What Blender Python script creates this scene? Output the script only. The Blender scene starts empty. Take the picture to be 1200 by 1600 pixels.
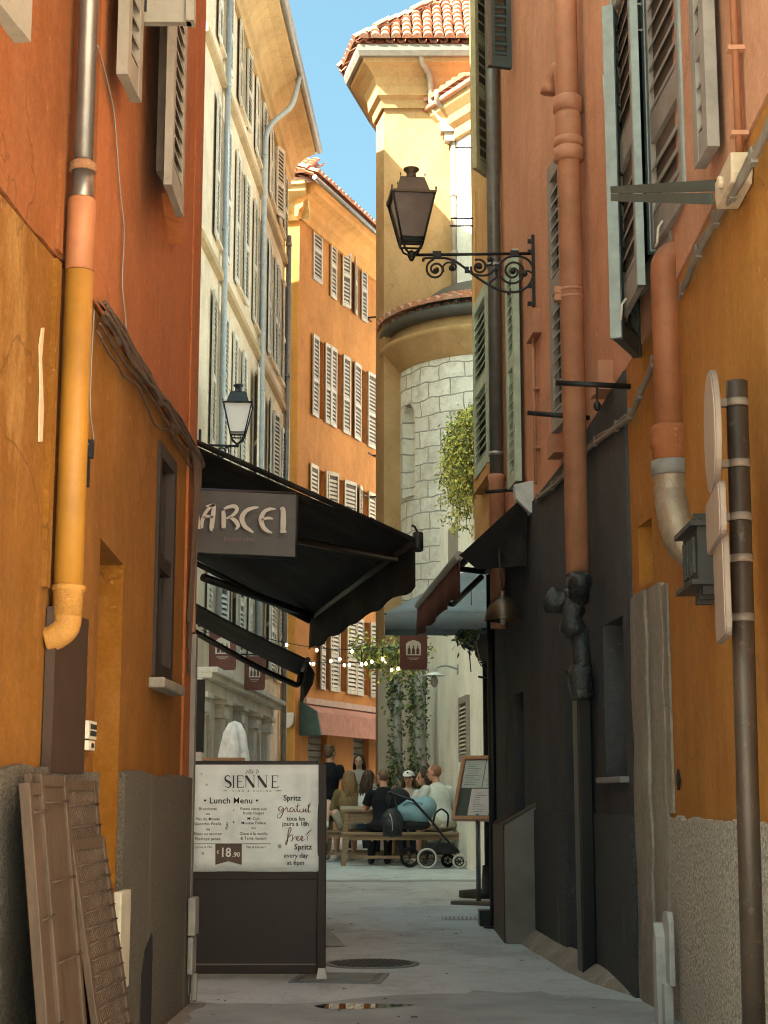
import bpy, bmesh, math, random
from mathutils import Vector, Matrix
from mathutils.geometry import tessellate_polygon
random.seed(7)
R = math.radians
SC = bpy.context.scene
COL = SC.collection
# ------------------------------------------------------------------ camera model (used to survey the street)
F, EYE = 2500.0, 0.95
PITCH = math.atan(445/2500.0)
CP, SP = math.cos(PITCH), math.sin(PITCH)
def ray(px, py):
    v = 800-py
    return Vector((px-600, F*CP-v*SP, F*SP+v*CP))
def at(px, py, Y):
    d = ray(px, py); k = Y/d.y
    return Vector((d.x*k, Y, EYE+d.z*k))
def gnd(px, py):
    d = ray(px, py); k = -EYE/d.z
    return Vector((d.x*k, d.y*k, 0))
# ------------------------------------------------------------------ frames
class Frame:
    def __init__(self, o, x, y, z):
        self.o, self.x, self.y, self.z = Vector(o), Vector(x), Vector(y), Vector(z)
    def __call__(self, p):
        return self.o+self.x*p[0]+self.y*p[1]+self.z*p[2]
ID = Frame((0,0,0),(1,0,0),(0,1,0),(0,0,1))
def frame(o, rz=0.0, tilt=0.0):
    m = Matrix.Rotation(rz, 3, 'Z') @ Matrix.Rotation(tilt, 3, 'X')
    return Frame(o, m.col[0], m.col[1], m.col[2])
class Wall(Frame):
    """vertical plane through ground points A, B; x runs A->B, y is the outward normal, z up"""
    def __init__(self, A, B, side):
        A, B = Vector((A[0],A[1],0)), Vector((B[0],B[1],0))
        t = (B-A).normalized(); n = Vector((t.y,-t.x,0))
        if n.dot(Vector((side[0],side[1],0))) < 0: n = -n
        Frame.__init__(self, A, t, n, (0,0,1)); self.L = (B-A).length
    def sz(self, px, py, off=0.0):
        d = ray(px, py); E = Vector((0,0,EYE))
        k = (self.o+self.y*off-E).dot(self.y)/d.dot(self.y)
        p = E+d*k-self.o
        return p.dot(self.x), p.z
    def pt(self, px, py, off=0.0):
        s, z = self.sz(px, py, off)
        return self((s, off, z))
    def box_px(self, x0, y0, x1, y1, off=0.0):
        """pixel rectangle -> s0,s1,z0,z1 on the wall, measured at the middles of its sides"""
        xm, ym = (x0+x1)/2, (y0+y1)/2
        a = self.sz(x0, ym, off)[0]; b = self.sz(x1, ym, off)[0]
        zt = self.sz(xm, y0, off)[1]; zb = self.sz(xm, y1, off)[1]
        return min(a,b), max(a,b), min(zt,zb), max(zt,zb)
# ------------------------------------------------------------------ mesh builder
class MB:
    def __init__(self):
        self.v, self.f, self.m, self.mats, self.sm = [], [], [], [], []
        self.cur = 0
    def mat(self, m):
        if m not in self.mats: self.mats.append(m)
        self.cur = self.mats.index(m); return self
    def add(self, verts, faces, fr=None, smooth=False):
        b = len(self.v)
        for p in verts: self.v.append(fr(p) if fr else Vector(p))
        for q in faces:
            self.f.append([i+b for i in q]); self.m.append(self.cur); self.sm.append(smooth)
        return self
    def box(self, x0, x1, y0, y1, z0, z1, fr=None, taper=0):
        t = taper
        vs = [(x0,y0,z0),(x1,y0,z0),(x1,y1,z0),(x0,y1,z0),(x0+t,y0+t,z1),(x1-t,y0+t,z1),(x1-t,y1-t,z1),(x0+t,y1-t,z1)]
        return self.add(vs, [(0,3,2,1),(4,5,6,7),(0,1,5,4),(1,2,6,5),(2,3,7,6),(3,0,4,7)], fr)
    def quad(self, a, b, c, d, fr=None):
        return self.add([a,b,c,d], [(0,1,2,3)], fr)
    def slab(self, a, b, c, d, th):
        """a quad given thickness th along its normal"""
        a,b,c,d = map(Vector,(a,b,c,d)); n = (c-a).cross(d-b).normalized()*th
        return self.add([a,b,c,d,a+n,b+n,c+n,d+n], [(3,2,1,0),(4,5,6,7),(0,1,5,4),(1,2,6,5),(2,3,7,6),(3,0,4,7)])
    def prism(self, poly, d0, d1, fr=None, holes=()):
        """polygon in frame (x,z), extruded along y from d0 (back) to d1 (front)"""
        loops = [list(poly)]+[list(h) for h in holes]
        flat = [p for l in loops for p in l]; n = len(flat)
        tris = tessellate_polygon([[Vector((p[0],p[1],0)) for p in l] for l in loops])
        vs = [(p[0],d0,p[1]) for p in flat]+[(p[0],d1,p[1]) for p in flat]
        fs = [tuple(i+n for i in t) for t in tris]+[tuple(reversed(t)) for t in tris]
        k = 0
        for l in loops:
            for i in range(len(l)):
                a, b = k+i, k+(i+1)%len(l); fs.append((a,b,b+n,a+n))
            k += len(l)
        return self.add(vs, fs, fr)
    def tube(self, pts, r, n=10, cap=True, smooth=True, closed=False):
        pts = [Vector(p) for p in pts]; m = len(pts)
        rs = list(r) if isinstance(r, (list,tuple)) else [r]*m
        if len(rs) != m:
            L = len(rs)-1; rs = [rs[int(i/(m-1)*L)]*(1-i/(m-1)*L%1)+rs[min(int(i/(m-1)*L)+1,L)]*(i/(m-1)*L%1) for i in range(m)]
        up = None; vs = []
        for i,p in enumerate(pts):
            if closed: d = pts[(i+1)%m]-pts[i-1]
            else: d = pts[min(i+1,m-1)]-pts[max(i-1,0)]
            d = d.normalized() if d.length > 1e-9 else Vector((0,0,1))
            if up is None:
                up = d.orthogonal().normalized()
            up = (up-d*up.dot(d))
            up = up.normalized() if up.length > 1e-6 else d.orthogonal().normalized()
            w = d.cross(up)
            for k in range(n):
                a = 2*math.pi*k/n
                vs.append(p+(up*math.cos(a)+w*math.sin(a))*rs[i])
        fs = []
        for i in range(m if closed else m-1):
            j = (i+1)%m
            for k in range(n):
                k2 = (k+1)%n
                fs.append((i*n+k, i*n+k2, j*n+k2, j*n+k))
        self.add(vs, fs, None, smooth)
        if cap and not closed:
            b = len(self.v)-len(vs)
            self.f += [[b+k for k in reversed(range(n))],[b+(m-1)*n+k for k in range(n)]]
            self.m += [self.cur]*2; self.sm += [False]*2
        return self
    def lathe(self, prof, n=24, fr=None, a0=0, a1=None, smooth=True, sx=1, sy=1):
        full = a1 is None
        A = 2*math.pi if full else a1-a0; cnt = n if full else n+1
        vs = [(r*sx*math.cos(a0+A*k/n), r*sy*math.sin(a0+A*k/n), z) for (r,z) in prof for k in range(cnt)]
        fs = []
        for i in range(len(prof)-1):
            for k in range(n):
                k2 = (k+1)%cnt if full else k+1
                fs.append((i*cnt+k, i*cnt+k2, (i+1)*cnt+k2, (i+1)*cnt+k))
        return self.add(vs, fs, fr, smooth)
    def ball(self, c, rx, ry=None, rz=None, nu=14, nv=9, fr=None):
        ry = ry or rx; rz = rz or rx
        prof = [(math.sin(math.pi*i/nv), -math.cos(math.pi*i/nv)) for i in range(nv+1)]
        vs, fs = [], []
        for (r,z) in prof:
            r = max(r,1e-4)
            for k in range(nu):
                a = 2*math.pi*k/nu; vs.append((c[0]+rx*r*math.cos(a), c[1]+ry*r*math.sin(a), c[2]+rz*z))
        for i in range(nv):
            for k in range(nu):
                k2 = (k+1)%nu; fs.append((i*nu+k,i*nu+k2,(i+1)*nu+k2,(i+1)*nu+k))
        return self.add(vs, fs, fr, True)
    def build(self, name, mat=None, parent=None, bevel=0, label=None, fixn=True):
        me = bpy.data.meshes.new(name)
        off = parent_origin(parent) if parent else Vector((0,0,0))
        me.from_pydata([tuple(p-off) for p in self.v], [], self.f)
        mats = self.mats if self.mats else [mat]
        for m in mats: me.materials.append(m)
        me.polygons.foreach_set('material_index', self.m)
        me.polygons.foreach_set('use_smooth', self.sm)
        if fixn:
            bm = bmesh.new(); bm.from_mesh(me)
            bmesh.ops.recalc_face_normals(bm, faces=bm.faces); bm.to_mesh(me); bm.free()
        me.update()
        o = bpy.data.objects.new(name, me); COL.objects.link(o)
        if parent: o.parent = parent
        if bevel:
            b = o.modifiers.new('edge','BEVEL'); b.width = bevel; b.segments = 2; b.limit_method = 'ANGLE'; b.angle_limit = R(40)
        if label: o['label'] = label
        return o
def parent_origin(p):
    v = Vector((0,0,0))
    while p is not None:
        v += Vector(p.location); p = p.parent
    return v
def tag(o, label, cat, group=None, kind=None):
    o['label'] = label; o['category'] = cat
    if group: o['group'] = group
    if kind: o['kind'] = kind
    return o
def struct(o):
    o['kind'] = 'structure'; return o
def thing(name, label, cat, loc=(0,0,0), group=None):
    o = bpy.data.objects.new(name, None); COL.objects.link(o); o.location = loc
    o.empty_display_size = .1
    return tag(o, label, cat, group)
def copy_tree(o, parent=None, loc=None, rz=None):
    c = o.copy(); COL.objects.link(c)
    c.parent = parent
    if loc is not None: c.location = loc
    if rz is not None: c.rotation_euler = (0,0,rz)
    for ch in list(o.children): copy_tree(ch, c)
    return c
# ------------------------------------------------------------------ materials
def lin(c):
    return tuple(((x/255)/12.92 if x/255 <= .04045 else ((x/255+.055)/1.055)**2.4) for x in c)
MC = {}
class NT:
    def __init__(self, name):
        self.m = bpy.data.materials.new(name); self.m.use_nodes = True
        self.t = self.m.node_tree; self.b = self.t.nodes['Principled BSDF']
        self.pos = self.n('ShaderNodeNewGeometry').outputs['Position']
    def n(self, t, **kw):
        x = self.t.nodes.new(t)
        for k,v in kw.items(): setattr(x,k,v)
        return x
    def link(self, a, b): self.t.links.new(a,b)
    def noise(self, scale, detail=4, rough=.55, stretch=None, vec=None):
        v = vec or self.pos
        if stretch:
            mp = self.n('ShaderNodeMapping'); mp.inputs['Scale'].default_value = stretch
            self.link(v, mp.inputs['Vector']); v = mp.outputs['Vector']
        x = self.n('ShaderNodeTexNoise'); x.inputs['Scale'].default_value = scale
        x.inputs['Detail'].default_value = detail; x.inputs['Roughness'].default_value = rough
        self.link(v, x.inputs['Vector']); return x.outputs['Fac']
    def ramp(self, fac, lo, hi):
        x = self.n('ShaderNodeMapRange'); x.inputs['From Min'].default_value = lo; x.inputs['From Max'].default_value = hi
        self.link(fac, x.inputs['Value']); return x.outputs['Result']
    def mix(self, fac, a, b, mode='MIX'):
        x = self.n('ShaderNodeMix', data_type='RGBA', blend_type=mode)
        if isinstance(fac,(int,float)): x.inputs['Factor'].default_value = fac
        else: self.link(fac, x.inputs['Factor'])
        for s,c in (('A',a),('B',b)):
            k = [i for i in x.inputs if i.name==s and i.type=='RGBA'][0]
            if isinstance(c,(tuple,list)): k.default_value = (*c[:3],1)
            else: self.link(c,k)
        return [o for o in x.outputs if o.type=='RGBA'][0]
    def mul(self, a, k):
        x = self.n('ShaderNodeMath', operation='MULTIPLY'); self.link(a,x.inputs[0])
        if isinstance(k,(int,float)): x.inputs[1].default_value = k
        else: self.link(k,x.inputs[1])
        return x.outputs[0]
    def addv(self, a, b):
        x = self.n('ShaderNodeMath', operation='ADD'); self.link(a,x.inputs[0]); self.link(b,x.inputs[1]); return x.outputs[0]
    def color(self, c):
        if isinstance(c,(tuple,list)): self.b.inputs['Base Color'].default_value = (*c[:3],1)
        else: self.link(c, self.b.inputs['Base Color'])
    def bump(self, h, strength=.3, dist=.01):
        x = self.n('ShaderNodeBump'); x.inputs['Strength'].default_value = strength; x.inputs['Distance'].default_value = dist
        self.link(h, x.inputs['Height']); self.link(x.outputs['Normal'], self.b.inputs['Normal'])
    def set(self, **kw):
        for k,v in kw.items(): self.b.inputs[k].default_value = v
        return self
def plaster(name, c, c2=None, stain=None, stain_amt=.5, rough=.9, bump=.35, grain=1.0, pale=None, pale_amt=.0):
    """painted render: broad tone drift, vertical rain streaks, blotches, chips, fine grain"""
    if name in MC: return MC[name]
    t = NT(name); c2 = c2 or tuple(x*.8 for x in c); stain = stain or tuple(x*.5 for x in c)
    a = t.mix(t.ramp(t.noise(.9,6,.65), .38,.62), c, tuple(x*.82 for x in c2))
    a = t.mix(t.mul(t.ramp(t.noise(3.3,7,.72,stretch=(1,1,.55)),.44,.66),.42), a, tuple(min(1,x*1.12+.025) for x in c))
    st = t.noise(5,5,.65, stretch=(1.2,1.2,.12))
    a = t.mix(t.mul(t.ramp(st,.5,.78), stain_amt), a, stain)
    bl = t.noise(2.3,7,.7)
    a = t.mix(t.mul(t.ramp(bl,.55,.75), stain_amt*.6), a, stain)
    if pale:
        pn = t.noise(3.1,6,.7, stretch=(1,1,.3))
        a = t.mix(t.mul(t.ramp(pn,.56,.72), pale_amt), a, pale)
    dv = t.n('ShaderNodeTexNoise'); dv.inputs['Scale'].default_value = 2.2; dv.inputs['Detail'].default_value = 5; t.link(t.pos, dv.inputs['Vector'])
    ds = t.n('ShaderNodeVectorMath', operation='SCALE'); ds.inputs['Scale'].default_value = .55; t.link(dv.outputs['Color'], ds.inputs[0])
    da = t.n('ShaderNodeVectorMath', operation='ADD'); t.link(t.pos, da.inputs[0]); t.link(ds.outputs[0], da.inputs[1])
    vo = t.n('ShaderNodeTexVoronoi', feature='DISTANCE_TO_EDGE'); vo.inputs['Scale'].default_value = .8; t.link(da.outputs[0], vo.inputs['Vector'])
    ck = t.mul(t.ramp(vo.outputs['Distance'], .005, .0), t.ramp(t.noise(.8,3,.5), .50,.58))
    a = t.mix(t.mul(ck,.5*grain), a, tuple(x*.35 for x in c))
    ch = t.ramp(t.noise(4.2,8,.75), .655, .675)
    a = t.mix(t.mul(ch,.55*grain), a, tuple(min(1,.55*x+.22*max(c)) for x in c))
    fine = t.noise(60,3,.7)
    a = t.mix(t.mul(t.ramp(fine,.40,.70), .30*grain), a, tuple(x*.45 for x in c))
    f2 = t.noise(24,5,.75)
    a = t.mix(t.mul(t.ramp(f2,.50,.66), .30*grain), a, tuple(x*.55 for x in c))
    a = t.mix(t.mul(t.ramp(f2,.46,.34), .22*grain), a, tuple(min(1,x*1.2+.03) for x in c))
    spk = t.noise(23,2,.5)
    a = t.mix(t.mul(t.ramp(spk,.70,.76), .5*grain), a, tuple(min(1,x*1.25+.05) for x in c))
    t.color(a); t.set(Roughness=rough)
    t.b.inputs['Specular IOR Level'].default_value = .25
    h = t.addv(t.addv(t.mul(t.noise(110,4,.7), .5), t.mul(t.noise(7,6,.6), 1.9)), t.mul(t.addv(ck,ch),-.7))
    t.bump(h, bump, .012)
    MC[name] = t.m; return t.m
def stucco(name, c, c2, scale=90):
    if name in MC: return MC[name]
    t = NT(name)
    v = t.n('ShaderNodeTexVoronoi'); v.inputs['Scale'].default_value = scale; t.link(t.pos, v.inputs['Vector'])
    g = t.noise(scale*1.3,4,.75)
    a = t.mix(t.ramp(g,.36,.64), c2, c)
    a = t.mix(t.mul(t.ramp(t.noise(1.7,5,.6),.42,.7),.6), a, tuple(x*.55 for x in c))
    st = t.noise(4,4,.6, stretch=(1.3,1.3,.15))
    a = t.mix(t.mul(t.ramp(st,.6,.75),.25), a, (.5,.47,.42))
    t.color(a); t.set(Roughness=.95); t.b.inputs['Specular IOR Level'].default_value = .2
    t.bump(t.addv(t.mul(v.outputs['Distance'],.8), g), .9, .018)
    MC[name] = t.m; return t.m
def paint(name, c, rough=.5, wear=.25, wearc=None, metal=0., bump=.1, scale=9, spec=.4):
    """painted or bare metal / wood / cloth with slight tone drift and wear"""
    if name in MC: return MC[name]
    t = NT(name)
    a = t.mix(t.ramp(t.noise(scale,5,.65),.35,.7), c, tuple(x*.72 for x in c))
    w = t.noise(scale*4,6,.75)
    a = t.mix(t.mul(t.ramp(w,.58,.72), wear), a, wearc or tuple(x*.4 for x in c))
    t.color(a); t.set(Roughness=rough, Metallic=metal); t.b.inputs['Specular IOR Level'].default_value = spec
    t.bump(t.noise(scale*9,4,.6), bump, .006)
    MC[name] = t.m; return t.m
def wood(name, c, c2, rough=.6, along=(14,14,1.2)):
    if name in MC: return MC[name]
    t = NT(name)
    g = t.noise(3,6,.6, stretch=along)
    a = t.mix(t.ramp(g,.35,.68), c, c2)
    a = t.mix(t.mul(t.ramp(t.noise(30,5,.7),.55,.75),.35), a, tuple(x*.4 for x in c))
    t.color(a); t.set(Roughness=rough); t.b.inputs['Specular IOR Level'].default_value = .3
    t.bump(g,.25,.006); MC[name] = t.m; return t.m
def plain(name, c, rough=.6, metal=0., emit=None, spec=.4):
    if name in MC: return MC[name]
    t = NT(name)
    t.color(t.mix(t.ramp(t.noise(18,4,.6),.3,.75), c, tuple(x*.85 for x in c))); t.set(Roughness=rough, Metallic=metal)
    t.b.inputs['Specular IOR Level'].default_value = spec
    if emit:
        t.b.inputs['Emission Color'].default_value = (*emit[0],1); t.b.inputs['Emission Strength'].default_value = emit[1]
    MC[name] = t.m; return t.m
def glass(name, c=(.8,.8,.8), rough=.1, trans=.6):
    if name in MC: return MC[name]
    t = NT(name); t.color(c); t.set(Roughness=rough)
    t.b.inputs['Transmission Weight'].default_value = trans; MC[name] = t.m; return t.m
# ------------------------------------------------------------------ lettering (flat mesh text, built-in font only)
def text_mesh(mb, s, fr, x, z, h, align='CENTER', bold=0.0, shear=0.0, space=1.0, sx=1.0, y=0.0, rot=0.0):
    cu = bpy.data.curves.new('lettering','FONT'); cu.body = s; cu.size = h/.72
    cu.align_x = align; cu.offset = bold*h; cu.shear = shear; cu.space_character = space
    cu.resolution_u = 3
    ob = bpy.data.objects.new('lettering', cu); COL.objects.link(ob)
    dg = bpy.context.evaluated_depsgraph_get(); ev = ob.evaluated_get(dg); me = ev.to_mesh()
    cr, sr = math.cos(rot), math.sin(rot)
    vs = []
    for v in me.vertices:
        a, b = v.co.x*sx, v.co.y
        vs.append((x+a*cr-b*sr, y, z+a*sr+b*cr))
    fs = [tuple(p.vertices) for p in me.polygons]
    mb.add(vs, fs, fr)
    ev.to_mesh_clear(); bpy.data.objects.remove(ob); bpy.data.curves.remove(cu)
def bez(p, n=8):
    """smooth polyline through points (Catmull-Rom); points may carry extra values"""
    out = []
    q = [p[0]]+list(p)+[p[-1]]
    for i in range(1, len(q)-2):
        for k in range(n):
            t = k/n; t2, t3 = t*t, t**3
            out.append(tuple(.5*((2*b)+(-a+c)*t+(2*a-5*b+4*c-d)*t2+(-a+3*b-3*c+d)*t3) for a,b,c,d in zip(q[i-1],q[i],q[i+1],q[i+2])))
    out.append(tuple(p[-1])); return out
def stroke(mb, pts, fr, y=0.0, smooth=True, n=6):
    """ribbon through (x, z, width) points in the frame's x/z plane"""
    p = bez(pts, n) if smooth else pts
    L, Rr = [], []
    for i in range(len(p)):
        a, b = p[max(i-1,0)], p[min(i+1,len(p)-1)]
        dx, dz = b[0]-a[0], b[1]-a[1]; l = math.hypot(dx,dz) or 1
        w = p[i][2]/2
        L.append((p[i][0]-dz/l*w, y, p[i][1]+dx/l*w)); Rr.append((p[i][0]+dz/l*w, y, p[i][1]-dx/l*w))
    m = len(p)
    mb.add(L+Rr, [(i,i+1,m+i+1,m+i) for i in range(m-1)], fr)
# ================================================================== camera, light
cam = bpy.data.objects.new('camera', bpy.data.cameras.new('camera')); COL.objects.link(cam)
cam.location = (0,0,EYE); cam.rotation_euler = (math.pi/2+PITCH,0,0)
cam.data.sensor_fit = 'VERTICAL'; cam.data.sensor_height = 36; cam.data.lens = 36*F/1600
cam.data.clip_end = 2000; SC.camera = cam
SUN_EL, SUN_AZ = R(43), R(238)     # azimuth measured clockwise from +Y: behind the camera, to the left
SC.world = bpy.data.worlds.new('World'); SC.world.use_nodes = True
wt = SC.world.node_tree; sky = wt.nodes.new('ShaderNodeTexSky'); sky.sky_type = 'NISHITA'; sky.sun_disc = False
sky.sun_elevation = SUN_EL; sky.sun_rotation = SUN_AZ; sky.air_density = 1.0; sky.dust_density = 8.0; sky.ozone_density = 1.0
tint = wt.nodes.new('ShaderNodeVectorMath'); tint.operation = 'MULTIPLY'; tint.inputs[1].default_value = (.77,1.11,1.0)   # cyan southern sky
wt.links.new(sky.outputs['Color'], tint.inputs[0]); wt.links.new(tint.outputs['Vector'], wt.nodes['Background'].inputs['Color']); wt.nodes['Background'].inputs['Strength'].default_value = .057
sl = bpy.data.lights.new('sun','SUN'); sl.energy = 5.0; sl.angle = R(.5); sl.color = (1,.93,.82)
so = bpy.data.objects.new('sun', sl); COL.objects.link(so)
sd = Vector((math.sin(SUN_AZ)*math.cos(SUN_EL), math.cos(SUN_AZ)*math.cos(SUN_EL), math.sin(SUN_EL)))
so.rotation_euler = sd.to_track_quat('Z','Y').to_euler()
SC.view_settings.view_transform = 'Standard'; SC.view_settings.look = 'None'; SC.view_settings.exposure = 2.78; SC.view_settings.gamma = 1
SC.cycles.use_denoising = True; SC.cycles.filter_width = 1.1; SC.cycles.max_bounces = 12; SC.cycles.diffuse_bounces = 8; SC.cycles.glossy_bounces = 4
SC.cycles.transmission_bounces = 6
# ================================================================== materials of the setting
M = {}
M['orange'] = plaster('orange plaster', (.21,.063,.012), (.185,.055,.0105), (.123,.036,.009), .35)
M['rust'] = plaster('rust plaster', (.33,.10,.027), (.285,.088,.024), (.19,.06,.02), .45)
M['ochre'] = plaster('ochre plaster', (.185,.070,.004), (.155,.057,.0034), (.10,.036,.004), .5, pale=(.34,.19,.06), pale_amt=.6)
M['ochre_shade_side'] = plaster('shade side ochre plaster', (.22,.083,.005), (.185,.068,.0045), (.115,.04,.005), .5, pale=(.27,.15,.07), pale_amt=.35)  # same ochre retoned for the weaker light on the alley face
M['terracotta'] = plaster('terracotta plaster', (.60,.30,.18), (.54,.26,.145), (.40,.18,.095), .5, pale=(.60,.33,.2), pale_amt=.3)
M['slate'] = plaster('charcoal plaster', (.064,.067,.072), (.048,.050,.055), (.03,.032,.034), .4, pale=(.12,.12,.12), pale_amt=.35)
M['dado'] = stucco('rough grey render', (.20,.17,.135), (.10,.085,.068))
M['dado_r'] = stucco('rough pebble render', (.74,.66,.57), (.19,.155,.125), 60)
M['dado_dark'] = stucco('dark rough render', (.11,.115,.115), (.05,.052,.053), 80)
M['cement'] = plaster('old cement', (.30,.265,.215), (.22,.19,.155), (.13,.11,.09), .6, pale=(.55,.52,.46), pale_amt=.6, bump=.8)
M['cream'] = plaster('cream render', (.82,.65,.44), (.76,.58,.38), (.6,.44,.27), .35)
M['peach'] = plaster('peach render', (.58,.245,.065), (.53,.22,.06), (.43,.175,.05), .3)
M['honey'] = plaster('honey render', (.50,.26,.06), (.46,.24,.055), (.37,.19,.045), .35)
M['tower'] = plaster('yellow ochre render', (.47,.275,.12), (.42,.24,.095), (.34,.19,.075), .5, pale=(.44,.33,.21), pale_amt=.55)
M['tower_trim'] = plaster('ochre cornice render', (.47,.28,.115), (.43,.255,.105), (.33,.195,.085), .4)
M['white_wall'] = plaster('white render', (.82,.79,.72), (.78,.75,.68), (.6,.56,.5), .25)
M['chapel'] = plaster('pale chapel render', (.86,.82,.74), (.82,.77,.69), (.66,.61,.53), .3)
M['pale_stone'] = plaster('pale stone', (.78,.68,.55), (.68,.58,.46), (.36,.3,.23), .5)
M['dark'] = plain('dark interior', (.012,.011,.010), .8)
M['dark_wood'] = wood('dark brown wood', (.030,.016,.010), (.018,.010,.007))
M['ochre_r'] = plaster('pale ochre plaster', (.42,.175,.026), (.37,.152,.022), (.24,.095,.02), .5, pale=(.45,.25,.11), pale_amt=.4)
# ------------------------------------------------------------------ ground
t = NT('worn asphalt')
a = t.mix(t.ramp(t.noise(.35,5,.6),.38,.64), (.60,.65,.66), (.49,.53,.54))
a = t.mix(t.mul(t.ramp(t.noise(2.1,6,.7),.5,.7),.5), a, (.22,.22,.21))
a = t.mix(t.mul(t.ramp(t.noise(7,6,.75,stretch=(1,.45,1)),.56,.7),.35), a, (.22,.225,.22))
a = t.mix(t.mul(t.ramp(t.noise(150,3,.7),.42,.66),.45), a, (.12,.12,.12))
a = t.mix(t.mul(t.ramp(t.noise(45,5,.75),.5,.66),.4), a, (.2,.205,.2))
a = t.mix(t.mul(t.ramp(t.noise(33,1,.5),.70,.74),.6), a, (.5,.5,.48))
a = t.mix(t.mul(t.ramp(t.noise(26,1,.5,stretch=(1,1.4,1)),.72,.75),.6), a, (.10,.10,.10))
dv = t.n('ShaderNodeTexNoise'); dv.inputs['Scale'].default_value = 1.6; dv.inputs['Detail'].default_value = 6; t.link(t.pos, dv.inputs['Vector'])
ds = t.n('ShaderNodeVectorMath', operation='SCALE'); ds.inputs['Scale'].default_value = .8; t.link(dv.outputs['Color'], ds.inputs[0])
da = t.n('ShaderNodeVectorMath', operation='ADD'); t.link(t.pos, da.inputs[0]); t.link(ds.outputs[0], da.inputs[1])
vo = t.n('ShaderNodeTexVoronoi', feature='DISTANCE_TO_EDGE'); vo.inputs['Scale'].default_value = .55; t.link(da.outputs[0], vo.inputs['Vector'])
ck = t.mul(t.ramp(vo.outputs['Distance'], .012, .0), t.ramp(t.noise(.6,3,.5), .46,.54))
a = t.mix(t.mul(ck,.3), a, (.16,.16,.16))
a = t.mix(t.mul(t.ramp(t.noise(1.1,8,.75,stretch=(1,.5,1)),.52,.60),.55), a, (.24,.25,.245))
t.color(a); t.link(t.ramp(t.noise(1.3,4,.6),.3,.8), t.b.inputs['Roughness']); t.b.inputs['Specular IOR Level'].default_value = .3
rr = t.n('ShaderNodeMapRange'); rr.inputs['To Min'].default_value = .35; rr.inputs['To Max'].default_value = .7
t.link(t.noise(1.3,5,.6), rr.inputs['Value']); t.link(rr.outputs['Result'], t.b.inputs['Roughness'])
t.bump(t.addv(t.noise(150,4,.7), t.mul(t.noise(9,5,.6),1.5)), .35, .01)
M['asphalt'] = t.m
b = MB()
N = 30
xs = [-300,-60,-20]+[-6+.75*i for i in range(17)]+[20,60,300]; ys = [-300,-40,-6]+[0+1.0*i for i in range(46)]+[60,120,600]
vv = [(x,y,0) for y in ys for x in xs]
ff = [(j*len(xs)+i, j*len(xs)+i+1, (j+1)*len(xs)+i+1, (j+1)*len(xs)+i) for j in range(len(ys)-1) for i in range(len(xs)-1)]
b.add(vv, ff); struct(b.build('ground', M['asphalt']))
def wall_part(name, W, poly, mat, parent, holes=(), depth=.35, off=0.0, label=None):
    b = MB(); b.prism(poly, off-depth, off, W, holes); return b.build(name, mat, parent, label=label)
def rect(s0,s1,z0,z1): return [(s0,z0),(s1,z0),(s1,z1),(s0,z1)]
# ================================================================== near left house
C1 = (-.979,5.155); C2 = (-.924,7.73)
L1 = Wall((-.979-.0764*2.455,2.7), C1, (1,0)); L2 = Wall(C1, C2, (1,0)); L2r = Wall(C2, (-1.72,7.73), (0,1))
HL = 8.1; ZB = 2.6
left_house = thing('plastered_house', 'near left house with ochre lower and rust red upper plaster', 'house', (-1.0,5.1,0))
def wavy(s0, s1, z, amp, n=14, seed=1):
    r = random.Random(seed); return [(s0+(s1-s0)*i/n, z+(r.uniform(-amp,amp) if 0<i<n else 0)) for i in range(n+1)]
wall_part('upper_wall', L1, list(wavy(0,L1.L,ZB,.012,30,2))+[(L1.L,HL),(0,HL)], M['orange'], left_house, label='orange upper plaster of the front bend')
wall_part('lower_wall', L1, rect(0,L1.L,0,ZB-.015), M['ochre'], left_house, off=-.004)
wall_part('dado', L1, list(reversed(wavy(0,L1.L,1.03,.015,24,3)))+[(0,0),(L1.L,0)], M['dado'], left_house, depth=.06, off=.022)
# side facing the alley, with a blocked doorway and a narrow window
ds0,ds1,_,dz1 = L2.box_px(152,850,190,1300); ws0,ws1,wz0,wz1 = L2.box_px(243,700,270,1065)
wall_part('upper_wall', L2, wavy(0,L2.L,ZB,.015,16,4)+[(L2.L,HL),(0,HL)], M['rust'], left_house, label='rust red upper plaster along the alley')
wall_part('lower_wall', L2, [(0,0),(ds0,0),(ds0,dz1),(ds1,dz1-.03),(ds1,0),(L2.L,0),(L2.L,ZB-.02),(0,ZB-.02)], M['ochre_shade_side'], left_house, holes=[rect(ws0,ws1,wz0,wz1)], off=-.005)
b = MB(); b.box(ds0-.02,ds1+.02,-.2,-.11,0,dz1+.02,L2); b.build('blocked_doorway', M['ochre_shade_side'], left_house)
wd = wavy(ds1+.02,L2.L,1.04,.015,10,6)
wall_part('dado', L2, list(reversed(wd))+[(ds1+.02,0),(L2.L,0)], M['dado'], left_house, depth=.05, off=.02)
wall_part('dado', L2, rect(0.0,ds0-.015,0,1.03), M['dado'], left_house, depth=.05, off=.02)
wall_part('return_wall', L2r, rect(0,L2r.L,0,HL), M['rust'], left_house, depth=.3, off=-.004)
wf = MB(); wf.prism(rect(ws0+.001,ws1-.001,wz0+.001,wz1-.001), -.06, .010, L2, [rect(ws0+.05,ws1-.05,wz0+.06,wz1-.06)])
wf.box(ws0,ws1,-.05,-.0,(wz0+wz1)/2-.03,(wz0+wz1)/2+.03,L2)
wo = wf.build('window', M['dark_wood'], left_house)
b = MB(); b.box(ws0,ws1,-.05,-.03,wz0,wz1,L2); b.build('pane', plain('dusty glass',(.03,.028,.026),.25), wo)
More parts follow.
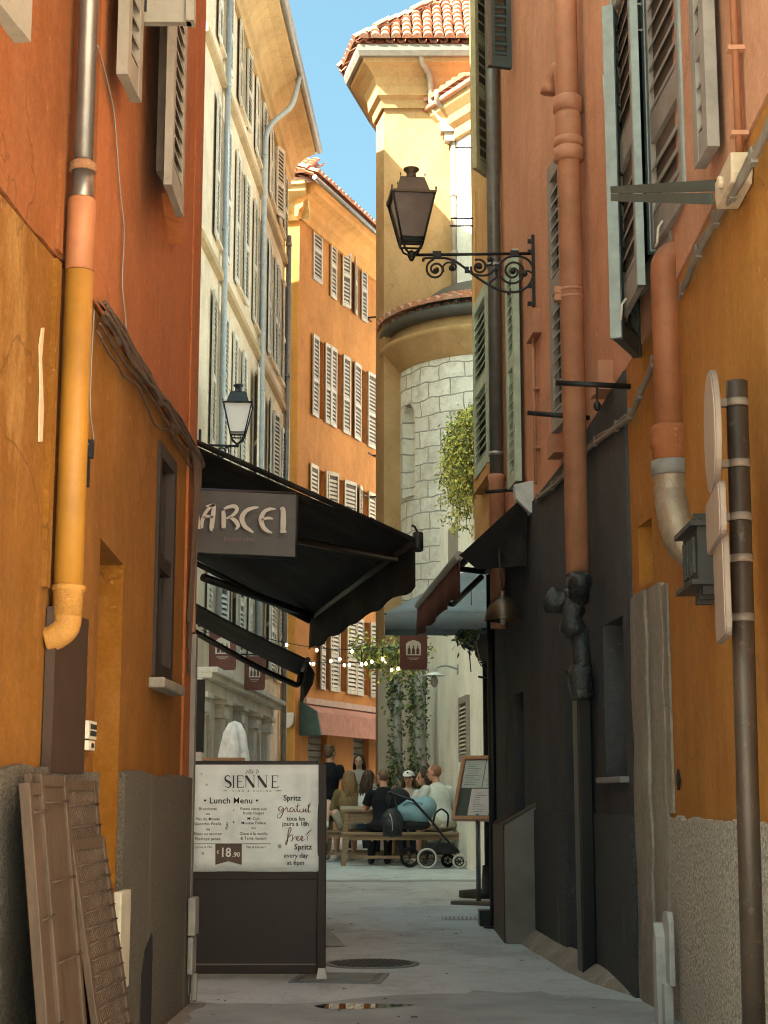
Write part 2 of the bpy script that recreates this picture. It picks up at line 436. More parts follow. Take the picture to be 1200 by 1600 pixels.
b = MB(); b.box(ws0-.06,ws1+.05,-.02,.06,wz0-.05,wz0-.006,L2); b.build('sill', M['cement'], wo, bevel=.008)
# ================================================================== terracotta house on the right
K = 1.8205
R1 = Wall((1.287-.02*3.77,3.5),(1.287,7.27),(-1,0)); R2 = Wall((1.287,7.27),(K-.0734*12.12,12.12),(-1,0))
HR = 9.6; HR3 = 8.8; ZR = 3.02
right_house = thing('terracotta_house', 'near right house in terracotta plaster with ochre and charcoal lower walls', 'house', (1.29,7.27,0))
def rs(Y): return (Y-7.27)/(12.12-7.27)*R2.L
SB = rs(7.95)     # where ochre meets charcoal
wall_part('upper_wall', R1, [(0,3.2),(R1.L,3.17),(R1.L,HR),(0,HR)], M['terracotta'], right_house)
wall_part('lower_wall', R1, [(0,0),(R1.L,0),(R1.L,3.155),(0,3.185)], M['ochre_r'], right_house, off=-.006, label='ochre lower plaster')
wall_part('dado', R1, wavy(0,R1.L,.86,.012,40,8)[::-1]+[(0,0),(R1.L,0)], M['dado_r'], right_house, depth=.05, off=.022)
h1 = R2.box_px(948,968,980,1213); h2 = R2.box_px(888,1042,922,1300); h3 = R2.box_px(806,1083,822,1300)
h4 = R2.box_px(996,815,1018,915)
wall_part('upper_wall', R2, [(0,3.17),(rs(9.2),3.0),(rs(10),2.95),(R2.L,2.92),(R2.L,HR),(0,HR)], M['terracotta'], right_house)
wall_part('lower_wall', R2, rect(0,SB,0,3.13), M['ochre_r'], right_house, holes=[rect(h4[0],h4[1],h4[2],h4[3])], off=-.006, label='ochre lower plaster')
b = MB(); b.box(h4[0]-.02,h4[1]+.02,-.3,-.16,h4[2]-.02,h4[3]+.02,R2); b.build('wall_niche', M['cement'], right_house)
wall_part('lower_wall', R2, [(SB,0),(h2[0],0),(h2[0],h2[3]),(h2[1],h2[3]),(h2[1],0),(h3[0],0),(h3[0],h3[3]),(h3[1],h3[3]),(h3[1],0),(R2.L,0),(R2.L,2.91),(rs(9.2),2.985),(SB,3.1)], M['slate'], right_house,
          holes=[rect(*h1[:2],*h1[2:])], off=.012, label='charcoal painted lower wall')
b = MB()
for h in (h2,h3): b.box(h[0]-.03,h[1]+.03,-.25,-.13,0,h[3]+.03,R2)
b.build('door', plain('black door',(.010,.012,.016),.5), right_house)
b = MB(); b.box(h1[0]-.03,h1[1]+.03,-.25,-.12,h1[2]-.03,h1[3]+.03,R2)
b.box(h1[0]+.02,h1[1]-.02,-.12,-.10,h1[2]+.5,h1[2]+.53,R2)
wn = b.build('window', plain('black window',(.012,.012,.014),.3), right_house)
b = MB(); b.box(h1[0]-.05,h1[1]+.05,-.03,.06,h1[2]-.035,h1[2]-.004,R2); b.build('sill', plain('grey sill',(.2,.2,.2),.7), wn, bevel=.005)
dz = .86
for (u,v) in ((SB+.01,h2[0]-.01),(h2[1]+.01,h3[0]-.01)):
    wall_part('dado', R2, wavy(u,v,dz,.006,8,int(u*10)+9)[::-1]+[(u,0),(v,0)], M['dado_dark'], right_house, depth=.04, off=.03)
# worn cement pilaster between the ochre and the charcoal
p0 = rs(7.285); p1 = SB
b = MB(); r = random.Random(5)
top = R2.sz(1020,918)[1]
pf = [(p0+.02*math.sin(i*1.7)+r.uniform(0,.02), top*i/16) for i in range(17)]
pb = [(p1+.015*math.sin(i*1.1)-r.uniform(0,.02), top*i/16) for i in range(17)]
b.prism(pf+pb[::-1], -.02, .016, R2)
b.prism([(x+.26+.01*math.sin(x*90),z) for x,z in pf]+[(x-.12,z) for x,z in pb[::-1]], .01, .032, R2)
b.build('cement_pilaster', M['cement'], right_house, bevel=.012)
# cement fillet along the wall foot
b = MB()
fl = [R2((rs(y),0.01,0)) for y in (8.05,8.6,9.2,9.8,10.4,10.9)]
ws = (.02,.10,.13,.12,.12,.11); hs = (.02,.07,.09,.08,.09,.10)
vs, fs = [], []
for p,w,h in zip(fl,ws,hs):
    for a_,b_ in ((0,h),(w*.35,h*.85),(w*.8,h*.4),(w*1.05,0)): vs.append(p+R2.y*a_+Vector((0,0,b_)))
for i in range(len(fl)-1):
    for k in range(3): fs.append((i*4+k,i*4+k+1,i*4+k+5,i*4+k+4))
b.add(vs,fs,None,True); struct(b.build('kerb_fillet', M['cement']))
# ------------------------------------------------------------------ narrow ochre house beyond
R3 = Wall((K-.0734*12.12-.01,12.12),(K-.0734*13.85-.01,13.85),(-1,0)); R3r = Wall((K-.0734*13.85-.01,13.85),(5,14.2),(0,1))
ochre_house = thing('ochre_house', 'narrow ochre house with green shutters past the grey drainpipe', 'house', (.8,13.8,0))
M['ochre2'] = plaster('faded ochre plaster', (.62,.36,.13), (.55,.30,.10), (.4,.22,.09), .4, pale=(.66,.5,.3), pale_amt=.4)
wall_part('wall', R3, rect(0.005,R3.L,2.9,HR3), M['ochre2'], ochre_house, depth=.5, off=.0)
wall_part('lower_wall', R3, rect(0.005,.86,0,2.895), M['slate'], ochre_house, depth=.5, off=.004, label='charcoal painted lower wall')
wall_part('return_wall', R3r, rect(.0,R3r.L,2.9,HR3), M['ochre2'], ochre_house, depth=.3, off=-.01)
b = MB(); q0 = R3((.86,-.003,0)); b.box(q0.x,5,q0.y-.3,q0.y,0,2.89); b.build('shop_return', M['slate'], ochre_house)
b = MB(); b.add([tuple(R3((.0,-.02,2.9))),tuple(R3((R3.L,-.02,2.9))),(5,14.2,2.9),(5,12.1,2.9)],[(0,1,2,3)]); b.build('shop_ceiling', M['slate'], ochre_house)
# ================================================================== left restaurant front (mostly hidden) and cream house
LB = Wall((-1.60,7.62),(-3.258,14),(1,0)); L3 = Wall((-3.258,14),(-2.2,34),(1,0))
bistro = thing('bistro_building', 'bistro building set back behind the near left house, carrying the black awnings', 'building', (-2,10,0))
wall_part('wall', LB, rect(0,LB.L,0,11.4), M['cream'], bistro, depth=.3)
cream_house = thing('cream_house', 'tall cream house with rows of louvred shutters and deep curved eaves', 'house', (-2.5,28,0))
EZ = 15.0
# ================================================================== orange house closing the view
C4 = Vector((-1.99,36,0))
L4 = Wall(C4, C4+Vector((.378,1,0))*12, (1,-.4)); L4l = Wall(C4, (-4.6,36.5), (0,-1))
orange_house = thing('orange_house', 'orange house with pale louvred shutters closing the far end of the lane', 'house', tuple(C4))
EZ4 = 14.7
wall_part('side_wall', L4l, rect(.002,L4l.L,0,EZ4), M['honey'], orange_house, depth=.3, off=-.006, label='honey yellow side wall')
# ================================================================== church tower with apse, chapel
tower = thing('church_tower', 'yellow ochre church tower with tiled roof and round stone apse', 'tower', (2,30,0))
TW = Frame((0,30,0),(1,0,0),(0,1,0),(0,0,1))
ZT = 14.9
plan = [(0,30),(5,30),(5,35),(1,35),(.25,32.4),(-.16,30.7)]
def extrude_plan(plan, z0, z1, name, mat, parent):
    b = MB(); n = len(plan)
    vs = [(x,y,z0) for x,y in plan]+[(x,y,z1) for x,y in plan]
    b.add(vs, [tuple(range(n))[::-1], tuple(range(n,2*n))]+[(i,(i+1)%n,(i+1)%n+n,i+n) for i in range(n)]); return b.build(name, mat, parent)
extrude_plan(plan, 0, ZT, 'wall', M['tower'], tower)
CH = Wall((3.19-.09*15-.1,15),(3.19-.09*28-.1,28),(-1,0))
chapel = thing('chapel_house', 'low pale chapel wall with arched doorway below the stone apse', 'building', (1.2,22,0))
b = MB(); b.box(8.95,L3.L-.01,-9,-.31,0,EZ+.3,L3); b.build('body', M['cream'], cream_house)
b = MB(); b.quad((-40,-40,.006),(40,-40,.006),(40,3.0,.006),(-40,3.0,.006)); struct(b.build('bounce_paving', plain('pale paving',(.72,.68,.60),.8)))  # unseen pale ground, added and lightened to bounce sunlight into the lane

def plain_house(name, label, x0,x1,y0,y1,h,mat):
    t = thing(name, label, 'house', ((x0+x1)/2,(y0+y1)/2,0))
    b = MB(); b.box(x0,x1,y0,y1,0,h); b.build('wall', mat, t)
    b = MB(); b.add([(x0-.4,y0-.4,h),(x1+.4,y0-.4,h),(x1+.4,y1+.4,h),(x0-.4,y1+.4,h),((x0+x1)/2,(y0+y1)/2,h+1.8)],[(0,1,2,3),(0,1,4),(1,2,4),(2,3,4),(3,0,4)]); b.build('roof', plain('roof clay',(.45,.22,.13),.85), t)
    return t
plain_house('sun_block_house','unseen pale house added behind the bistro to block the sun',-16,-9.5,7,24,18.0,M['cream'])  # added out of view to keep the sun off the far square
plain_house('bounce_house','unseen cream house added behind the church tower to bounce sunlight',7,14,37,54,14,M['white_wall'])  # added out of view so its sunlit face warms the orange house

for x0,x1,y0,y1,h,lab in ((3.6,9,-16,1.2,9.5,'unseen white house added on the right behind the viewer to bounce sunlight'),(-9,-3.4,-30,-18,8,'unseen low white house on the left of the square behind the viewer')):
    plain_house('unseen_house',lab,x0,x1,y0,y1,h,M['white_wall'])  # unseen; the right one added to bounce warm sunlight into the lane

b = MB(); b.box(0.02,L1.L-.02,-7,-.36,.0,HL-.1,L1); b.build('body', M['orange'], left_house)
b = MB(); b.box(0.02,L2.L-.32,-7,-.36,.0,HL-.1,L2); b.build('body', M['rust'], left_house)
b = MB(); b.box(0.02,R1.L-.02,-7,-.36,.0,HR-.1,R1); b.build('body', M['terracotta'], right_house)
b = MB(); b.box(0.02,R2.L-.02,-7,-.36,.0,HR-.1,R2); b.build('body', M['terracotta'], right_house)
# ================================================================== shared facade parts
M['sh_cream'] = paint('cream shutter paint', (.66,.58,.44), .6, .3, (.35,.28,.2))
M['sh_grey'] = paint('grey white shutter paint', (.58,.52,.43), .6, .35, (.3,.26,.22))
M['sh_pale'] = paint('pale cream shutter paint', (.80,.72,.58), .6, .35, (.42,.36,.28))
M['sh_taupe'] = paint('weathered taupe shutter paint', (.27,.235,.205), .65, .35, (.14,.11,.09))
M['sh_dark'] = paint('dark green shutter paint', (.045,.065,.06), .5, .3, (.12,.14,.13))
M['sh_blue'] = paint('pale blue green paint', (.29,.345,.335), .55, .35, (.2,.2,.17))
M['sh_green'] = paint('sage green shutter paint', (.42,.52,.40), .6, .3, (.2,.22,.15))
M['sh_olive'] = paint('olive shutter paint', (.38,.36,.21), .6, .3, (.2,.18,.1))
M['zinc'] = paint('zinc', (.36,.36,.34), .45, .35, (.2,.19,.17), metal=.6)
M['pale_pipe'] = paint('pale grey pipe paint', (.50,.52,.49), .5, .3, (.35,.32,.26))
M['iron'] = paint('black iron', (.016,.016,.017), .5, .3, (.07,.05,.04), metal=.3)
M['sh_back'] = plain('shade behind louvres',(.13,.10,.075),.8)
M['tan_pane'] = plain('tan blind', (.50,.33,.16), .5)
def louvre(mb, fr, w, h, th=.04, pitch=.075, stile=.055, rails=(.5,), mf=None, ms=None, rail_h=.09, back=None):
    """louvred shutter leaf: frame x 0..w, y 0..th, z 0..h"""
    mb.mat(mf)
    mb.box(0,stile,0,th,0,h,fr); mb.box(w-stile,w,0,th,0,h,fr)
    zs = [0]+[r*h for r in rails]+[h-rail_h]
    for z in zs: mb.box(stile,w-stile,.002,th-.002,z,z+rail_h,fr)
    mb.mat(ms or mf)
    for a,b_ in zip(zs[:-1],zs[1:]):
        z = a+rail_h+.01
        while z+pitch*.9 < b_:
            mb.add([(stile,.003,z+pitch*.62),(w-stile,.003,z+pitch*.62),(w-stile,th-.003,z),(stile,th-.003,z),
                    (stile,.003,z+pitch*.62+.012),(w-stile,.003,z+pitch*.62+.012),(w-stile,th-.003,z+.012),(stile,th-.003,z+.012)],
                   [(0,3,2,1),(4,5,6,7),(0,1,5,4),(1,2,6,5),(2,3,7,6),(3,0,4,7)], fr)
            z += pitch
    mb.mat(back or M['sh_back']); mb.box(stile,w-stile,.0025,.0055,rail_h,h-rail_h,fr)
def leaf_frame(W, s, n, z, ang, flip=False):
    """frame whose x runs along the wall (or against it when flip), rotated out by ang about its hinge"""
    t = W.x*(-1 if flip else 1)
    x = t*math.cos(ang)+W.y*math.sin(ang); y = W.y*math.cos(ang)-t*math.sin(ang)
    return Frame(W((s,n,z)), x, y, (0,0,1))
def window(parent, W, s0, s1, z0, z1, lw, mat_leaf, rng, pane=None, sides=(1,1), pitch=.085, sill=None):
    """opening s0..s1: pane and frame in the reveal, two leaves folded back on the wall"""
    f = MB(); f.mat(M['sh_grey']); f.prism(rect(s0+.002,s1-.002,z0+.002,z1-.002), -.2, -.14, W, [rect(s0+.06,s1-.06,z0+.07,z1-.06)])
    f.box((s0+s1)/2-.03,(s0+s1)/2+.03,-.19,-.13,z0+.06,z1-.06,W)
    o = f.build('window', None, parent)
    p = MB(); p.box(s0-.01,s1+.01,-.23,-.205,z0-.01,z1+.01,W); p.build('pane', pane or M['tan_pane'], o)
    if sill:
        p = MB(); p.box(s0-.08,s1+.08,-.02,.07,z0-.06,z0-.004,W); p.build('sill', sill, o)
    for k in (0,1):
        if not sides[k]: continue
        a = R(rng.uniform(.5,4)) if rng.random() < .85 else R(rng.uniform(8,18))
        fr = leaf_frame(W, s0-.005 if k==0 else s1+.005, .02, z0-.04, a, flip=(k==0))
        b = MB(); louvre(b, fr, lw, z1-z0+.08, .035, pitch, .05, (.42,), mat_leaf)
        b.build('shutter', None, o)
    return o
def sweep(W, prof, s0, s1, name, mat, parent, n=1):
    """profile (n,z) swept along a wall"""
    fr = Frame(W.o, W.y, W.x, (0,0,1)); b = MB(); b.prism(prof, s0, s1, fr); return b.build(name, mat, parent)
def tile_roof(mb, o, ex, up, cols, rows, pc=.21, pr=.30, r=.095, keep=None, jit=.012, seed=3):
    """canal tiles: o = eave start, ex = along the eave, up = up the slope"""
    rng = random.Random(seed); ex = Vector(ex).normalized(); up = Vector(up).normalized(); nn = ex.cross(up).normalized()
    if nn.z < 0: nn = -nn
    for i in range(cols):
        for j in range(rows):
            if keep and not keep(i*pc, j*pr): continue
            for typ in (0,1):
                c = Vector(o)+ex*((i+.5*typ)*pc+rng.uniform(-jit,jit))+up*(j*pr+rng.uniform(-jit,jit)-.03*typ)+nn*(.055*typ)
                vs, fs = [], []
                for q in (0,1):
                    rr = r*(1.08-.22*q) if typ else r*(.86+.2*q)
                    for k in range(7):
                        a = math.pi*k/6
                        off = ex*(math.cos(a)*rr)+nn*((math.sin(a) if typ else -math.sin(a)*.6)*rr+(.03*(1-q) if typ else .02*(1-q)))
                        vs.append(c+off+up*(q*(pr+.07)))
                fs = [(k,k+1,k+8,k+7) for k in range(6)]
                fs += [tuple(reversed(range(7)))] if typ else []
                mb.add(vs, fs, None, False)
t = NT('clay tiles')
a = t.mix(t.ramp(t.noise(3.2,3,.6),.35,.65), (.48,.17,.08), (.40,.21,.13))
a = t.mix(t.mul(t.ramp(t.noise(9,5,.7),.5,.68),.7), a, (.48,.36,.26))
a = t.mix(t.mul(t.ramp(t.noise(31,4,.7),.56,.7),.5), a, (.20,.15,.11))
t.color(a); t.set(Roughness=.85); t.bump(t.noise(60,4,.7),.4,.01); M['tile'] = t.m
def pipe(name, pts, r, mat, parent, collars=(), label=None, n=14):
    b = MB(); b.tube(pts, r, n); o = b.build(name, mat, parent, label=label)
    if collars:
        for c in collars:
            i = min(range(len(pts)-1), key=lambda i: abs((Vector(pts[i])-Vector(c)).length+(Vector(pts[i+1])-Vector(c)).length-(Vector(pts[i])-Vector(pts[i+1])).length))
            d = (Vector(pts[i+1])-Vector(pts[i])).normalized()
            q = MB(); c = Vector(c); q.tube([c-d*.035,c-d*.03,c+d*.03,c+d*.035],[r*1.02,r*1.3,r*1.3,r*1.02],n); q.build('collar', mat, o)
    return o
def arc(pts, n=6, k=.35):
    """round the corners of a polyline"""
    pts = [Vector(p) for p in pts]; out = [pts[0]]
    for i in range(1,len(pts)-1):
        a, b, c = pts[i-1], pts[i], pts[i+1]
        l = min((b-a).length, (c-b).length)*k
        p, q = b+(a-b).normalized()*l, b+(c-b).normalized()*l
        for j in range(n+1):
            u = j/n; out.append(p*(1-u)**2+b*2*u*(1-u)+q*u*u)
    out.append(pts[-1]); return out
rng = random.Random(11)
# ================================================================== cream house (left, far)
def sY(Y): return (Y-14)/20*L3.L
cols3 = [24.9, 27.2, 29.5, 31.7, 33.2]; rows3 = [(3.35,5.45),(6.35,8.75),(9.75,12.05),(13.1,14.55)]
holes = [rect(sY(y)-.36,sY(y)+.36,a,b_) for y in cols3 for a,b_ in rows3]
wall_part('wall', L3, rect(8.9,L3.L,0,EZ), M['cream'], cream_house, holes, depth=.3)
for i,y in enumerate(cols3):
    for j,(a,b_) in enumerate(rows3):
        window(cream_house, L3, sY(y)-.36, sY(y)+.36, a, b_, .42, [M['sh_pale'],M['sh_cream'],M['sh_pale']][(i+j)%3], rng, plain('grey pane',(.22,.22,.2),.3), sill=M['cream'])
M['band'] = plaster('tan moulding', (.55,.38,.2), (.48,.32,.16), None, .3)
for z in (5.85,9.17,12.5):
    sweep(L3, [(0,z),(.09,z+.03),(.09,z+.14),(.05,z+.2),(0,z+.2)], 8.9, L3.L, 'moulding', M['band'], cream_house)
M['soffit'] = plaster('honey soffit', (.58,.37,.16), (.53,.33,.14), None, .3)
sweep(L3, [(0,14.55),(.07,14.55),(.09,14.7),(.15,14.74),(.17,14.95),(.26,15.1),(.42,15.22),(.62,15.3),(.64,15.42),(0,15.42)], 8.9, L3.L+.35, 'eaves', M['soffit'], cream_house)
b = MB(); b.tube([L3((8.9,.70,15.42)),L3((L3.L+.42,.70,15.42))], .085, 12)
b.build('gutter', M['zinc'], cream_house)
b = MB(); b.box(8.85,L3.L+.4,-9,.6,15.43,15.5,L3); b.build('roof', M['tile'], cream_house)
for px in (343,):
    s_, _ = L3.sz(px,400); pipe('drainpipe', [L3((s_,.09,2.8)),L3((s_,.09,15.1))], .05, M['pale_pipe'], cream_house, [L3((s_,.09,z)) for z in (5.2,7.6,10.1,12.6)])
s_, _ = L3.sz(404,420)
pipe('drainpipe', arc([L3((s_,.09,2.8)),L3((s_,.09,13.9)),L3((s_+.75,.55,14.7)),L3((s_+.8,.68,15.4))]), .055, M['pale_pipe'], cream_house, [L3((s_,.09,z)) for z in (6.1,8.6,11.1,13.3)])
s_ = L3.L-.12
pipe('drainpipe', [L3((s_,.1,0)),L3((s_,.1,13.2))], .06, M['zinc'], cream_house, [L3((s_,.1,z)) for z in (4,7,10,13)])
# a raised washing rail / folded blind on the first floor
b = MB()
for dx in (0,.9): b.box(sY(29.8)+dx,sY(29.8)+dx+.03,.05,.9,5.6,5.64,L3)
b.box(sY(29.8)-.3,sY(29.8)+1.3,.86,.9,5.59,5.65,L3); b.build('balcony_rail', M['sh_grey'], cream_house)
# ground floor: pale stone portal with arched niches, pilasters, cornice
b = MB()
for i,y in enumerate((23.3,25.2,27.1,29.0,30.9)):
    s_ = sY(y)
    b.box(s_-.19,s_+.19,0,.16,0,2.15,L3); b.box(s_-.25,s_+.25,0,.22,2.15,2.3,L3); b.box(s_-.22,s_+.22,0,.19,2.3,2.36,L3); b.box(s_-.28,s_+.28,0,.26,2.36,2.44,L3)
    b.box(s_-.26,s_+.26,0,.22,0,.25,L3)
ss, ee = sY(22.9), sY(31.4)
b.box(ss,ee,0,.2,2.44,2.62,L3); b.box(ss,ee,0,.34,2.62,2.7,L3); b.box(ss,ee,0,.42,2.7,2.78,L3)
for y in (24.25,26.15,28.05,29.95):
    s_ = sY(y); pts = [(s_-.42,.3),(s_-.42,1.55)]+[(s_-.42*math.cos(a*math.pi/10),1.55+.62*math.sin(a*math.pi/10)) for a in range(1,10)]+[(s_+.42,1.55),(s_+.42,.3)]
    b.prism([(s_-.62,0),(s_+.62,0),(s_+.62,2.42),(s_-.62,2.42)], .0, .07, L3, [pts])
for y,h in ((25.2,.55),(29.0,.45)):
    s_ = sY(y); b.prism([(s_-.7,2.78),(s_+.7,2.78),(s_+.3,2.78+h*.6),(s_,2.78+h*1.4),(s_-.3,2.78+h*.6)], .02, .22, L3)
b.build('stone_portal', M['pale_stone'], cream_house, bevel=.01)
# ================================================================== orange house
rows4 = {'r1':(528,364,471),'r2':(500,533,654),'r4':(533,962,1080)}
spec = [('r1',524,533),('r1',556,563),('r2',496,506),('r2',524,534),('r2',562,573),('r3',495,507),('r3',523,536),('r3',564,574),('r4',506,517),('r4',527,540),('r4',566,577)]
zz = {}
for k,(x,ya,yb) in rows4.items(): zz[k] = (L4.sz(x,yb)[1], L4.sz(x,ya)[1])
zz['r3'] = (zz['r2'][0]-3.15, zz['r2'][1]-3.15)
holes = []; wins = []
for k,xa,xb in spec:
    ym = {'r1':420,'r2':600,'r3':800,'r4':1030}[k]
    sa, sb = L4.sz(xa,ym)[0], L4.sz(xb,ym)[0]; wins.append((sa,sb,*zz[k])); holes.append(rect(sa,sb,*zz[k]))
gar = [L4.box_px(481,1140,511,1290), L4.box_px(552,1148,576,1290)]
poly = [(0,0)]
for g in gar: poly += [(g[0],0),(g[0],g[3]),(g[1],g[3]),(g[1],0)]
poly += [(L4.L,0),(L4.L,EZ4),(0,EZ4)]
wall_part('wall', L4, poly, M['peach'], orange_house, holes, depth=.3)
for (sa,sb,a,b_) in wins: window(orange_house, L4, sa, sb, a, b_, (sb-sa)*1.04, M['sh_grey'] if rng.random()<.6 else M['sh_cream'], rng, pitch=.1)
sa,sb,za,zb_ = L4.box_px(488,340,502,441)
b = MB(); louvre(b, leaf_frame(L4,sa,.005,za,0), sb-sa, zb_-za, .04, .1, .06, (.45,), M['sh_grey']); b.build('shutter', None, orange_house)
b = MB()
for (px,py) in ((575,777),(583,712),(516,826),(812-240,497)):
    s_,z_ = L4.sz(px,py); b.box(s_-.35,s_+.35,.0,.03,z_-.015,z_+.015,L4); b.box(s_-.02,s_+.02,0,.3,z_-.02,z_+.02,L4)
b.build('washing_bracket', M['iron'], orange_house)
for g in gar:
    b = MB(); n = 16; w = (g[1]-g[0])
    for i in range(n):
        z0 = g[3]*i/n; b.prism([(0,0),(.035,.01),(.035,g[3]/n-.03),(0,g[3]/n)], g[0]-.02, g[1]+.02, Frame(L4((0,-.19,z0)),L4.y,L4.x,(0,0,1)))
    b.build('roller_shutter', paint('grey brown roller shutter',(.22,.19,.15),.55,.3), orange_house)
prof4 = [(0,14.35),(.08,14.35),(.1,14.5),(.2,14.58),(.22,14.72),(.36,14.84),(.5,14.9),(.52,15.02),(.58,15.04),(.58,15.14),(0,15.14)]
sweep(L4, prof4, -.3, L4.L, 'cornice', plaster('orange cornice',(.70,.36,.11),(.64,.32,.1),None,.3), orange_house)
sweep(L4l, prof4, -.25, L4l.L, 'cornice', plaster('ochre cornice paint',(.62,.46,.2),(.56,.4,.17),None,.3), orange_house)
b = MB(); tile_roof(b, L4((-.55,.62,15.2)), L4.x, (-L4.y*.85+Vector((0,0,.42))), 44, 4, seed=5)
tile_roof(b, L4l((-.3,.62,15.2)), L4l.x, (-L4l.y*.85+Vector((0,0,.52))), 12, 6, seed=6); b.build('roof', M['tile'], orange_house)
b = MB(); b.tube([L4((-.6,.63,15.12)),L4((L4.L,.63,15.12))], .055, 8); b.build('gutter', M['zinc'], orange_house)
b = MB()   # chimney pots and clay ridge pots on the far end of the ridge
for s_ in (6.6,6.95,7.3): b.lathe([(.12,15.3),(.14,15.7),(.09,15.75),(.12,16.0)], 10, Frame(L4((s_,-.5,0)),(1,0,0),(0,1,0),(0,0,1)))
b.build('chimney_pots', M['tile'], orange_house)
b = MB(); p = L4l((.7,-2.2,0)); b.add([(p.x-.6,p.y,15.4),(p.x+.6,p.y,15.4),(p.x+.6,p.y+1.2,15.4),(p.x-.6,p.y+1.2,15.4),(p.x-.1,p.y+.6,17.0)],[(0,1,4),(1,2,4),(2,3,4),(3,0,4)])
b.build('roof_dormer', M['pale_pipe'], orange_house)
b = MB(); sx,_ = L4l.sz(452,700); b.box(.35,.39,-.0,.012,0,11.2,L4l); b.build('wall_joint', M['ochre2'], orange_house)
# letter-box style lamp on the side wall
b = MB(); s_,z_ = L4l.sz(451,1123); fr = Frame(L4l((s_,.0,z_)),L4l.x,L4l.y,(0,0,1))
b.prism([(-.13,.13),(.13,.13),(.13,.02),(.11,-.12),(.04,-.2),(-.04,-.2),(-.11,-.12),(-.13,.02)], .01, .14, fr); b.box(-.14,.14,.01,.16,.05,.08,fr)
tag(b.build('wall_light', plain('white enamel',(.75,.73,.68),.4), None, .012), 'white shield shaped light fixed on the honey yellow side wall', 'wall light')
# terracotta retracted awning above the roller shutters
sg0,sg1 = L4.sz(470,1120)[0], L4.sz(640,1120)[0]
zt = L4.sz(500,1102)[1]
aw = thing('shop_awning', 'faded terracotta shop awning over the roller shutters of the orange house', 'awning', tuple(L4((sg0,0,zt))))
b = MB(); b.mat(paint('faded terracotta canvas',(.50,.22,.15),.85,.5,(.62,.42,.33),scale=5))
for (n0,z0,n1,z1) in ((.05,.0,.42,-.22),(.42,-.22,.52,-.72)):
    b.slab(L4((sg0,n0,zt+z0)),L4((sg1,n0,zt+z0)),L4((sg1,n1,zt+z1)),L4((sg0,n1,zt+z1)),.02)
b.build('canopy', None, aw)
b = MB(); b.prism([(.0,.05),(.42,-.2),(.52,-.74),(0,-.74)], sg0-.06, sg0-.02, Frame(L4((0,0,zt)),L4.y,L4.x,(0,0,1))); b.build('end_panel', paint('teal board',(.06,.13,.13),.6,.6,(.35,.25,.18)), aw)
b = MB(); b.box(sg0-.05,sg1,.0,.16,zt-.02,zt+.12,L4); b.build('housing', paint('rust pink metal',(.52,.33,.25),.6,.5), aw)
# ================================================================== tower
def loft(plans, name, mat, parent):
    b = MB(); n = len(plans[0][0]); vs = [(x,y,z) for pl,z in plans for x,y in pl]
    b.add(vs, [(i*n+k, i*n+(k+1)%n, (i+1)*n+(k+1)%n, (i+1)*n+k) for i in range(len(plans)-1) for k in range(n)]); return b.build(name, mat, parent)
def grow(plan, d):
    out = []; n = len(plan)
    for i in range(n):
        p, a, c = Vector(plan[i]), Vector(plan[i-1]), Vector(plan[(i+1)%n])
        e1, e2 = (p-a).normalized(), (c-p).normalized()
        n1, n2 = Vector((e1.y,-e1.x)), Vector((e2.y,-e2.x))
        m = (n1+n2)/(1+n1.dot(n2)); out.append((p.x+m.x*d,p.y+m.y*d))
    return out
prof = [(0.02,14.45),(.06,14.45),(.08,14.62),(.16,14.68),(.17,14.86),(.25,15.02),(.38,15.15),(.5,15.22),(.52,15.34)]
loft([(grow(plan,d),z) for d,z in prof], 'cornice', M['tower_trim'], tower)
loft([(grow(plan,d),z) for d,z in ((.45,15.3),(.60,15.3),(.64,15.4),(.64,15.52),(.5,15.52))], 'gutter', paint('weathered zinc',(.20,.17,.13),.6,.4,(.3,.27,.2)), tower)
pe = grow(plan,.62); apex = (2.4,32.6,18.6)
b = MB(); b.add([(x,y,15.5) for x,y in pe]+[apex], [(i,(i+1)%len(pe),len(pe)) for i in range(len(pe))])
e0 = Vector((pe[0][0],pe[0][1],15.56)); ap = Vector(apex)
for i in (0,5,4):
    A = Vector((*pe[i],15.58)); B = Vector((*pe[(i+1)%6],15.58)); ex = (B-A).normalized(); L = (B-A).length
    foot = A+ex*((ap-A).dot(ex)); up = (ap-foot); H = up.length; xa = (ap-A).dot(ex)
    def keep(u,v,xa=xa,L=L,H=H): return xa*v/H-.05 <= u <= L-(L-xa)*v/H+.05
    tile_roof(b, A, ex, up, int(L/.21)+1, int(H/.3), keep=keep, seed=8+i)
b.build('roof', M['tile'], tower)
# white turret side with its own little eaves
tp = [(1.34,29.98),(2.2,28.6),(4,28.6),(4,29.98)]
def closed(plan,z0,z1,name,mat): return extrude_plan(plan,z0,z1,name,mat,tower)
closed(tp,9.5,13.95,'turret_wall',M['white_wall'])
loft([(grow(tp,d),z) for d,z in ((.01,13.7),(.08,13.72),(.1,13.9),(.2,14.0),(.24,14.14),(.36,14.28),(.4,14.4),(.0,14.45))], 'cornice', M['tower_trim'], tower)
b = MB(); q = grow(tp,.42); A = Vector((*q[0],14.5)); B = Vector((*q[1],14.5)); ex = (B-A).normalized(); nv = Vector((ex.y,-ex.x,0)); nv = nv if nv.y<0 else -nv
tile_roof(b, A, ex, -nv+Vector((0,0,.45)), 9, 5, seed=9); b.tube([A+Vector((0,0,-.06)),B+Vector((0,0,-.06))],.06,8)
b.tube([A+Vector((0,0,.0)),A-nv*.6+Vector((0,0,.32))],.12,8); b.build('roof', M['tile'], tower)
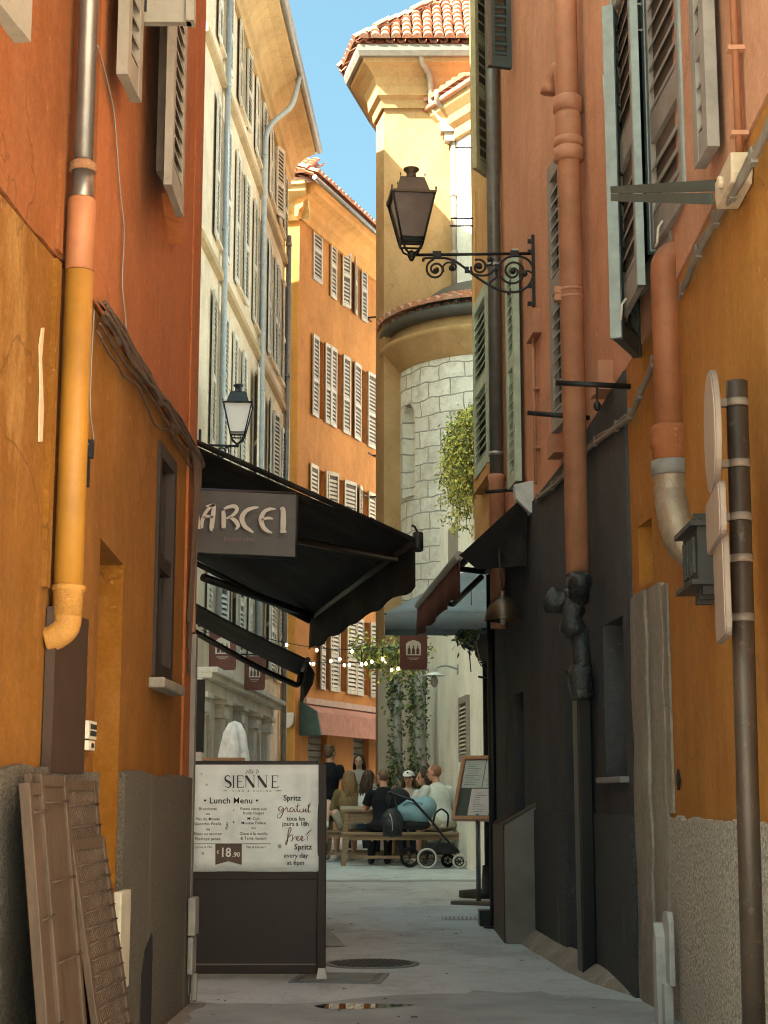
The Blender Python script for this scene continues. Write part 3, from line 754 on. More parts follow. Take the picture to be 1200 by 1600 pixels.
# rain pipes into a hopper
Yp = 29.86
M['old_pipe'] = paint('weathered pipe',(.36,.29,.22),.6,.4,(.52,.46,.38))
pts = [at(x,y,Yy) for x,y,Yy in ((657,76,29.45),(657,95,29.5),(672,118,29.7),(674,165,Yp),(690,188,Yp),(698,192,Yp))]
pipe('drainpipe', arc(pts,6,.4), .06, M['old_pipe'], tower)
pts = [at(x,y,Yy) for x,y,Yy in ((684,142,29.5),(682,152,29.5),(686,165,29.6),(704,175,29.7),(706,190,Yp))]
pipe('drainpipe', arc(pts,6,.4), .05, M['old_pipe'], tower)
h = at(702,200,Yp); b = MB(); b.box(-.18,.18,-.14,.1,-.12,.14,frame(h)); b.box(-.1,.1,-.1,.08,-.3,-.12,frame(h),taper=0); b.build('rain_hopper', M['old_pipe'], tower)
pipe('drainpipe', [at(708,210,Yp),at(710,470,Yp)], .055, M['old_pipe'], tower, [at(709,305,Yp),at(710,395,Yp)])
# stone apse, ashlar, with an arched niche
AC = (2.2,30.5); AR = 1.95
t = NT('ashlar')
sep = t.n('ShaderNodeSeparateXYZ'); t.link(t.pos, sep.inputs[0])
def mth(op,a,b_=None):
    x = t.n('ShaderNodeMath', operation=op)
    for i,v in enumerate((a,b_)):
        if v is None: continue
        if isinstance(v,(int,float)): x.inputs[i].default_value = v
        else: t.link(v,x.inputs[i])
    return x.outputs[0]
ang = mth('MULTIPLY', mth('ARCTAN2', mth('SUBTRACT',sep.outputs[1],AC[1]), mth('SUBTRACT',sep.outputs[0],AC[0])), AR)
cmb = t.n('ShaderNodeCombineXYZ'); t.link(ang,cmb.inputs[0]); t.link(sep.outputs[2],cmb.inputs[1])
wob = t.n('ShaderNodeTexNoise'); wob.inputs['Scale'].default_value = 2.0; t.link(t.pos, wob.inputs['Vector'])
wv = t.n('ShaderNodeVectorMath', operation='SCALE'); wv.inputs['Scale'].default_value = .16; t.link(wob.outputs['Color'], wv.inputs[0])
av = t.n('ShaderNodeVectorMath', operation='ADD'); t.link(cmb.outputs[0], av.inputs[0]); t.link(wv.outputs[0], av.inputs[1])
br = t.n('ShaderNodeTexBrick'); t.link(av.outputs[0], br.inputs['Vector']); br.inputs['Scale'].default_value = 1.0
br.inputs['Brick Width'].default_value = .50; br.inputs['Row Height'].default_value = .31; br.inputs['Mortar Size'].default_value = .014; br.inputs['Mortar Smooth'].default_value = .3
br.inputs['Color1'].default_value = (.74,.67,.55,1); br.inputs['Color2'].default_value = (.85,.79,.67,1); br.inputs['Mortar'].default_value = (.32,.28,.22,1); br.offset = .45
a = t.mix(t.mul(t.ramp(t.noise(5,6,.7),.45,.66),.6), br.outputs['Color'], (.46,.40,.31))
a = t.mix(t.mul(t.ramp(t.noise(1.1,5,.65,stretch=(1,1,.35)),.52,.68),.5), a, (.42,.37,.29))
a = t.mix(t.mul(t.ramp(t.noise(14,5,.7),.5,.7),.35), a, (.80,.77,.70))
t.color(a); t.set(Roughness=.9)
t.bump(t.addv(t.mul(br.outputs['Fac'],-1.2), t.mul(t.noise(11,6,.7),1.2)), .8, .03); M['ashlar'] = t.m
b = MB(); n0, n1 = R(199), R(214); NN = 64
angs = [n1+(2*math.pi+n0-n1)*i/NN for i in range(NN+1)]
b.add([(AC[0]+AR*math.cos(a_),AC[1]+AR*math.sin(a_),z) for z in (1,9.08) for a_ in angs], [(i,i+1,i+1+NN+1,i+NN+1) for i in range(NN)], None, True)
na = 10; az = [n0+(n1-n0)*i/na for i in range(na+1)]; zn0 = 6.5
zt_ = [7.95+.36*math.sqrt(max(0,1-((i-na/2)/(na/2))**2)) for i in range(na+1)]
P = lambda a_,z,r=AR: (AC[0]+r*math.cos(a_),AC[1]+r*math.sin(a_),z)
for i in range(na):
    A_, B_ = az[i], az[i+1]
    b.add([P(A_,1),P(B_,1),P(B_,zn0),P(A_,zn0)],[(0,1,2,3)]); b.add([P(A_,zt_[i]),P(B_,zt_[i+1]),P(B_,9.08),P(A_,9.08)],[(0,1,2,3)])
    b.add([P(A_,zn0,AR-.2),P(B_,zn0,AR-.2),P(B_,zt_[i+1],AR-.2),P(A_,zt_[i],AR-.2)],[(0,1,2,3)])
    b.add([P(A_,zt_[i],AR-.2),P(B_,zt_[i+1],AR-.2),P(B_,zt_[i+1]),P(A_,zt_[i])],[(0,1,2,3)])
    b.add([P(A_,zn0,AR-.2),P(B_,zn0,AR-.2),P(B_,zn0,AR+.05),P(A_,zn0,AR+.05)],[(0,1,2,3)])
for a_,zz_ in ((n0,zt_[0]),(n1,zt_[-1])): b.add([P(a_,zn0,AR-.2),P(a_,zn0),P(a_,zz_),P(a_,zz_,AR-.2)],[(0,1,2,3)])
b.build('apse', M['ashlar'], tower, fixn=True)
fa = Frame((AC[0],AC[1],0),(1,0,0),(0,1,0),(0,0,1))
b = MB(); b.lathe([(1.9,9.0),(1.99,9.02),(2.0,9.1),(2.05,9.14),(2.12,9.22),(2.2,9.34),(2.3,9.4),(2.32,9.46),(2.3,9.5),(2.14,9.53),(2.12,9.74),(1.9,9.74)],72,fa); b.build('cornice', M['tower_trim'], tower)
b = MB(); b.lathe([(2.05,9.72),(2.24,9.74),(2.3,9.82),(2.28,9.9),(1.2,10.7)],72,fa); b.build('gutter', paint('dark zinc',(.07,.062,.05),.6,.3,(.2,.18,.14)), tower)
b = MB()
for i in range(66):
    a_ = 2*math.pi*i/66
    d = Vector((math.cos(a_),math.sin(a_),0)); tg = Vector((-d.y,d.x,0))
    tile_roof(b, Vector((AC[0],AC[1],9.93))+d*2.27, tg, -d+Vector((0,0,.42)), 1, 4, seed=20+i)
b.build('apse_roof', M['tile'], tower)
# ================================================================== chapel wall
def sC(Y): return (Y-15)/13*CH.L
wall_part('wall', CH, [(0,0),(sC(27.2),0),(sC(27.2),4.3),(sC(24.6),4.3),(sC(24.6),5.2),(0,5.2)], M['chapel'], chapel, depth=.5)
CX = Wall(tuple(CH((sC(27.2),0,0)))[:2], (-.12,28.9), (0,-1))
w = CX.L; ar = [(.06,0),(.06,1.9)]+[(.34-.28*math.cos(math.pi*i/10),1.9+.3*math.sin(math.pi*i/10)) for i in range(1,10)]+[(.62,1.9),(.62,0)]
wall_part('wall', CX, [(0,0)]+ar+[(w,0),(w,3.6),(0,3.6)], plaster('pinkish render',(.66,.55,.42),(.6,.5,.38),None,.3), chapel, depth=.4, off=-.01)
b = MB(); b.box(.02,.7,-.6,-.42,0,2.3,CX); b.build('door', plaster('brown pink door render',(.42,.30,.22),(.36,.26,.2),None,.3), chapel)
s0,s1,z0,z1 = CH.box_px(722,1088,735,1190)
b = MB(); louvre(b, leaf_frame(CH,s0,.005,z0,0), s1-s0, z1-z0, .05, .055, .07, (), M['sh_taupe'], M['sh_grey']); b.build('louvre_vent', None, chapel)
b = MB(); s0,s1,z0,z1 = CH.box_px(702,820,716,895); b.box(s0,s1,-.01,.02,z0,z1,CH); b.build('window', M['sh_taupe'], chapel)
# ================================================================== fittings of the terracotta house
M['terra_pipe'] = paint('terracotta painted pipe',(.44,.205,.115),.6,.4,(.28,.115,.06),scale=5)
M['orange_pipe'] = paint('orange painted pipe',(.29,.105,.045),.6,.5,(.16,.055,.025),scale=6)
M['alu'] = paint('crinkled aluminium sleeve',(.34,.26,.185),.45,.6,(.36,.19,.06),metal=.4,bump=.8,scale=6)
M['brown_pipe'] = paint('dark brown iron pole',(.055,.036,.026),.45,.5,(.26,.17,.13),metal=.2,bump=.2,scale=7)
M['cable'] = paint('old grey cable',(.20,.17,.14),.7,.4,(.4,.36,.3))
def Rw(px,py,off=0): return (R1 if px > 1060 else R2).pt(px,py,off)
# wide downpipe with a side branch
c = .10; X0 = R2.sz(892,400,.1)[0]
top = R2((X0,c,HR-.1)); 
def zr(py): return R2.sz(892,py,.1)[1]
pp = [R2((X0,c,zr(905))), R2((X0,c,zr(228))), R2((X0,c+.005,zr(222))), R2((X0,c,zr(150))), top]
b = MB(); b.tube([R2((X0,c,zr(905))),R2((X0,c,HR-.2))],.066,18); wp = b.build('drainpipe', M['terra_pipe'], right_house)
b = MB()
for py,h in ((153,.05),(235,.045),(215,.03)):
    z = zr(py); b.tube([R2((X0,c,z-h)),R2((X0,c,z-h+.01)),R2((X0,c,z+h-.012)),R2((X0,c,z+h))],[.07,.086,.088,.072],18)
b.tube([R2((X0,c,zr(235)-.04)),R2((X0,c,zr(175))),R2((X0,c,zr(160)))],[.074,.078,.07],18); b.build('socket_joint', M['terra_pipe'], wp)
b = MB(); zt = zr(95)
b.tube(arc([R2((X0,c,zr(200))),R2((X0+.13,c,zr(150))),R2((X0+.14,c,zt)),R2((X0+.15,c+.02,zt+.10)),R2((X0+.23,c+.06,zt+.03)),R2((X0+.24,c+.07,zt-.04))],6,.4),[.05]*4+[.048]*22,14)
b.build('branch_pipe', M['terra_pipe'], wp)
for py in (456,468): 
    q = MB(); z = zr(py); q.tube([R2((X0,c,z-.008)),R2((X0,c,z+.008))],.071,18); q.box(-.03,.03,-.02,.03,-.02,.02,frame(R2((X0,c+.07,z)))); q.build('clamp', M['terra_pipe'], wp)
# wrapped elbows at its foot and a black duct below
b = MB(); z = zr(915); rw = random.Random(31)
b.tube(bez([tuple(R2((X0,c,z+.06))),tuple(R2((X0,c,z-.03))),tuple(R2((X0+.02,c+.05,z-.10))),tuple(R2((X0+.05,c+.13,z-.10))),tuple(R2((X0+.07,c+.19,z-.08)))],4),[.07,.078,.066,.085,.062,.08,.088,.07],26)
b.tube(bez([tuple(R2((X0,c,z-.08))),tuple(R2((X0-.10,c+.01,z-.06))),tuple(R2((X0-.17,c+.02,z+.0))),tuple(R2((X0-.2,c+.02,z+.05)))],4),[.06,.075,.058,.08,.07,.05],26)
b.tube(bez([tuple(R2((X0,c+.02,z-.1))),tuple(R2((X0-.03,c+.05,z-.22))),tuple(R2((X0-.01,c+.03,z-.33)))],4),[.06,.085,.066,.088,.06],26)
b.tube([R2((X0-.02,c,z-.3)),R2((X0-.02,c-.02,z-.62))],.06,26)
b.tube(bez([tuple(R2((X0-.02,c-.02,z-.52))),tuple(R2((X0-.02,c,z-.6))),tuple(R2((X0-.02,c-.01,z-.74)))],8),[.06,.085,.06],26)
from mathutils import noise as mnoise
for i_,p_ in enumerate(b.v):
    b.v[i_] = p_+mnoise.turbulence_vector(p_*16,3,True)*.022-Vector((.012,.012,.012))
b.v = [R2((X0,c,z-.15))+(q-R2((X0,c,z-.15)))*.85 for q in b.v]
wrap = paint('black plastic wrap',(.026,.029,.029),.38,.45,(.22,.25,.25),bump=1.0,scale=7); b.build('wrapped_elbow', wrap, wp)  # pale flecks in the wrap colour stand for glints
b = MB(); s_ = R2.sz(915,1250,.06)[0]; b.box(s_-.075,s_+.075,.03,.11,0.02,R2.sz(915,1045)[1],R2)
b.build('duct', paint('black duct',(.006,.007,.009),.4,.2), right_house, bevel=.01)
# second downpipe: orange, with rusted collars and an aluminium elbow
X1 = R2.sz(1042,520,.09)[0]
def zq(py): return R2.sz(1045,py,.09)[1]
b = MB(); b.tube(arc([R2((X1,.09,zq(672))),R2((X1,.09,zq(392))),R2((X1,-.1,zq(372)))]),.064,16); op = b.build('drainpipe', M['orange_pipe'], right_house)
rust = paint('rusted collar',(.30,.10,.035),.8,.6,(.5,.3,.14),bump=.6)
b = MB(); z0 = zq(740)
b.tube([R2((X1,.09,z)) for z in (z0,z0+.10,z0+.11,z0+.17,z0+.18,z0+.205)],[.08,.08,.09,.088,.094,.07],16); b.build('collar', rust, op)
b = MB(); b.tube([R2((X1,.09,z0-.02)),R2((X1,.09,z0-.018)),R2((X1,.09,z0+.045))],[.074,.086,.086],16); b.build('clamp', paint('grey clamp band',(.2,.19,.18),.6,.4), op)
b = MB(); ys = bez([(0,0,0),(-.02,-.10,.005),(-.10,-.2,.015),(-.14,-.3,.0),(-.15,-.37,-.06),(-.16,-.45,-.17)],5)
b.tube([R2((X1+q[0],.09+q[2],z0-.02+q[1])) for q in ys],[.074+.004*math.sin(i*2.4) for i in range(len(ys))],16); b.build('elbow', M['alu'], op)
# thin conduit and junction box with the cable that marks the colour change
b = MB(); p = R1.sz(1152,150,.03); b.tube([R1((p[0],.03,R1.sz(1152,262,.03)[1])),R1((p[0],.03,HR-.3))],.014,8); cp = b.build('conduit', M['orange_pipe'], right_house)
for py in (70,215):
    z = R1.sz(1152,py,.03)[1]; q = MB(); q.box(-.03,.03,-.02,.02,-.008,.008,frame(R1((p[0],.03,z)))); q.build('clip', M['terra_pipe'], cp)
s0,s1,z0,z1 = R1.box_px(1136,260,1164,308,.03)
b = MB(); b.prism([(s0,z0+.03),(s0+.02,z0),(s1-.02,z0),(s1,z0+.03),(s1,z1),(s0,z1)],.0,.075,R1); b.tube([R1((.5*(s0+s1),.07,.5*(z0+z1))),R1((.5*(s0+s1),.095,.5*(z0+z1)))],.022,10)
b.build('junction_box', paint('cream plastic box',(.50,.38,.26),.5,.2), right_house, bevel=.008)
pts = [R1.pt(1225,135,.03),R1.pt(1190,222,.03),R1.pt(1150,295,.05),R1.pt(1118,345,.03),R1.pt(1085,408,.03),R2.pt(1058,478,.03),R2.pt(1030,545,.04),R2.pt(1003,610,.035),R2.pt(985,650,.03),R2.pt(958,672,.03),R2.pt(918,703,.03),R2.pt(890,735,.03),R2.pt(868,757,.03),R2.pt(840,780,.03)]
sm = [Vector(q) for q in bez([tuple(q) for q in pts],6)]
b = MB(); b.tube(sm,.014,8); b.tube([q+Vector((0,0,.02+.008*math.sin(i*.9))) for i,q in enumerate(sm)],.009,6)
for i in range(3,len(sm),5): b.box(-.012,.012,-.02,.02,-.02,.035,frame(sm[i]))
tag(b.build('wall_cable', M['cable']), 'old grey cable running along the colour change of the terracotta house wall', 'cable')
# ------------------------------------------------------------------ shutters
def shutter_px(parent, W, x0,y0,x1,y1, off, mf, ms, ang=0, flip=False, pitch=.07, rails=(.3,.62), th=.045, name='shutter', label=None, stile=.07, z1=None, back=None):
    s0,s1,za,zb = W.box_px(x0,y0,x1,y1,off)
    b = MB(); fr = leaf_frame(W, s1 if flip else s0, off, za, ang, flip)
    louvre(b, fr, s1-s0, (z1 or zb)-za, th, pitch, stile, rails, mf, ms, .1, back); return b.build(name, None, parent, label=label)
win = MB(); s0,s1,z0,z1 = R2.box_px(985,60,1058,470)
# leaf swung out, dark inside face
hA = R2.pt(990,560,.03); 
za = hA.z; zb_ = R2.sz(970,28,.1)[1]
d = Vector((-.20,-.44,0)); x = d.normalized(); y = Vector((x.y,-x.x,0)); y = -y if y.y > 0 else y
b = MB(); louvre(b, Frame(hA,x,y,(0,0,1)), .36, zb_-za, .045, .075, .05, (.22,.6), M['sh_dark'], M['sh_dark'])
b.mat(M['sh_blue']); b.box(.36,.385,-.004,.05,0,zb_-za,Frame(hA,x,y,(0,0,1))); b.build('shutter', None, right_house, label='dark green shutter leaf swung out from the wall')
# taupe leaves of the big window with pale blue stiles
def taupe_leaf(x0,y0,x1,y1,off,rails,tilt):
    s0,s1,za,zb = R2.box_px(x0,y0,x1,y1,off); zb = 7.2
    fr = leaf_frame(R2, s1, off, za, tilt, True); w = s1-s0; h = zb-za
    b = MB(); louvre(b, fr, w, h, .03, .10, .075, rails, M['sh_taupe'], M['sh_taupe'], .14)
    b.mat(M['sh_blue']); b.box(-.02,.03,-.004,.036,-.01,h+.01,fr); b.box(w-.02,w+.01,-.002,.033,0,h,fr)
    o = b.build('shutter', None, right_house, label='weathered taupe shutter leaf with pale blue stile')
    q = MB(); q.tube([fr((.07,.05,h*.28)),fr((.07,.085,h*.28)),fr((.07,.085,h*.28+.13)),fr((.07,.05,h*.28+.13))],.007,6); q.build('handle', M['sh_grey'], o)
    q = MB(); q.tube([fr((w*.4,.03,.05)),fr((w*.4,.05,.02)),fr((w*.38,.055,-.05)),fr((w*.34,.06,-.06))],.006,6); q.build('latch', M['sh_grey'], o)
taupe_leaf(970,0,1015,484,.10,(.18,.40),R(4)); taupe_leaf(1019,0,1080,360,.05,(.13,.42),R(1))
s0,s1,z0,z1 = R2.box_px(1000,0,1052,395,0)
b = MB(); b.box(s0,s1,-.02,.012,z0-.05,7.0,R2); b.build('window', M['dark'], right_house)
b = MB(); b.box(s0-.1,s1+.15,-.02,.06,z0-.12,z0-.06,R2); b.build('sill', M['cement'], right_house)
# flat hold-open strap
a_, e_ = R2.pt(958,297,.34), R1.pt(1122,290,.05)
b = MB(); dd = (e_-a_).normalized(); n_ = Vector((0,0,1))
for k,(p,q) in enumerate(((a_,e_),(a_+Vector((.0,0,-.035)),e_+Vector((-.02,0,-.05))))): b.slab(p-n_*.016,q-n_*.022,q+n_*.022,p+n_*.016,.012)
tag(b.build('shutter_strap', M['sh_dark']), 'dark green metal strap holding the big taupe shutters open', 'metal strap')
# leaves lying flat on the wall further along, seen edge on
shutter_px(right_house, R1, 1100,-160,1118,262, .03, M['sh_taupe'], M['sh_taupe'], R(3), False, .085, (.4,), label='taupe shutter leaf beside the conduit')
shutter_px(right_house, R2, 872,240,890,672, .06, M['sh_taupe'], M['sh_blue'], R(2), False, .075, (.5,), label='grey green shutter leaf behind the wide downpipe')
shutter_px(right_house, R2, 801,395,813,762, .03, M['sh_green'], M['sh_green'], R(1), False, .07, (.5,), label='pale green shutter leaf beside the lamp bracket')
# tall dark leaf folded out above the grey pipe
hD = R2.pt(797,110,.03); zt_ = R2.sz(797,-60,.03)[1]
b = MB(); x = Vector((-1,-.25,0)).normalized(); y = Vector((-x.y,x.x,0)); y = -y if y.y>0 else y
louvre(b, Frame(hD,x,y,(0,0,1)), .17, 1.5, .045, .075, .04, (.5,), M['sh_dark'], M['sh_dark']); b.box(.16,.185,-.005,.05,0,1.5,Frame(hD,x,y,(0,0,1)))
b.build('shutter', None, right_house, label='dark green leaf folded out above the grey drainpipe')
# corner drainpipe between the two houses: grey zinc above, painted below
s_ = R2.L-.06; zc = R2.sz(782,742,.07)[1]
b = MB(); b.tube([R2((s_,.07,zc)),R2((s_,.07,HR-.1))],.052,14); gp = b.build('drainpipe', paint('grey zinc pipe',(.17,.18,.17),.45,.3,metal=.4), right_house)
b = MB(); b.tube([R2((s_,.07,2.2)),R2((s_,.07,zc-.02)),R2((s_,.07,zc)),R2((s_,.07,zc+.04))],[.06,.06,.068,.068],14); b.build('lower_pipe', M['terra_pipe'], gp)
b = MB(); 
for py in (392,700): z = R2.sz(782,py,.07)[1]; b.tube([R2((s_,.07,z-.015)),R2((s_,.07,z+.015))],.06,14)
b.build('clamp', M['zinc'], gp)
# box and thin pipe below the lamp bracket, small vents, hooks
s0,s1,z0,z1 = R2.box_px(828,492,838,530,.03)
b = MB(); b.box(s0-.03,s1,.0,.06,z0,z1,R2); s_ = (s0+s1)/2; b.tube([R2((s_,.03,R2.sz(834,760,.03)[1])),R2((s_,.03,z0))],.012,8)
for py in (620,712): z = R2.sz(834,py)[1]; b.box(s_-.05,s_+.05,0,.04,z-.008,z+.008,R2)
b.build('conduit', M['terra_pipe'], right_house)
for px,py in ((952,590),(880,690)):
    s_,z_ = R2.sz(px,py); b = MB(); b.prism([(s_-.1,z_-.09),(s_+.12,z_-.09),(s_+.12,z_+.03),(s_-.1,z_+.07)],.0,.08,R2); b.build('sloped_vent', M['terra_pipe'], right_house)
# iron bars standing out from the wall
for (xa,ya,xb,yb,lab) in ((985,604,868,598,'dark iron bar with hanging hook sticking out under the dark green shutter'),(921,653,824,645,'dark iron bar sticking out of the wall across the wide downpipe'),(806,765,758,769,'short dark iron bar sticking out beside the foot of the grey drainpipe')):
    a_ = R2.pt(xa,ya,.0); p = a_ + (ray(xb,yb)*(a_.y/ray(xb,yb).y)+Vector((0,0,EYE))-a_)
    b = MB(); b.tube([a_,p],.016,4); b.mat(M['iron'])
    if xa > 980: m_ = a_.lerp(p,.45); b.tube([m_,m_-Vector((0,0,.09))],.006,6); b.ball(m_-Vector((0,0,.11)),.02,.02,.028)
    tag(b.build('iron_bar', M['iron']), lab, 'iron bar', 'iron bars on the terracotta wall')
# meter vent with brackets
s0,s1,z0,z1 = R1.box_px(1088,832,1112,915,.05)
b = MB(); b.mat(paint('black vent metal',(.03,.03,.028),.5,.3)); b.box(s0,s1,.0,.10,z0,z1,R1)
for k in range(4): x_ = s0+(s1-s0)*(.2+.2*k); b.box(x_-.012,x_+.012,.098,.112,z0+.03,z1-.03,R1)
b.box(s0-.03,s1+.03,-.0,.13,z1,z1+.018,R1); b.box(s0-.03,s1+.03,0,.13,z0-.02,z0-.002,R1)
for k in range(3): b.box(s0+.03+.07*k,s0+.07+.07*k,.02,.08,z1+.018,z1+.05+.015*k,R1); b.box(s0+.03+.07*k,s0+.07+.07*k,.02,.08,z0-.05-.01*k,z0-.02,R1)
tag(b.build('vent_grille', None), 'small black metal vent grille on the ochre wall beside the sign pole', 'vent')
# recess shading drawn as a flat grey patch; a dark patch for a hole
b = MB(); s0,s1,z0,z1 = R2.box_px(1036,912,1050,1270,0); b.box(s0,s1,-.0,.012,z0,z1,R2); b.build('recess_patch', M['cement'], right_house)
b = MB(); s_,z_ = R1.sz(1062,1220); b.prism([(s_-.03,z_),(s_,z_-.04),(s_+.02,z_),(s_,z_+.05)],.0,.012,R1); b.build('wall_hole', M['dark'], right_house)
# grey cable guard at the foot of the pilaster
s_,z_ = R2.sz(1048,1500,.08)
b = MB(); top = R2.sz(1048,1425,.08)[1]
b.prism([(s_-.06,.16),(s_+.06,.16),(s_+.06,top-.05),(s_+.03,top),(s_-.04,top),(s_-.06,top-.04)],.075,.10,R2)
b.prism([(s_+.01,.0),(s_+.075,.0),(s_+.075,.33),(s_+.05,.42),(s_+.01,.36)],.09,.14,R2); b.box(s_-.035,s_+.03,.08,.12,0,.17,R2)
tag(b.build('cable_guard', paint('grey guard paint',(.42,.41,.40),.5,.3), None, .006), 'grey metal cable guard at the foot of the worn cement pilaster', 'cable guard')
# ------------------------------------------------------------------ sign pole
pb = R1.pt(1176,1600,.16); pb.z = 0
pt_ = (R1.pt(1153,575,.16)).z
sp = thing('sign_pole', 'dark brown street sign pole with signs seen edge on against the ochre wall', 'sign pole', (pb.x,pb.y,0))
b = MB(); b.tube([(pb.x,pb.y,0),(pb.x+.028,pb.y,pt_)],.034,18); b.build('pole', M['brown_pipe'], sp)
white = paint('sign back metal',(.17,.13,.105),.5,.45,(.25,.19,.15)); pink = paint('faded pink sign face',(.30,.20,.155),.5,.7,(.40,.32,.26),scale=4)
th_ = R(83.5); sx = Vector((math.cos(th_),math.sin(th_),0)); sn = Vector((-sx.y,sx.x,0)); sn = sn if sn.x<0 else -sn
def pz(py): return EYE+pb.y*ray(1150,py).z/ray(1150,py).y
def sign_plate(poly, off, name, label):
    fr = Frame(Vector((pb.x+.02,pb.y,0))+sn*off, sx, sn, (0,0,1)); q = MB(); q.mat(white); q.prism(poly,0,.018,fr)
    o = q.build(name, None, sp, .004, label); q = MB()
    cx = sum(p[0] for p in poly)/len(poly); cz = sum(p[1] for p in poly)/len(poly)
    q.prism([(cx+(p[0]-cx)*.93,cz+(p[1]-cz)*.96) for p in poly],.018,.021,fr); q.build('face', pink, o); return o
zc = (pz(580)+pz(772))/2; rr = (pz(580)-pz(772))/2
sign_plate([(rr*math.cos(2*math.pi*i/40),zc+rr*math.sin(2*math.pi*i/40)) for i in range(40)], .062, 'round_sign', 'round road sign with a faded pink face')
def rr_rect(w,z0,z1,r=.04):
    out = []
    for cx,cz,a0 in ((w-r,z1-r,0),(-w+r,z1-r,90),(-w+r,z0+r,180),(w-r,z0+r,270)): out += [(cx+r*math.cos(R(a0+k*22.5)),cz+r*math.sin(R(a0+k*22.5))) for k in range(5)]
    return out
sign_plate(rr_rect(.24,pz(852),pz(770)), .062, 'square_sign', 'small square plate under the round sign')
sign_plate(rr_rect(.16,pz(1000),pz(838)), .05, 'tall_sign', 'narrow tall plate lowest on the pole')
for py in (630,725,808,873,965):
    b = MB(); z = pz(py); xx = pb.x+.028*z/pt_; b.tube([(xx,pb.y,z-.012),(xx,pb.y,z+.012)],.0365,18); b.box(-.06,.0,-.012,.012,-.012,.012,frame((xx,pb.y,z))); b.build('clamp', white, sp)
# ================================================================== shutters of the narrow ochre house
z0 = R3.sz(752,300,.03)[1]; hG = R3.pt(763,270,.03)
b = MB(); x = Vector((-.55,-.9,0)).normalized(); y = Vector((-x.y,x.x,0)); y = -y if y.y>0 else y
louvre(b, Frame(R3.pt(768,285,.03),x,y,(0,0,1)), .34, 1.75, .045, .085, .055, (.36,.62), M['sh_olive'], M['sh_olive']); b.build('shutter', None, ochre_house, label='olive shutter leaf swung out high up')
shutter_px(ochre_house, R3, 750,455,769,738, .03, M['sh_green'], M['sh_green'], R(1), False, .07, (.45,), label='sage green shutter leaf above the plant')
b = MB(); s0,s1,z0,z1 = R3.box_px(751,740,769,748,.02); b.box(s0-.1,s1+.1,0,.07,z0-.05,z1,R3); b.build('sill', M['ochre2'], ochre_house)
b = MB(); s_ = R3.sz(757,600,.05)[0]
for yy in ((340,1.0),(352,1.0)): pass
b.tube([R3.pt(742,780,.06),R3.pt(742,300,.06)],.012,6); b.build('conduit', M['ochre2'], ochre_house)
for (xa,xb,yy) in ((704,752,341),(703,742,353),(712,770,231)):
    p,q = at(xa,yy,13.75), at(xb,yy,13.75); b = MB(); b.tube([p,q],.008,6); b.build('washing_line_bracket', M['iron'], ochre_house)
# ================================================================== fittings of the near left house
M['white_sh'] = paint('old white shutter paint',(.235,.20,.155),.6,.6,(.11,.085,.06),scale=7)
M['yellow_pipe'] = paint('ochre painted pipe',(.33,.145,.016),.55,.45,(.20,.08,.014),scale=5)
M['steel'] = paint('bare steel pipe',(.24,.215,.19),.32,.3,(.12,.1,.085),metal=.75,scale=5)
PX, PY = -.952, 4.79
def pzl(py): return EYE+PY*ray(115,py).z/ray(115,py).y
lp = MB(); lp.tube([(PX,PY,pzl(262)),(PX,PY,HL-.1)],.0305,18); lp.tube([(PX,PY,pzl(330)),(PX,PY,pzl(268))],.034,18); lpo = lp.build('drainpipe', M['steel'], left_house)
b = MB(); z = pzl(262)
r_ = random.Random(4); b.tube([(PX,PY,z-.014),(PX,PY,z-.012),(PX,PY,z+.012),(PX,PY,z+.02)],[.037,.044,.042,.032],18); b.build('rusty_collar', paint('rust lump',(.24,.11,.05),.9,.6,(.40,.30,.2),bump=1.0), lpo)
b = MB(); b.tube([(PX,PY,pzl(424)),(PX,PY,pzl(314)),(PX,PY,pzl(311))],[.0445,.0445,.04],18); b.build('orange_length', paint('pink orange painted pipe',(.34,.125,.05),.55,.45,(.22,.08,.03)), lpo)
b = MB(); b.tube([(PX,PY,pzl(920)),(PX,PY,pzl(425))],.0442,18); b.build('ochre_length', M['yellow_pipe'], lpo)
b = MB(); z = pzl(948); b.tube([(PX,PY,z-.03),(PX,PY,z+.045),(PX,PY,z+.05),(PX,PY,z+.062),(PX,PY,z+.066)],[.044,.046,.052,.052,.044],18)
b.tube(bez([(PX,PY,z-.02),(PX-.004,PY,z-.06),(PX-.03,PY-.01,z-.09),(PX-.06,PY-.012,z-.10)],5),[.044,.043,.04,.036],14)
b.build('elbow', paint('flaking ochre iron',(.36,.165,.03),.75,.6,(.14,.055,.02),bump=.8), lpo)
# mortar bead beside the pipe
b = MB(); r_ = random.Random(6); s0 = L1.L-(5.155-4.70)
zs = [pzl(y) for y in range(250,930,14)]
pl = [(s0+.012-r_.uniform(0,.016),z) for z in zs]; pr_ = [(s0+.05,z) for z in zs]
k = next(i for i,z in enumerate(zs) if z < ZB)
b.mat(M['orange']); b.prism(pl[:k]+pr_[:k][::-1],-.01,.012,L1); b.mat(M['ochre']); b.prism(pl[k:]+pr_[k:][::-1],-.01,.012,L1); b.build('mortar_bead', None, left_house)
b = MB(); s0,s1,z0,z1 = L1.box_px(84,952,116,1208,.03); b.box(s0,L1.L-.02,-.0,.03,z0,z1,L1)
b.build('corner_board', paint('dark brown board paint',(.042,.021,.012),.6,.3,(.13,.075,.05)), left_house)
# faded white streak and chips
b = MB(); pts = [(68,512),(64,560),(67,640),(65,690),(60,690),(62,600),(61,540),(65,512)]
b.prism([L1.sz(x,y) for x,y in pts],-.002,.0035,L1); b.build('lime_streak', plaster('lime streak',(.52,.36,.22),(.5,.34,.2),None,.2), left_house)
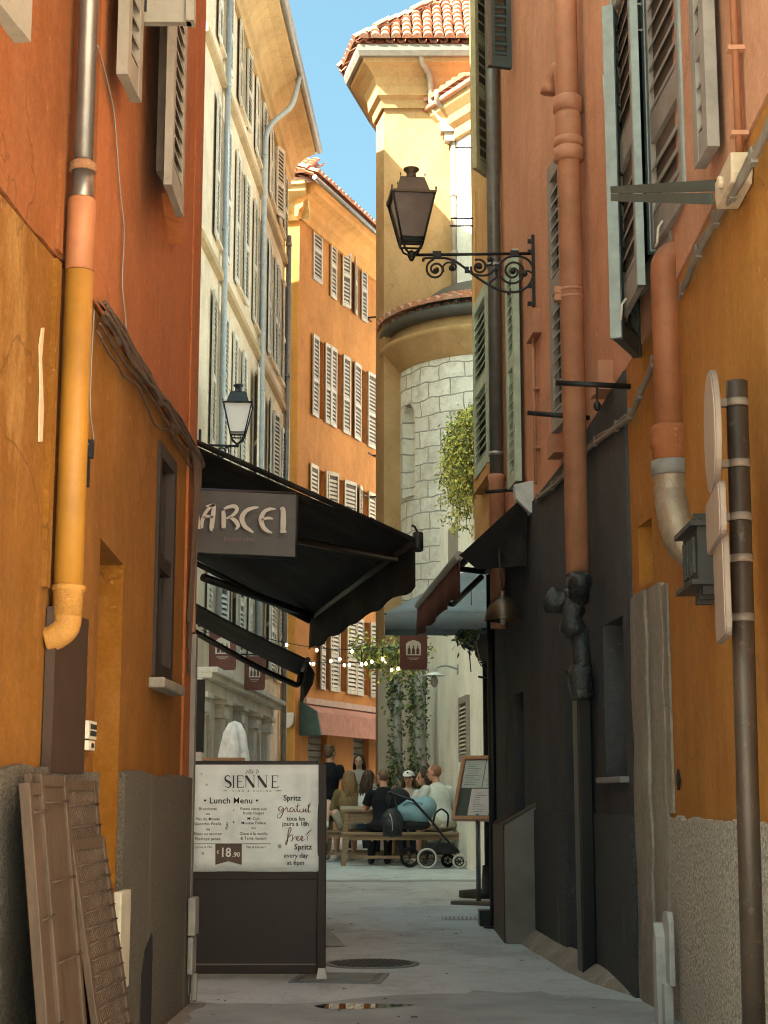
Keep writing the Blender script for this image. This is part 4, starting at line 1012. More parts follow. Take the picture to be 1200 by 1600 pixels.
# cables
b = MB(); wp_ = [L2.pt(x,y,.012) for x,y in ((152,70),(166,120),(178,175),(183,235),(188,300),(194,362),(191,440),(196,500),(199,545))]
b.tube([Vector(q) for q in bez([tuple(q) for q in wp_],5)],.0035,5)
tag(b.build('thin_cable', M['cable']), 'thin loose cable hanging down the rust red wall of the near left house', 'cable')
b = MB(); r_ = random.Random(9)
vs = []; nn = 40
for i in range(nn+1):
    s_ = .02+(L2.L-.05)*i/nn; zc = ZB-.035+.012*math.sin(i*.9)+r_.uniform(-.006,.006); hh = .022+.008*math.sin(i*.5+1)+r_.uniform(-.004,.006)
    for k in range(5):
        u = -1+2*k/4; vs.append(L2((s_, .012+.035*math.sqrt(max(0,1-u*u*.8)), zc+u*hh)))
b.add(vs,[(i*5+k,i*5+k+1,i*5+k+6,i*5+k+5) for i in range(nn) for k in range(4)],None,True)
for k,(rad,dz,off) in enumerate(((.008,.018,.04),(.007,.0,.045),(.008,-.018,.04),(.005,-.045,.02),(.0045,.035,.02),(.005,-.065,.02))):
    pts = []
    for i in range(15):
        s_ = .02+(L2.L-.16)*i/14; pts.append(tuple(L2((s_,off+r_.uniform(-.004,.006),ZB-.035+dz+.010*math.sin(i*.8+k)+r_.uniform(-.008,.008)-(.04 if k==5 else 0)*abs(math.sin(i*.7))))))
    b.tube(bez(pts,3),rad,6)
for k in range(3):
    x_ = L2.L-.30+.03*k; b.tube(bez([tuple(L2((x_-.15,.03,ZB-.05))),tuple(L2((x_,.035+.008*k,ZB-.13))),tuple(L2((x_+.02,.03,ZB-.5))),tuple(L2((x_+.01,.015,ZB-.85-.12*k)))],5),.009,6)
tag(b.build('cable_bundle', paint('dirty dark cables',(.085,.048,.03),.9,.5,(.17,.10,.06),bump=.8)), 'bundle of dirty dark cables along the colour change of the near left house', 'cables')
b = MB(); b.tube([Vector(q) for q in bez([tuple(L2.pt(x,y,.03)) for x,y in ((147,485),(143,560),(141,640),(146,685),(140,694),(133,690))],5)],.003,5)
tag(b.build('dangling_wire', M['cable']), 'thin wire dangling beside the ochre drainpipe', 'wire')
b = MB(); s_,z_ = L2.sz(133,735,.02); b.box(s_-.02,s_+.03,.0,.03,z_-.05,z_+.04,L2); b.box(s_-.01,s_+.01,.0,.045,z_+.04,z_+.1,L2); b.build('shutter_hook', M['iron'], left_house)
# shutters high up
shutter_px(left_house, L2, 250,-260,275,312, .035, M['white_sh'], M['white_sh'], R(2), False, .06, (.55,), label='white shutter leaf flat on the rust red wall', z1=6.2, stile=.05, th=.03)
shutter_px(left_house, L2, 262,-260,284,330, .115, M['white_sh'], M['white_sh'], R(-1), False, .06, (.55,), label='white shutter leaf standing off the wall', z1=6.2, stile=.05, th=.032)
shutter_px(left_house, L2, 186,-200,206,150, .05, M['white_sh'], M['white_sh'], R(2), False, .07, (.5,), label='short white shutter leaf behind the steel pipe', z1=5.4, stile=.05, th=.04)
hp = L2.pt(283,40,0); z_ = EYE+5.5*ray(215,41).z/ray(215,41).y
b = MB(); fr = Frame(Vector((L2.o.x+(5.5-5.155)*.0214+.0,5.5,z_)),(1,0,0),(0,-1,0),(0,0,1)); 
b.mat(M['white_sh']); b.box(0,.262,.0,.035,0,.085,fr); b.box(0,.262,.0,.035,.12,2.2,fr); b.box(.0,.262,.004,.03,.085,.12,fr); b.box(.245,.275,-.01,.05,-.0,2.2,fr)
o = b.build('shutter', None, left_house, label='white shutter leaf opened straight out into the lane')
b = MB(); b.box(.06,.10,.035,.05,.04,.2,fr); b.tube([fr((.02,.045,.14)),fr((.09,.05,.10)),fr((.09,.05,.06))],.006,6); b.build('hinge', M['iron'], o)
shutter_px(left_house, L1, -70,-300,16,18, .06, M['white_sh'], M['white_sh'], R(4), False, .08, (.5,), label='corner of a white shutter leaf on the orange wall', z1=5.6)
b = MB(); s_,z_ = L2.sz(270,335,.02); b.prism([(s_-.2,z_+.02),(s_+.12,z_+.02),(s_+.05,z_-.12)],.0,.06,L2); b.build('shutter_corbel', M['rust'], left_house)
# entry plates, conduit, boxes at the corner
s0,s1,z0,z1 = L2.box_px(139,1127,151,1155,.02)
b2 = MB(); b2.mat(plain('ivory plastic',(.62,.55,.45),.4)); b2.box(s0,s1,.0,.02,z0,z1,L2); za = z0-.006
b2.box(s0,s1-.02,.0,.02,za-.03,za,L2); b2.mat(M['dark'])
for i in range(2):
    for j in range(2): b2.box(s0+.02+i*.05,s0+.055+i*.05,.0195,.024,z0+.010+j*.022,z0+.026+j*.022,L2)
b2.box(s0+.045,s0+.075,.0195,.024,za-.022,za-.008,L2)
tag(b2.build('door_intercom', None), 'small ivory door intercom with dark buttons on the ochre wall', 'intercom')
b = MB(); s0,s1,z0,z1 = L2.box_px(184,1392,199,1545,.04); b.box(s0,s1,.02,.05,z0,z1,L2)
tag(b.build('white_trunking', paint('yellowed white trunking',(.50,.44,.34),.5,.3),None,.006), 'short length of yellowed white trunking on the rough grey base', 'trunking')
b = MB(); s0,s1,z0,z1 = L2.box_px(224,1462,240,1600,.03); b.prism([(s0,.0),(s1,.0),(s1,z1-.07),(s1-.02,z1),(s0+.07,z1-.05),(s0,z1-.14)],.018,.0235,L2); b.build('wall_hole', M['dark'], left_house)
b = MB(); b.box(L2.L-.06,L2.L+.003,-.03,.024,.05,1.72,L2); b.build('corner_strip', paint('grey metal strip',(.20,.18,.155),.6,.4), left_house)
b = MB(); b.box(L2.L-.05,L2.L+.002,-.03,.012,1.73,2.5,L2); b.build('corner_patch', paint('worn brown corner',(.30,.15,.09),.8,.5,(.42,.34,.28)), left_house)
b = MB(); z0,z1 = L2.sz(288,1520)[1], L2.sz(288,1402)[1]; m_ = (z0+z1)/2
b.box(L2.L-.16,L2.L-.03,.024,.06,m_,z1,L2); b.box(L2.L-.15,L2.L-.02,.024,.05,z0,m_-.004,L2); b.box(L2.L-.07,L2.L-.03,.034,.06,.02,z0-.002,L2)
tag(b.build('electric_box', paint('grey electric box',(.30,.28,.25),.5,.35), None, .008), 'grey electric meter boxes at the foot of the corner of the near left house', 'electric box')
# ================================================================== leaning cane panels
M['old_wood'] = wood('old grey brown wood',(.085,.053,.034),(.052,.032,.021))
t = NT('woven cane'); w1 = t.n('ShaderNodeTexWave'); w1.inputs['Scale'].default_value = 28; w1.inputs['Distortion'].default_value = 4; w1.bands_direction = 'DIAGONAL'; t.link(t.pos,w1.inputs['Vector'])
a = t.mix(w1.outputs['Fac'], (.035,.022,.014), (.10,.063,.041)); a = t.mix(t.mul(t.ramp(t.noise(12,5,.7),.45,.65),.6), a, (.13,.09,.06)); t.color(a); t.set(Roughness=.8); t.bump(w1.outputs['Fac'],.7,.006); M['cane'] = t.m
def cane_panel(near, far, xn, xf, zt, lean, label, rods, mesh=True, th=.022):
    """panel standing on the ground between depths near and far, leaning towards the wall"""
    A0, B0 = Vector((xn+lean,near,0)), Vector((xf+lean,far,0)); A1, B1 = Vector((xn,near,zt)), Vector((xf,far,zt+.01))
    ex = (B0-A0).normalized(); ez = (A1-A0); ez = (ez-ex*ez.dot(ex)).normalized(); ny = ez.cross(ex).normalized(); ny = -ny if ny.x < 0 else ny
    w, h = (B0-A0).length, (A1-A0).length; fr = Frame(A0,ex,ny,ez)
    t_ = thing('cane_panel', label, 'panel', tuple(A0), 'old cane panels leaning by the near left house')
    b = MB(); s = .03
    b.box(0,s,0,th,0,h,fr); b.box(w-s,w,0,th,0,h,fr); b.box(s,w-s,0.001,th-.001,h-.035,h-.002,fr); b.box(s,w-s,.001,th-.001,.0,.05,fr); b.build('frame', M['old_wood'], t_, .003)
    b = MB(); b.box(s,w-s,th*.3,th*.6,.05,h-.035,fr); b.build('woven_panel', M['cane'] if mesh else M['old_wood'], t_)
    b = MB()
    for i in range(rods):
        z = .08+(h-.16)*i/(rods-1); b.tube([fr((s*.5,th+.004,z)),fr((w*.5,th+.005,z+.002)),fr((w-s*.5,th+.004,z+.004))],.0035,5)
    b.build('cross_rods', M['old_wood'], t_)
cane_panel(4.74,5.14,-.930,-.903,.825,.15,'shortest cane panel with many cross rods, in front of the others',16)
cane_panel(4.82,5.2,-.972,-.945,1.0,.13,'dark cane panel standing behind the shortest one',14)
cane_panel(4.44,4.74,-.962,-.950,1.01,.12,'tall plain brown panel with a smooth wooden face',5,False)
cane_panel(4.42,4.70,-.985,-.975,1.012,.10,'tall panel hidden behind the plain brown one, only its edge showing',4)
cane_panel(4.26,4.42,-.962,-.955,.985,.115,'narrow plank edged panel leftmost against the rough grey base',4,False,.03)
# ================================================================== black awnings of the bistro
t = NT('black canvas'); t.color(t.mix(t.mul(t.ramp(t.noise(3,7,.7,stretch=(1,1,.6)),.5,.72),.7), t.mix(t.ramp(t.noise(4,5,.6),.35,.7),(.015,.013,.012),(.009,.008,.008)), (.05,.043,.036))); t.set(Roughness=.85); t.b.inputs['Specular IOR Level'].default_value=.15; t.bump(t.noise(9,4,.6),.25,.01); M['canvas'] = t.m
M['bar'] = paint('dark bronze bar',(.035,.026,.02),.45,.4,(.12,.085,.06),metal=.3)
def canvas(mb, A, B, C, D, nu=14, nv=8, sag=.03):
    """sagging cloth A-B (wall edge) to D-C (front edge)"""
    vs = []
    for j in range(nv+1):
        v = j/nv
        for i in range(nu+1):
            u = i/nu; p = (A*(1-u)+B*u)*(1-v)+(D*(1-u)+C*u)*v
            vs.append(p+Vector((0,0,-sag*math.sin(math.pi*v)*(1+.25*math.sin(u*17))-.006*math.sin(u*23+v*3))))
    n = nu+1; mb.add(vs,[(j*n+i,j*n+i+1,(j+1)*n+i+1,(j+1)*n+i) for j in range(nv) for i in range(nu)],None,True)
    return mb
def valance(mb, D, C, drop, n=26, wave=.012, scal=.0, out=Vector((1,0,0))):
    vs = []
    for k in (0,1,2):
        for i in range(n+1):
            u = i/n; p = D*(1-u)+C*u; vs.append(p+Vector((0,0,-drop*k/2*(1+.05*math.sin(u*31))))+out*(wave*k/2*math.sin(u*24)))
    m = n+1; mb.add(vs,[(k*m+i,k*m+i+1,(k+1)*m+i+1,(k+1)*m+i) for k in (0,1) for i in range(n)],None,True); return mb
def solid(o, th): 
    m = o.modifiers.new('cloth','SOLIDIFY'); m.thickness = th; m.offset = 0; return o
def extend(a, b, x):
    """point on the line a->b where X reaches x"""
    k = (x-a.x)/(b.x-a.x); return a+(b-a)*k
Nf, Ff = at(648,846,10.0), at(485,966,14.5)
Nw = extend(Nf, at(310,692,9.85), -2.05); Fw = extend(Ff, at(310,872,14.3), -2.95)
aw = thing('black_awning', 'large black awning of the bistro sloping over the lane behind the lettered sign', 'awning', tuple(Nw), 'black bistro awnings')
b = MB(); canvas(b,Nw,Fw,Ff,Nf); solid(b.build('canopy', M['canvas'], aw), .012)
b = MB(); valance(b,Nf,Ff,.29); solid(b.build('valance', M['canvas'], aw), .008)
b = MB(); b.tube([Nf,Ff],.028,8); b.build('front_bar', M['bar'], aw)
b = MB(); b.tube([Nf+Vector((0,-.03,0)),Nw+Vector((0,-.03,-.01))],.018,8); b.build('side_rail', M['canvas'], aw)
for (p,q,m_) in ((Nw+Vector((.05,.6,-.22)),Nf+Vector((-.06,.5,-.05)),Vector((-.2,.9,-.05))),(Fw+Vector((.3,-.9,-.30)),Ff+Vector((.0,-.3,-.06)),Vector((0,-.5,-.05)))):
    b = MB(); e = p.lerp(q,.5)+m_; b.tube([p,e],.03,8); b.tube([e,q],.024,8); b.ball((0,0,0),.04,fr=frame(e)); b.build('arm', M['bar'], aw)
b = MB(); b.tube([at(317,902,13.2),at(487,962,14.2)],.035,8); b.build('cross_bar', M['bar'], aw)
b = MB(); b.tube([Nf+Vector((.02,0,.05)),Nf+Vector((.02,-.03,-.06))],.035,10); b.tube([Nf+Vector((.02,-.02,.05)),Nf+Vector((.0,-.02,.09)),Nf+Vector((-.02,-.02,.10))],.008,6); b.build('bar_cap', M['iron'], aw)
Nf2, Ff2 = at(481,1031,16.0), at(471,1056,18.4)
Nw2 = extend(Nf2, at(310,940,15.8), -2.6); Fw2 = extend(Ff2, at(310,974,18.0), -2.75)
aw2 = thing('black_awning', 'smaller black awning further along, below the large one, with a drooping flap', 'awning', tuple(Nw2), 'black bistro awnings')
b = MB(); canvas(b,Nw2,Fw2,Ff2,Nf2,10,6); solid(b.build('canopy', M['canvas'], aw2), .012)
b = MB(); valance(b,Nf2,Ff2,.30,14); solid(b.build('valance', M['canvas'], aw2), .008)
b = MB(); b.tube(arc([at(300,985,17.0),at(400,1042,17.2),at(466,1072,17.4),at(471,1050,17.4)],5,.3),.032,8); b.build('arm', M['bar'], aw2)
b = MB(); b.tube([Nf2,Ff2],.03,8); b.build('front_bar', M['bar'], aw2)
b = MB(); f0 = at(483,1036,16.0); b.add([f0,at(492,1052,16.02),at(489,1068,16.0),at(477,1090,16.0),at(474,1070,16.05)],[(0,1,2,3,4)]); solid(b.build('flap', M['canvas'], aw2), .012)
# ------------------------------------------------------------------ projecting sign
YS = 8.75
sg = thing('hanging_sign', 'dark grey signboard lettered in curling pale capitals, sticking out over the lane', 'sign', tuple(at(306,815,YS)))
def sp_(px,py,d=0): p = at(px,py,YS); p.y -= d; return p
xl = -1.62
TL, TR, BR, BL = sp_(306,766), sp_(462,773), sp_(461,870), sp_(306,862)
TL = TL+(TL-TR)*((xl-TL.x)/(TL.x-TR.x)); BL = BL+(BL-BR)*((xl-BL.x)/(BL.x-BR.x))
b = MB(); b.slab(TL,TR,BR,BL,.045); b.build('board', paint('charcoal sign paint',(.075,.062,.056),.45,.25,(.13,.1,.085)), sg)
b = MB()
for p,q in ((TL,TR),(TR,BR),(BR,BL)): b.tube([p+Vector((0,.02,0)),q+Vector((0,.02,0))],.018,6)
b.build('rim', M['iron'], sg)
b = MB(); fs = Frame((0,YS-.052,0),(1,0,0),(0,1,0),(0,0,1))
def L_(pts, w0=.02):
    out = []
    for q in pts:
        p = at(280+q[0]/3, 680+q[1]/3, YS-.052); out.append((p.x,p.z,(q[2] if len(q)>2 else 1)*w0))
    stroke(b, out, fs)
L_([(168,326,.5),(150,334,.8),(126,360,.9),(108,402,1.0),(108,436,.5)]); L_([(126,334,.4),(150,328,.8),(170,326,.5)]); L_([(164,330,1.0),(158,380,1.3),(152,436,1.2),(158,442,.5)]); L_([(112,386,.4),(135,380,.7),(160,384,.4)])
L_([(206,346,.8),(209,390,1.3),(208,436,1.1)]); L_([(200,352,.4),(232,336,.9),(262,334,1.1),(270,352,1.0),(250,376,.8),(222,390,.5)]); L_([(236,384,.6),(262,400,1.1),(276,424,1.0),(262,444,.4)])
L_([(372,338,.4),(342,342,.9),(312,356,1.1),(294,388,1.4),(306,424,1.2),(330,444,.9),(348,456,.4)])
L_([(452,346,.4),(424,346,.9),(398,360,1.1),(384,394,1.4),(394,430,1.2),(414,448,.9),(436,458,.4)]); L_([(386,396,.5),(416,388,.8),(440,392,.4)])
L_([(474,350,.5),(486,346,1.1),(488,400,1.4),(486,446,1.2)],.022); L_([(472,452,.5),(486,450,1.0),(502,452,.5)])
L_([(52,440,.6),(58,350,1.2),(70,340,.6)]); L_([(58,345,.8),(72,420,1.1),(84,345,.8)]); L_([(84,345,.9),(90,440,1.2)])
b.build('lettering', plain('pale sign lettering',(.50,.45,.40),.6), sg)
b = MB(); p = at(388,845,YS-.052); text_mesh(b,'bistro chic',Frame((p.x,YS-.052,p.z),(1,0,0),(0,1,0),(0,0,1)),-.05,0,.026,'CENTER',.01,.1,1.1); b.build('small_lettering', plain('dim red lettering',(.17,.10,.08),.6), sg)
# ------------------------------------------------------------------ lanterns
def lantern(parent, c, s, glass_m, body_m, rz=0.0):
    """four sided street lantern, c = foot of the lantern, s = overall height"""
    fr = frame(c, rz); k = s/.65; q2 = math.pi/4
    def ring(r,z): return [(r*k*math.sqrt(2)*math.cos(q2+i*math.pi/2), r*k*math.sqrt(2)*math.sin(q2+i*math.pi/2), z*k) for i in range(4)]
    def frus(mb,r0,z0,r1,z1,cap=True):
        mb.add(ring(r0,z0)+ring(r1,z1),[(i,(i+1)%4,(i+1)%4+4,i+4) for i in range(4)]+([(3,2,1,0),(4,5,6,7)] if cap else []),fr)
    b = MB(); frus(b,.155,.43,.16,.445); frus(b,.16,.445,.128,.452); frus(b,.118,.452,.082,.565); frus(b,.085,.565,.06,.575)
    b.lathe([(.052*k,.575*k),(.036*k,.6*k),(.032*k,.625*k),(.055*k,.645*k),(.056*k,.655*k),(.03*k,.665*k),(.0,.668*k)],12,fr)
    for i in range(4): x,y,z = ring(.152,.45)[i]; b.ball((x,y,z+.012*k),.007*k,.007*k,.016*k,6,5,fr); x,y,z = ring(.085,.57)[i]; b.ball((x,y,z+.012*k),.005*k,.005*k,.014*k,6,5,fr)
    b.build('hood', paint('aged lantern hood',(.10,.075,.05),.5,.5,(.04,.033,.028),metal=.3,scale=5) if body_m is None else body_m, parent)
    b = MB()
    for i in range(4):
        p,q = ring(.145,.43)[i], ring(.072,.105)[i]; b.tube([fr(p),fr(q)],.008*k,5); p2,q2_ = ring(.073,.105)[i], ring(.073,.105)[(i+1)%4]; b.tube([fr(p2),fr(q2_)],.008*k,5)
        p,q = ring(.077,.135)[i], ring(.077,.135)[(i+1)%4]; b.tube([fr(p),fr(q)],.006*k,5)
        b.tube([fr(ring(.066,.105)[i]),fr((ring(.05,.06)[i])),fr((0,0,.02*k))],.008*k,6)
    b.ball((0,0,.012*k),.022*k,.022*k,.028*k,10,7,fr); b.build('cage', M['iron'], parent)
    b = MB(); frus(b,.138,.43,.072,.135,True); b.build('glass', glass_m, parent)
ST = Vector((0,0,1))
lt = R2.pt(835,400,.0); YL = lt.y
sl_ = thing('street_lamp', 'dark street lantern on a scrolled iron bracket fixed to the terracotta wall', 'street lamp', tuple(lt), 'bracket street lanterns')
def lq(u,v,dy=0): p = at(580+u/4.286, 230+v/4.286, YL); return Vector((p.x,YL+dy,p.z))
lantern(sl_, lq(270,750), .655, paint('shaded lantern glass',(.105,.082,.07),.25,.2), None, R(6))  # darker copy of the frosted glass: shade and dirt in its colour
b = MB(); b.box(-.018,.018,-.03,.0,0,0,ID) if False else None
pa,pb_ = lq(1098,592), lq(1098,1068); b.box(-.02,.012,-.02,.02,0,(pa-pb_).length,frame(pb_))
for v in (630,700,930,1048): b.box(-.045,-.005,-.012,.012,-.012,.012,frame(lq(1090,v)))
b.build('wall_plate', M['iron'], sl_)
b = MB(); b.tube([lq(262,722),lq(1096,712)],.011,8); b.ball((0,0,0),.03,.03,.034,fr=frame(lq(270,722))); b.box(-.03,.03,-.016,.016,-.02,.02,frame(lq(440,718))); b.box(-.03,.03,-.016,.016,-.02,.02,frame(lq(960,714)))
b.build('arm', M['iron'], sl_)
def spiral(cx,cy,r0,r1,a0,turns,n=30): return [(cx+(r0+(r1-r0)*i/n)*math.cos(a0+turns*2*math.pi*i/n), cy+(r0+(r1-r0)*i/n)*math.sin(a0+turns*2*math.pi*i/n)) for i in range(n+1)]
b = MB()
def iron(pts, r=.008, smooth=True):
    q = bez(pts,5) if smooth else pts; b.tube([lq(u,v) for u,v in q], r, 7)
iron([(350,765),(355,745),(430,742),(510,745),(580,775),(640,820),(720,880),(800,930),(860,958),(920,972)],.009)
iron([(920,972),(990,965),(1050,930),(1082,870),(1085,820),(1065,770),(1020,738),(960,728),(900,745),(860,785),(835,840)],.009)
iron(spiral(432,818,68,10,R(-100),-1.9,44),.008,False); b.ball((0,0,0),.018,fr=frame(lq(432,826)))
iron([(545,772),(505,775),(482,800),(485,835)]+[],.007); iron(spiral(540,805,34,8,R(-110),1.1,18),.007,False); b.ball((0,0,0),.018,fr=frame(lq(540,808)))
iron(spiral(722,802,52,10,R(-120),1.5,34),.008,False); b.ball((0,0,0),.018,fr=frame(lq(718,802)))
iron([(668,800),(680,845),(740,860),(790,850),(830,815)],.008); iron([(765,790),(800,785),(815,755),(795,738),(778,752)],.007); b.ball((0,0,0),.017,fr=frame(lq(794,754)))
iron(spiral(950,832,88,12,R(160),-1.9,46),.008,False); b.ball((0,0,0),.02,fr=frame(lq(950,832)))
iron([(1005,850),(1025,835),(1050,828),(1085,850)],.007); b.ball((0,0,0),.02,fr=frame(lq(1028,848)))
iron([(835,840),(838,870),(800,900),(790,925)],.008); b.ball((0,0,0),.012,.012,.016,fr=frame(lq(920,974)))
for u,v in ((840,805),(640,822),(548,770)): b.box(-.014,.014,-.014,.014,-.02,.02,frame(lq(u,v)))
b.build('scrollwork', M['iron'], sl_)
# left lantern, on the cream house
YL2 = 23.35
w3 = L3((sY(YL2),0,0)); lc = at(371,697,YL2)
sl2 = thing('street_lamp', 'black street lantern with milky glass in front of the cream house', 'street lamp', (w3.x,w3.y,lc.z), 'bracket street lanterns')
lantern(sl2, lc, .93, glass('milky lantern glass',(.86,.78,.72),.5,.25), M['iron'], R(3))
b = MB(); b.tube([lc+Vector((0,0,.0)),Vector((w3.x,YL2,lc.z+.02))],.018,8); b.box(-.02,.03,-.04,.04,-.5,.25,frame((w3.x,YL2,lc.z))); b.build('arm', M['iron'], sl2)
b = MB(); c0 = at(347,706,YL2)
b.tube([Vector((c0.x+(.11+(.0-.09)*i/30)*math.cos(R(60)-1.7*2*math.pi*i/30),YL2,c0.z+(.11-.09*i/30)*math.sin(R(60)-1.7*2*math.pi*i/30))) for i in range(31)],.013,6)
b.tube([at(352,700,YL2),at(362,697,YL2),at(372,697,YL2)],.013,6); b.tube([c0+Vector((-.1,0,.03)),Vector((w3.x,YL2,lc.z-.35))],.014,6); b.build('scrollwork', M['iron'], sl2)
# ------------------------------------------------------------------ dark awning on the right
Rn = Vector((.52,10.9,2.585)); Rf = Vector((.297,13.94,2.6))
WA, WB_ = R2((rs(10.9),.03,3.02)), R3((R3.L-.05,.03,3.0))
ra = thing('dark_awning', 'half drawn dark awning with a dull red valance on the right hand wall', 'awning', tuple(WA))
navy = paint('faded navy canvas',(.022,.022,.028),.9,.3,(.05,.045,.045),spec=.1)
b = MB(); canvas(b,WA,WB_,Rf,Rn,12,6,.02); solid(b.build('canopy', navy, ra), .012)
b = MB(); wl = R2((rs(10.95),.03,2.52)); b.slab(WA+Vector((0,-.02,0)),Rn+Vector((.0,-.02,.0)),Rn+Vector((.12,-.02,-.10)),wl+Vector((0,-.02,0)),.012); b.build('side_cheek', M['canvas'], ra)
b = MB(); b.tube([Rn,Rf],.032,8); b.build('front_bar', plain('grey bar',(.30,.28,.25),.5), ra)
b = MB(); valance(b,Rn+Vector((0,0,-.02)),Rf+Vector((0,0,-.02)),.25,20,.02); solid(b.build('valance', paint('dull red canvas',(.105,.040,.032),.9,.3,(.06,.03,.026),spec=.1), ra), .008)
for u in (.12,.8):
    b = MB(); p = WA.lerp(WB_,u)+Vector((0,0,-.25)); q = Rn.lerp(Rf,min(1,u+.08)); e = p.lerp(q,.45)+Vector((0,.35,-.10)); b.tube([p,e],.025,8); b.tube([e,q],.022,8); b.build('arm', M['bar'], ra)
eb = MB(); px_ = [(803,757),(830,751),(862,752),(865,786),(850,790),(849,801),(828,801),(806,779)]
Ye = 10.8; pv = [at(x,y,Ye) for x,y in px_]; eb.prism([(p.x,p.z) for p in pv],-.13,.0,Frame((0,Ye,0),(1,0,0),(0,-1,0),(0,0,1))); eb.build('end_box', paint('pale blue white plastic',(.55,.58,.57),.5,.2,(.3,.25,.2)), ra, .006)
b = MB(); b.tube([at(858,793,10.7),at(864,800,10.7),at(876,828,10.7),at(878,832,10.7)],[.03,.04,.04,.034],12); b.build('motor', plain('grey white motor',(.46,.46,.44),.45), ra)
b = MB(); b.tube([at(874,830,10.72),at(889,872,10.75)],[.018,.006],8); b.build('crank_rod', plain('brass rod',(.40,.27,.12),.35,.7), ra)
# black post and brass shade under it
Q = gnd(772,1450)
b = MB(); b.tube([(Q.x,Q.y,0),(Q.x,Q.y,2.62)],.03,10); b.tube([(Q.x,Q.y,0),(Q.x,Q.y,.015)],.08,12)
tag(b.build('iron_post', plain('black post',(.014,.014,.015),.45)), 'slim black post under the dark awning beside the menu stand', 'post')
lamp = thing('brass_lamp', 'hanging brass dome lamp under the dark awning', 'lamp', tuple(at(786,922,10.75)))
c_ = at(786,970,10.75); fr = Frame(c_,(.9,0,0),(0,.9,0),(0,0,.9))
b = MB(); b.lathe([(.137,0),(.14,.004),(.137,.03),(.12,.09),(.085,.145),(.045,.175),(.03,.185),(.028,.215),(.02,.225)],28,fr); b.lathe([(.134,.002),(.115,.09),(.08,.14),(.02,.17)],28,fr)
b.build('shade', paint('dull brass',(.10,.072,.05),.35,.3,(.06,.045,.03),metal=.75), lamp)
b = MB(); b.lathe([(.022,.10),(.024,.04),(.02,-.02),(.0,-.035)],12,fr); b.build('bulb', plain('bulb glass',(.4,.38,.34),.2), lamp)
b = MB(); b.tube([fr((0,0,.22)),fr((-.01,0,.34)),fr((-.02,.05,.5)),fr((0,.2,.62))],.008,6); b.build('stem', M['bar'], lamp)
# ------------------------------------------------------------------ blue grey parasol
pc = Vector((1.0,15.8,0)); par = thing('parasol', 'blue grey square parasol with a straight valance above the tables', 'parasol', tuple(pc))
hs, ze, za_ = .99, 2.70, 3.26
t = NT('blue grey canvas'); t.color(t.mix(t.ramp(t.noise(5,5,.6),.35,.7),(.20,.255,.275),(.15,.20,.22))); t.set(Roughness=.8); t.bump(t.noise(12,4,.6),.2,.01); M['bluecanvas'] = t.m
b = MB(); n = 8; cor = [(-hs,-hs),(hs,-hs),(hs,hs),(-hs,hs)]
for i in range(4):
    A,B = cor[i],cor[(i+1)%4]; vs = []
    for j in range(n+1):
        f = j/n
        for k in range(n+1):
            u = k/n; x = (A[0]*(1-u)+B[0]*u)*(1-f); y = (A[1]*(1-u)+B[1]*u)*(1-f); vs.append(pc+Vector((x,y,.07*y/hs+ze+(za_-ze)*f-.05*math.sin(math.pi*u)*math.sin(math.pi*f))))
    b.add(vs,[(j*(n+1)+k,j*(n+1)+k+1,(j+1)*(n+1)+k+1,(j+1)*(n+1)+k) for j in range(n) for k in range(n)],None,True)
solid(b.build('canopy', M['bluecanvas'], par), .006)
b = MB()
for i in range(4): valance(b, pc+Vector((*cor[i],ze+.07*cor[i][1]/hs)), pc+Vector((*cor[(i+1)%4],ze+.07*cor[(i+1)%4][1]/hs)), -0+.15, 10, .006, out=Vector((0,1,0)))
solid(b.build('valance', M['bluecanvas'], par), .005)
b = MB(); b.tube([pc,pc+Vector((0,0,za_-.02))],.03,10); b.build('pole', M['iron'], par)
b = MB(); b.lathe([(.28,0),(.28,.06),(.06,.08),(.05,.3)],20,frame(pc)); b.build('base', M['iron'], par)
for i in range(4): b = MB(); b.tube([pc+Vector((*cor[i],ze-.01+.07*cor[i][1]/hs)),pc+Vector((0,0,za_-.06))],.012,6); b.build('rib', M['iron'], par)
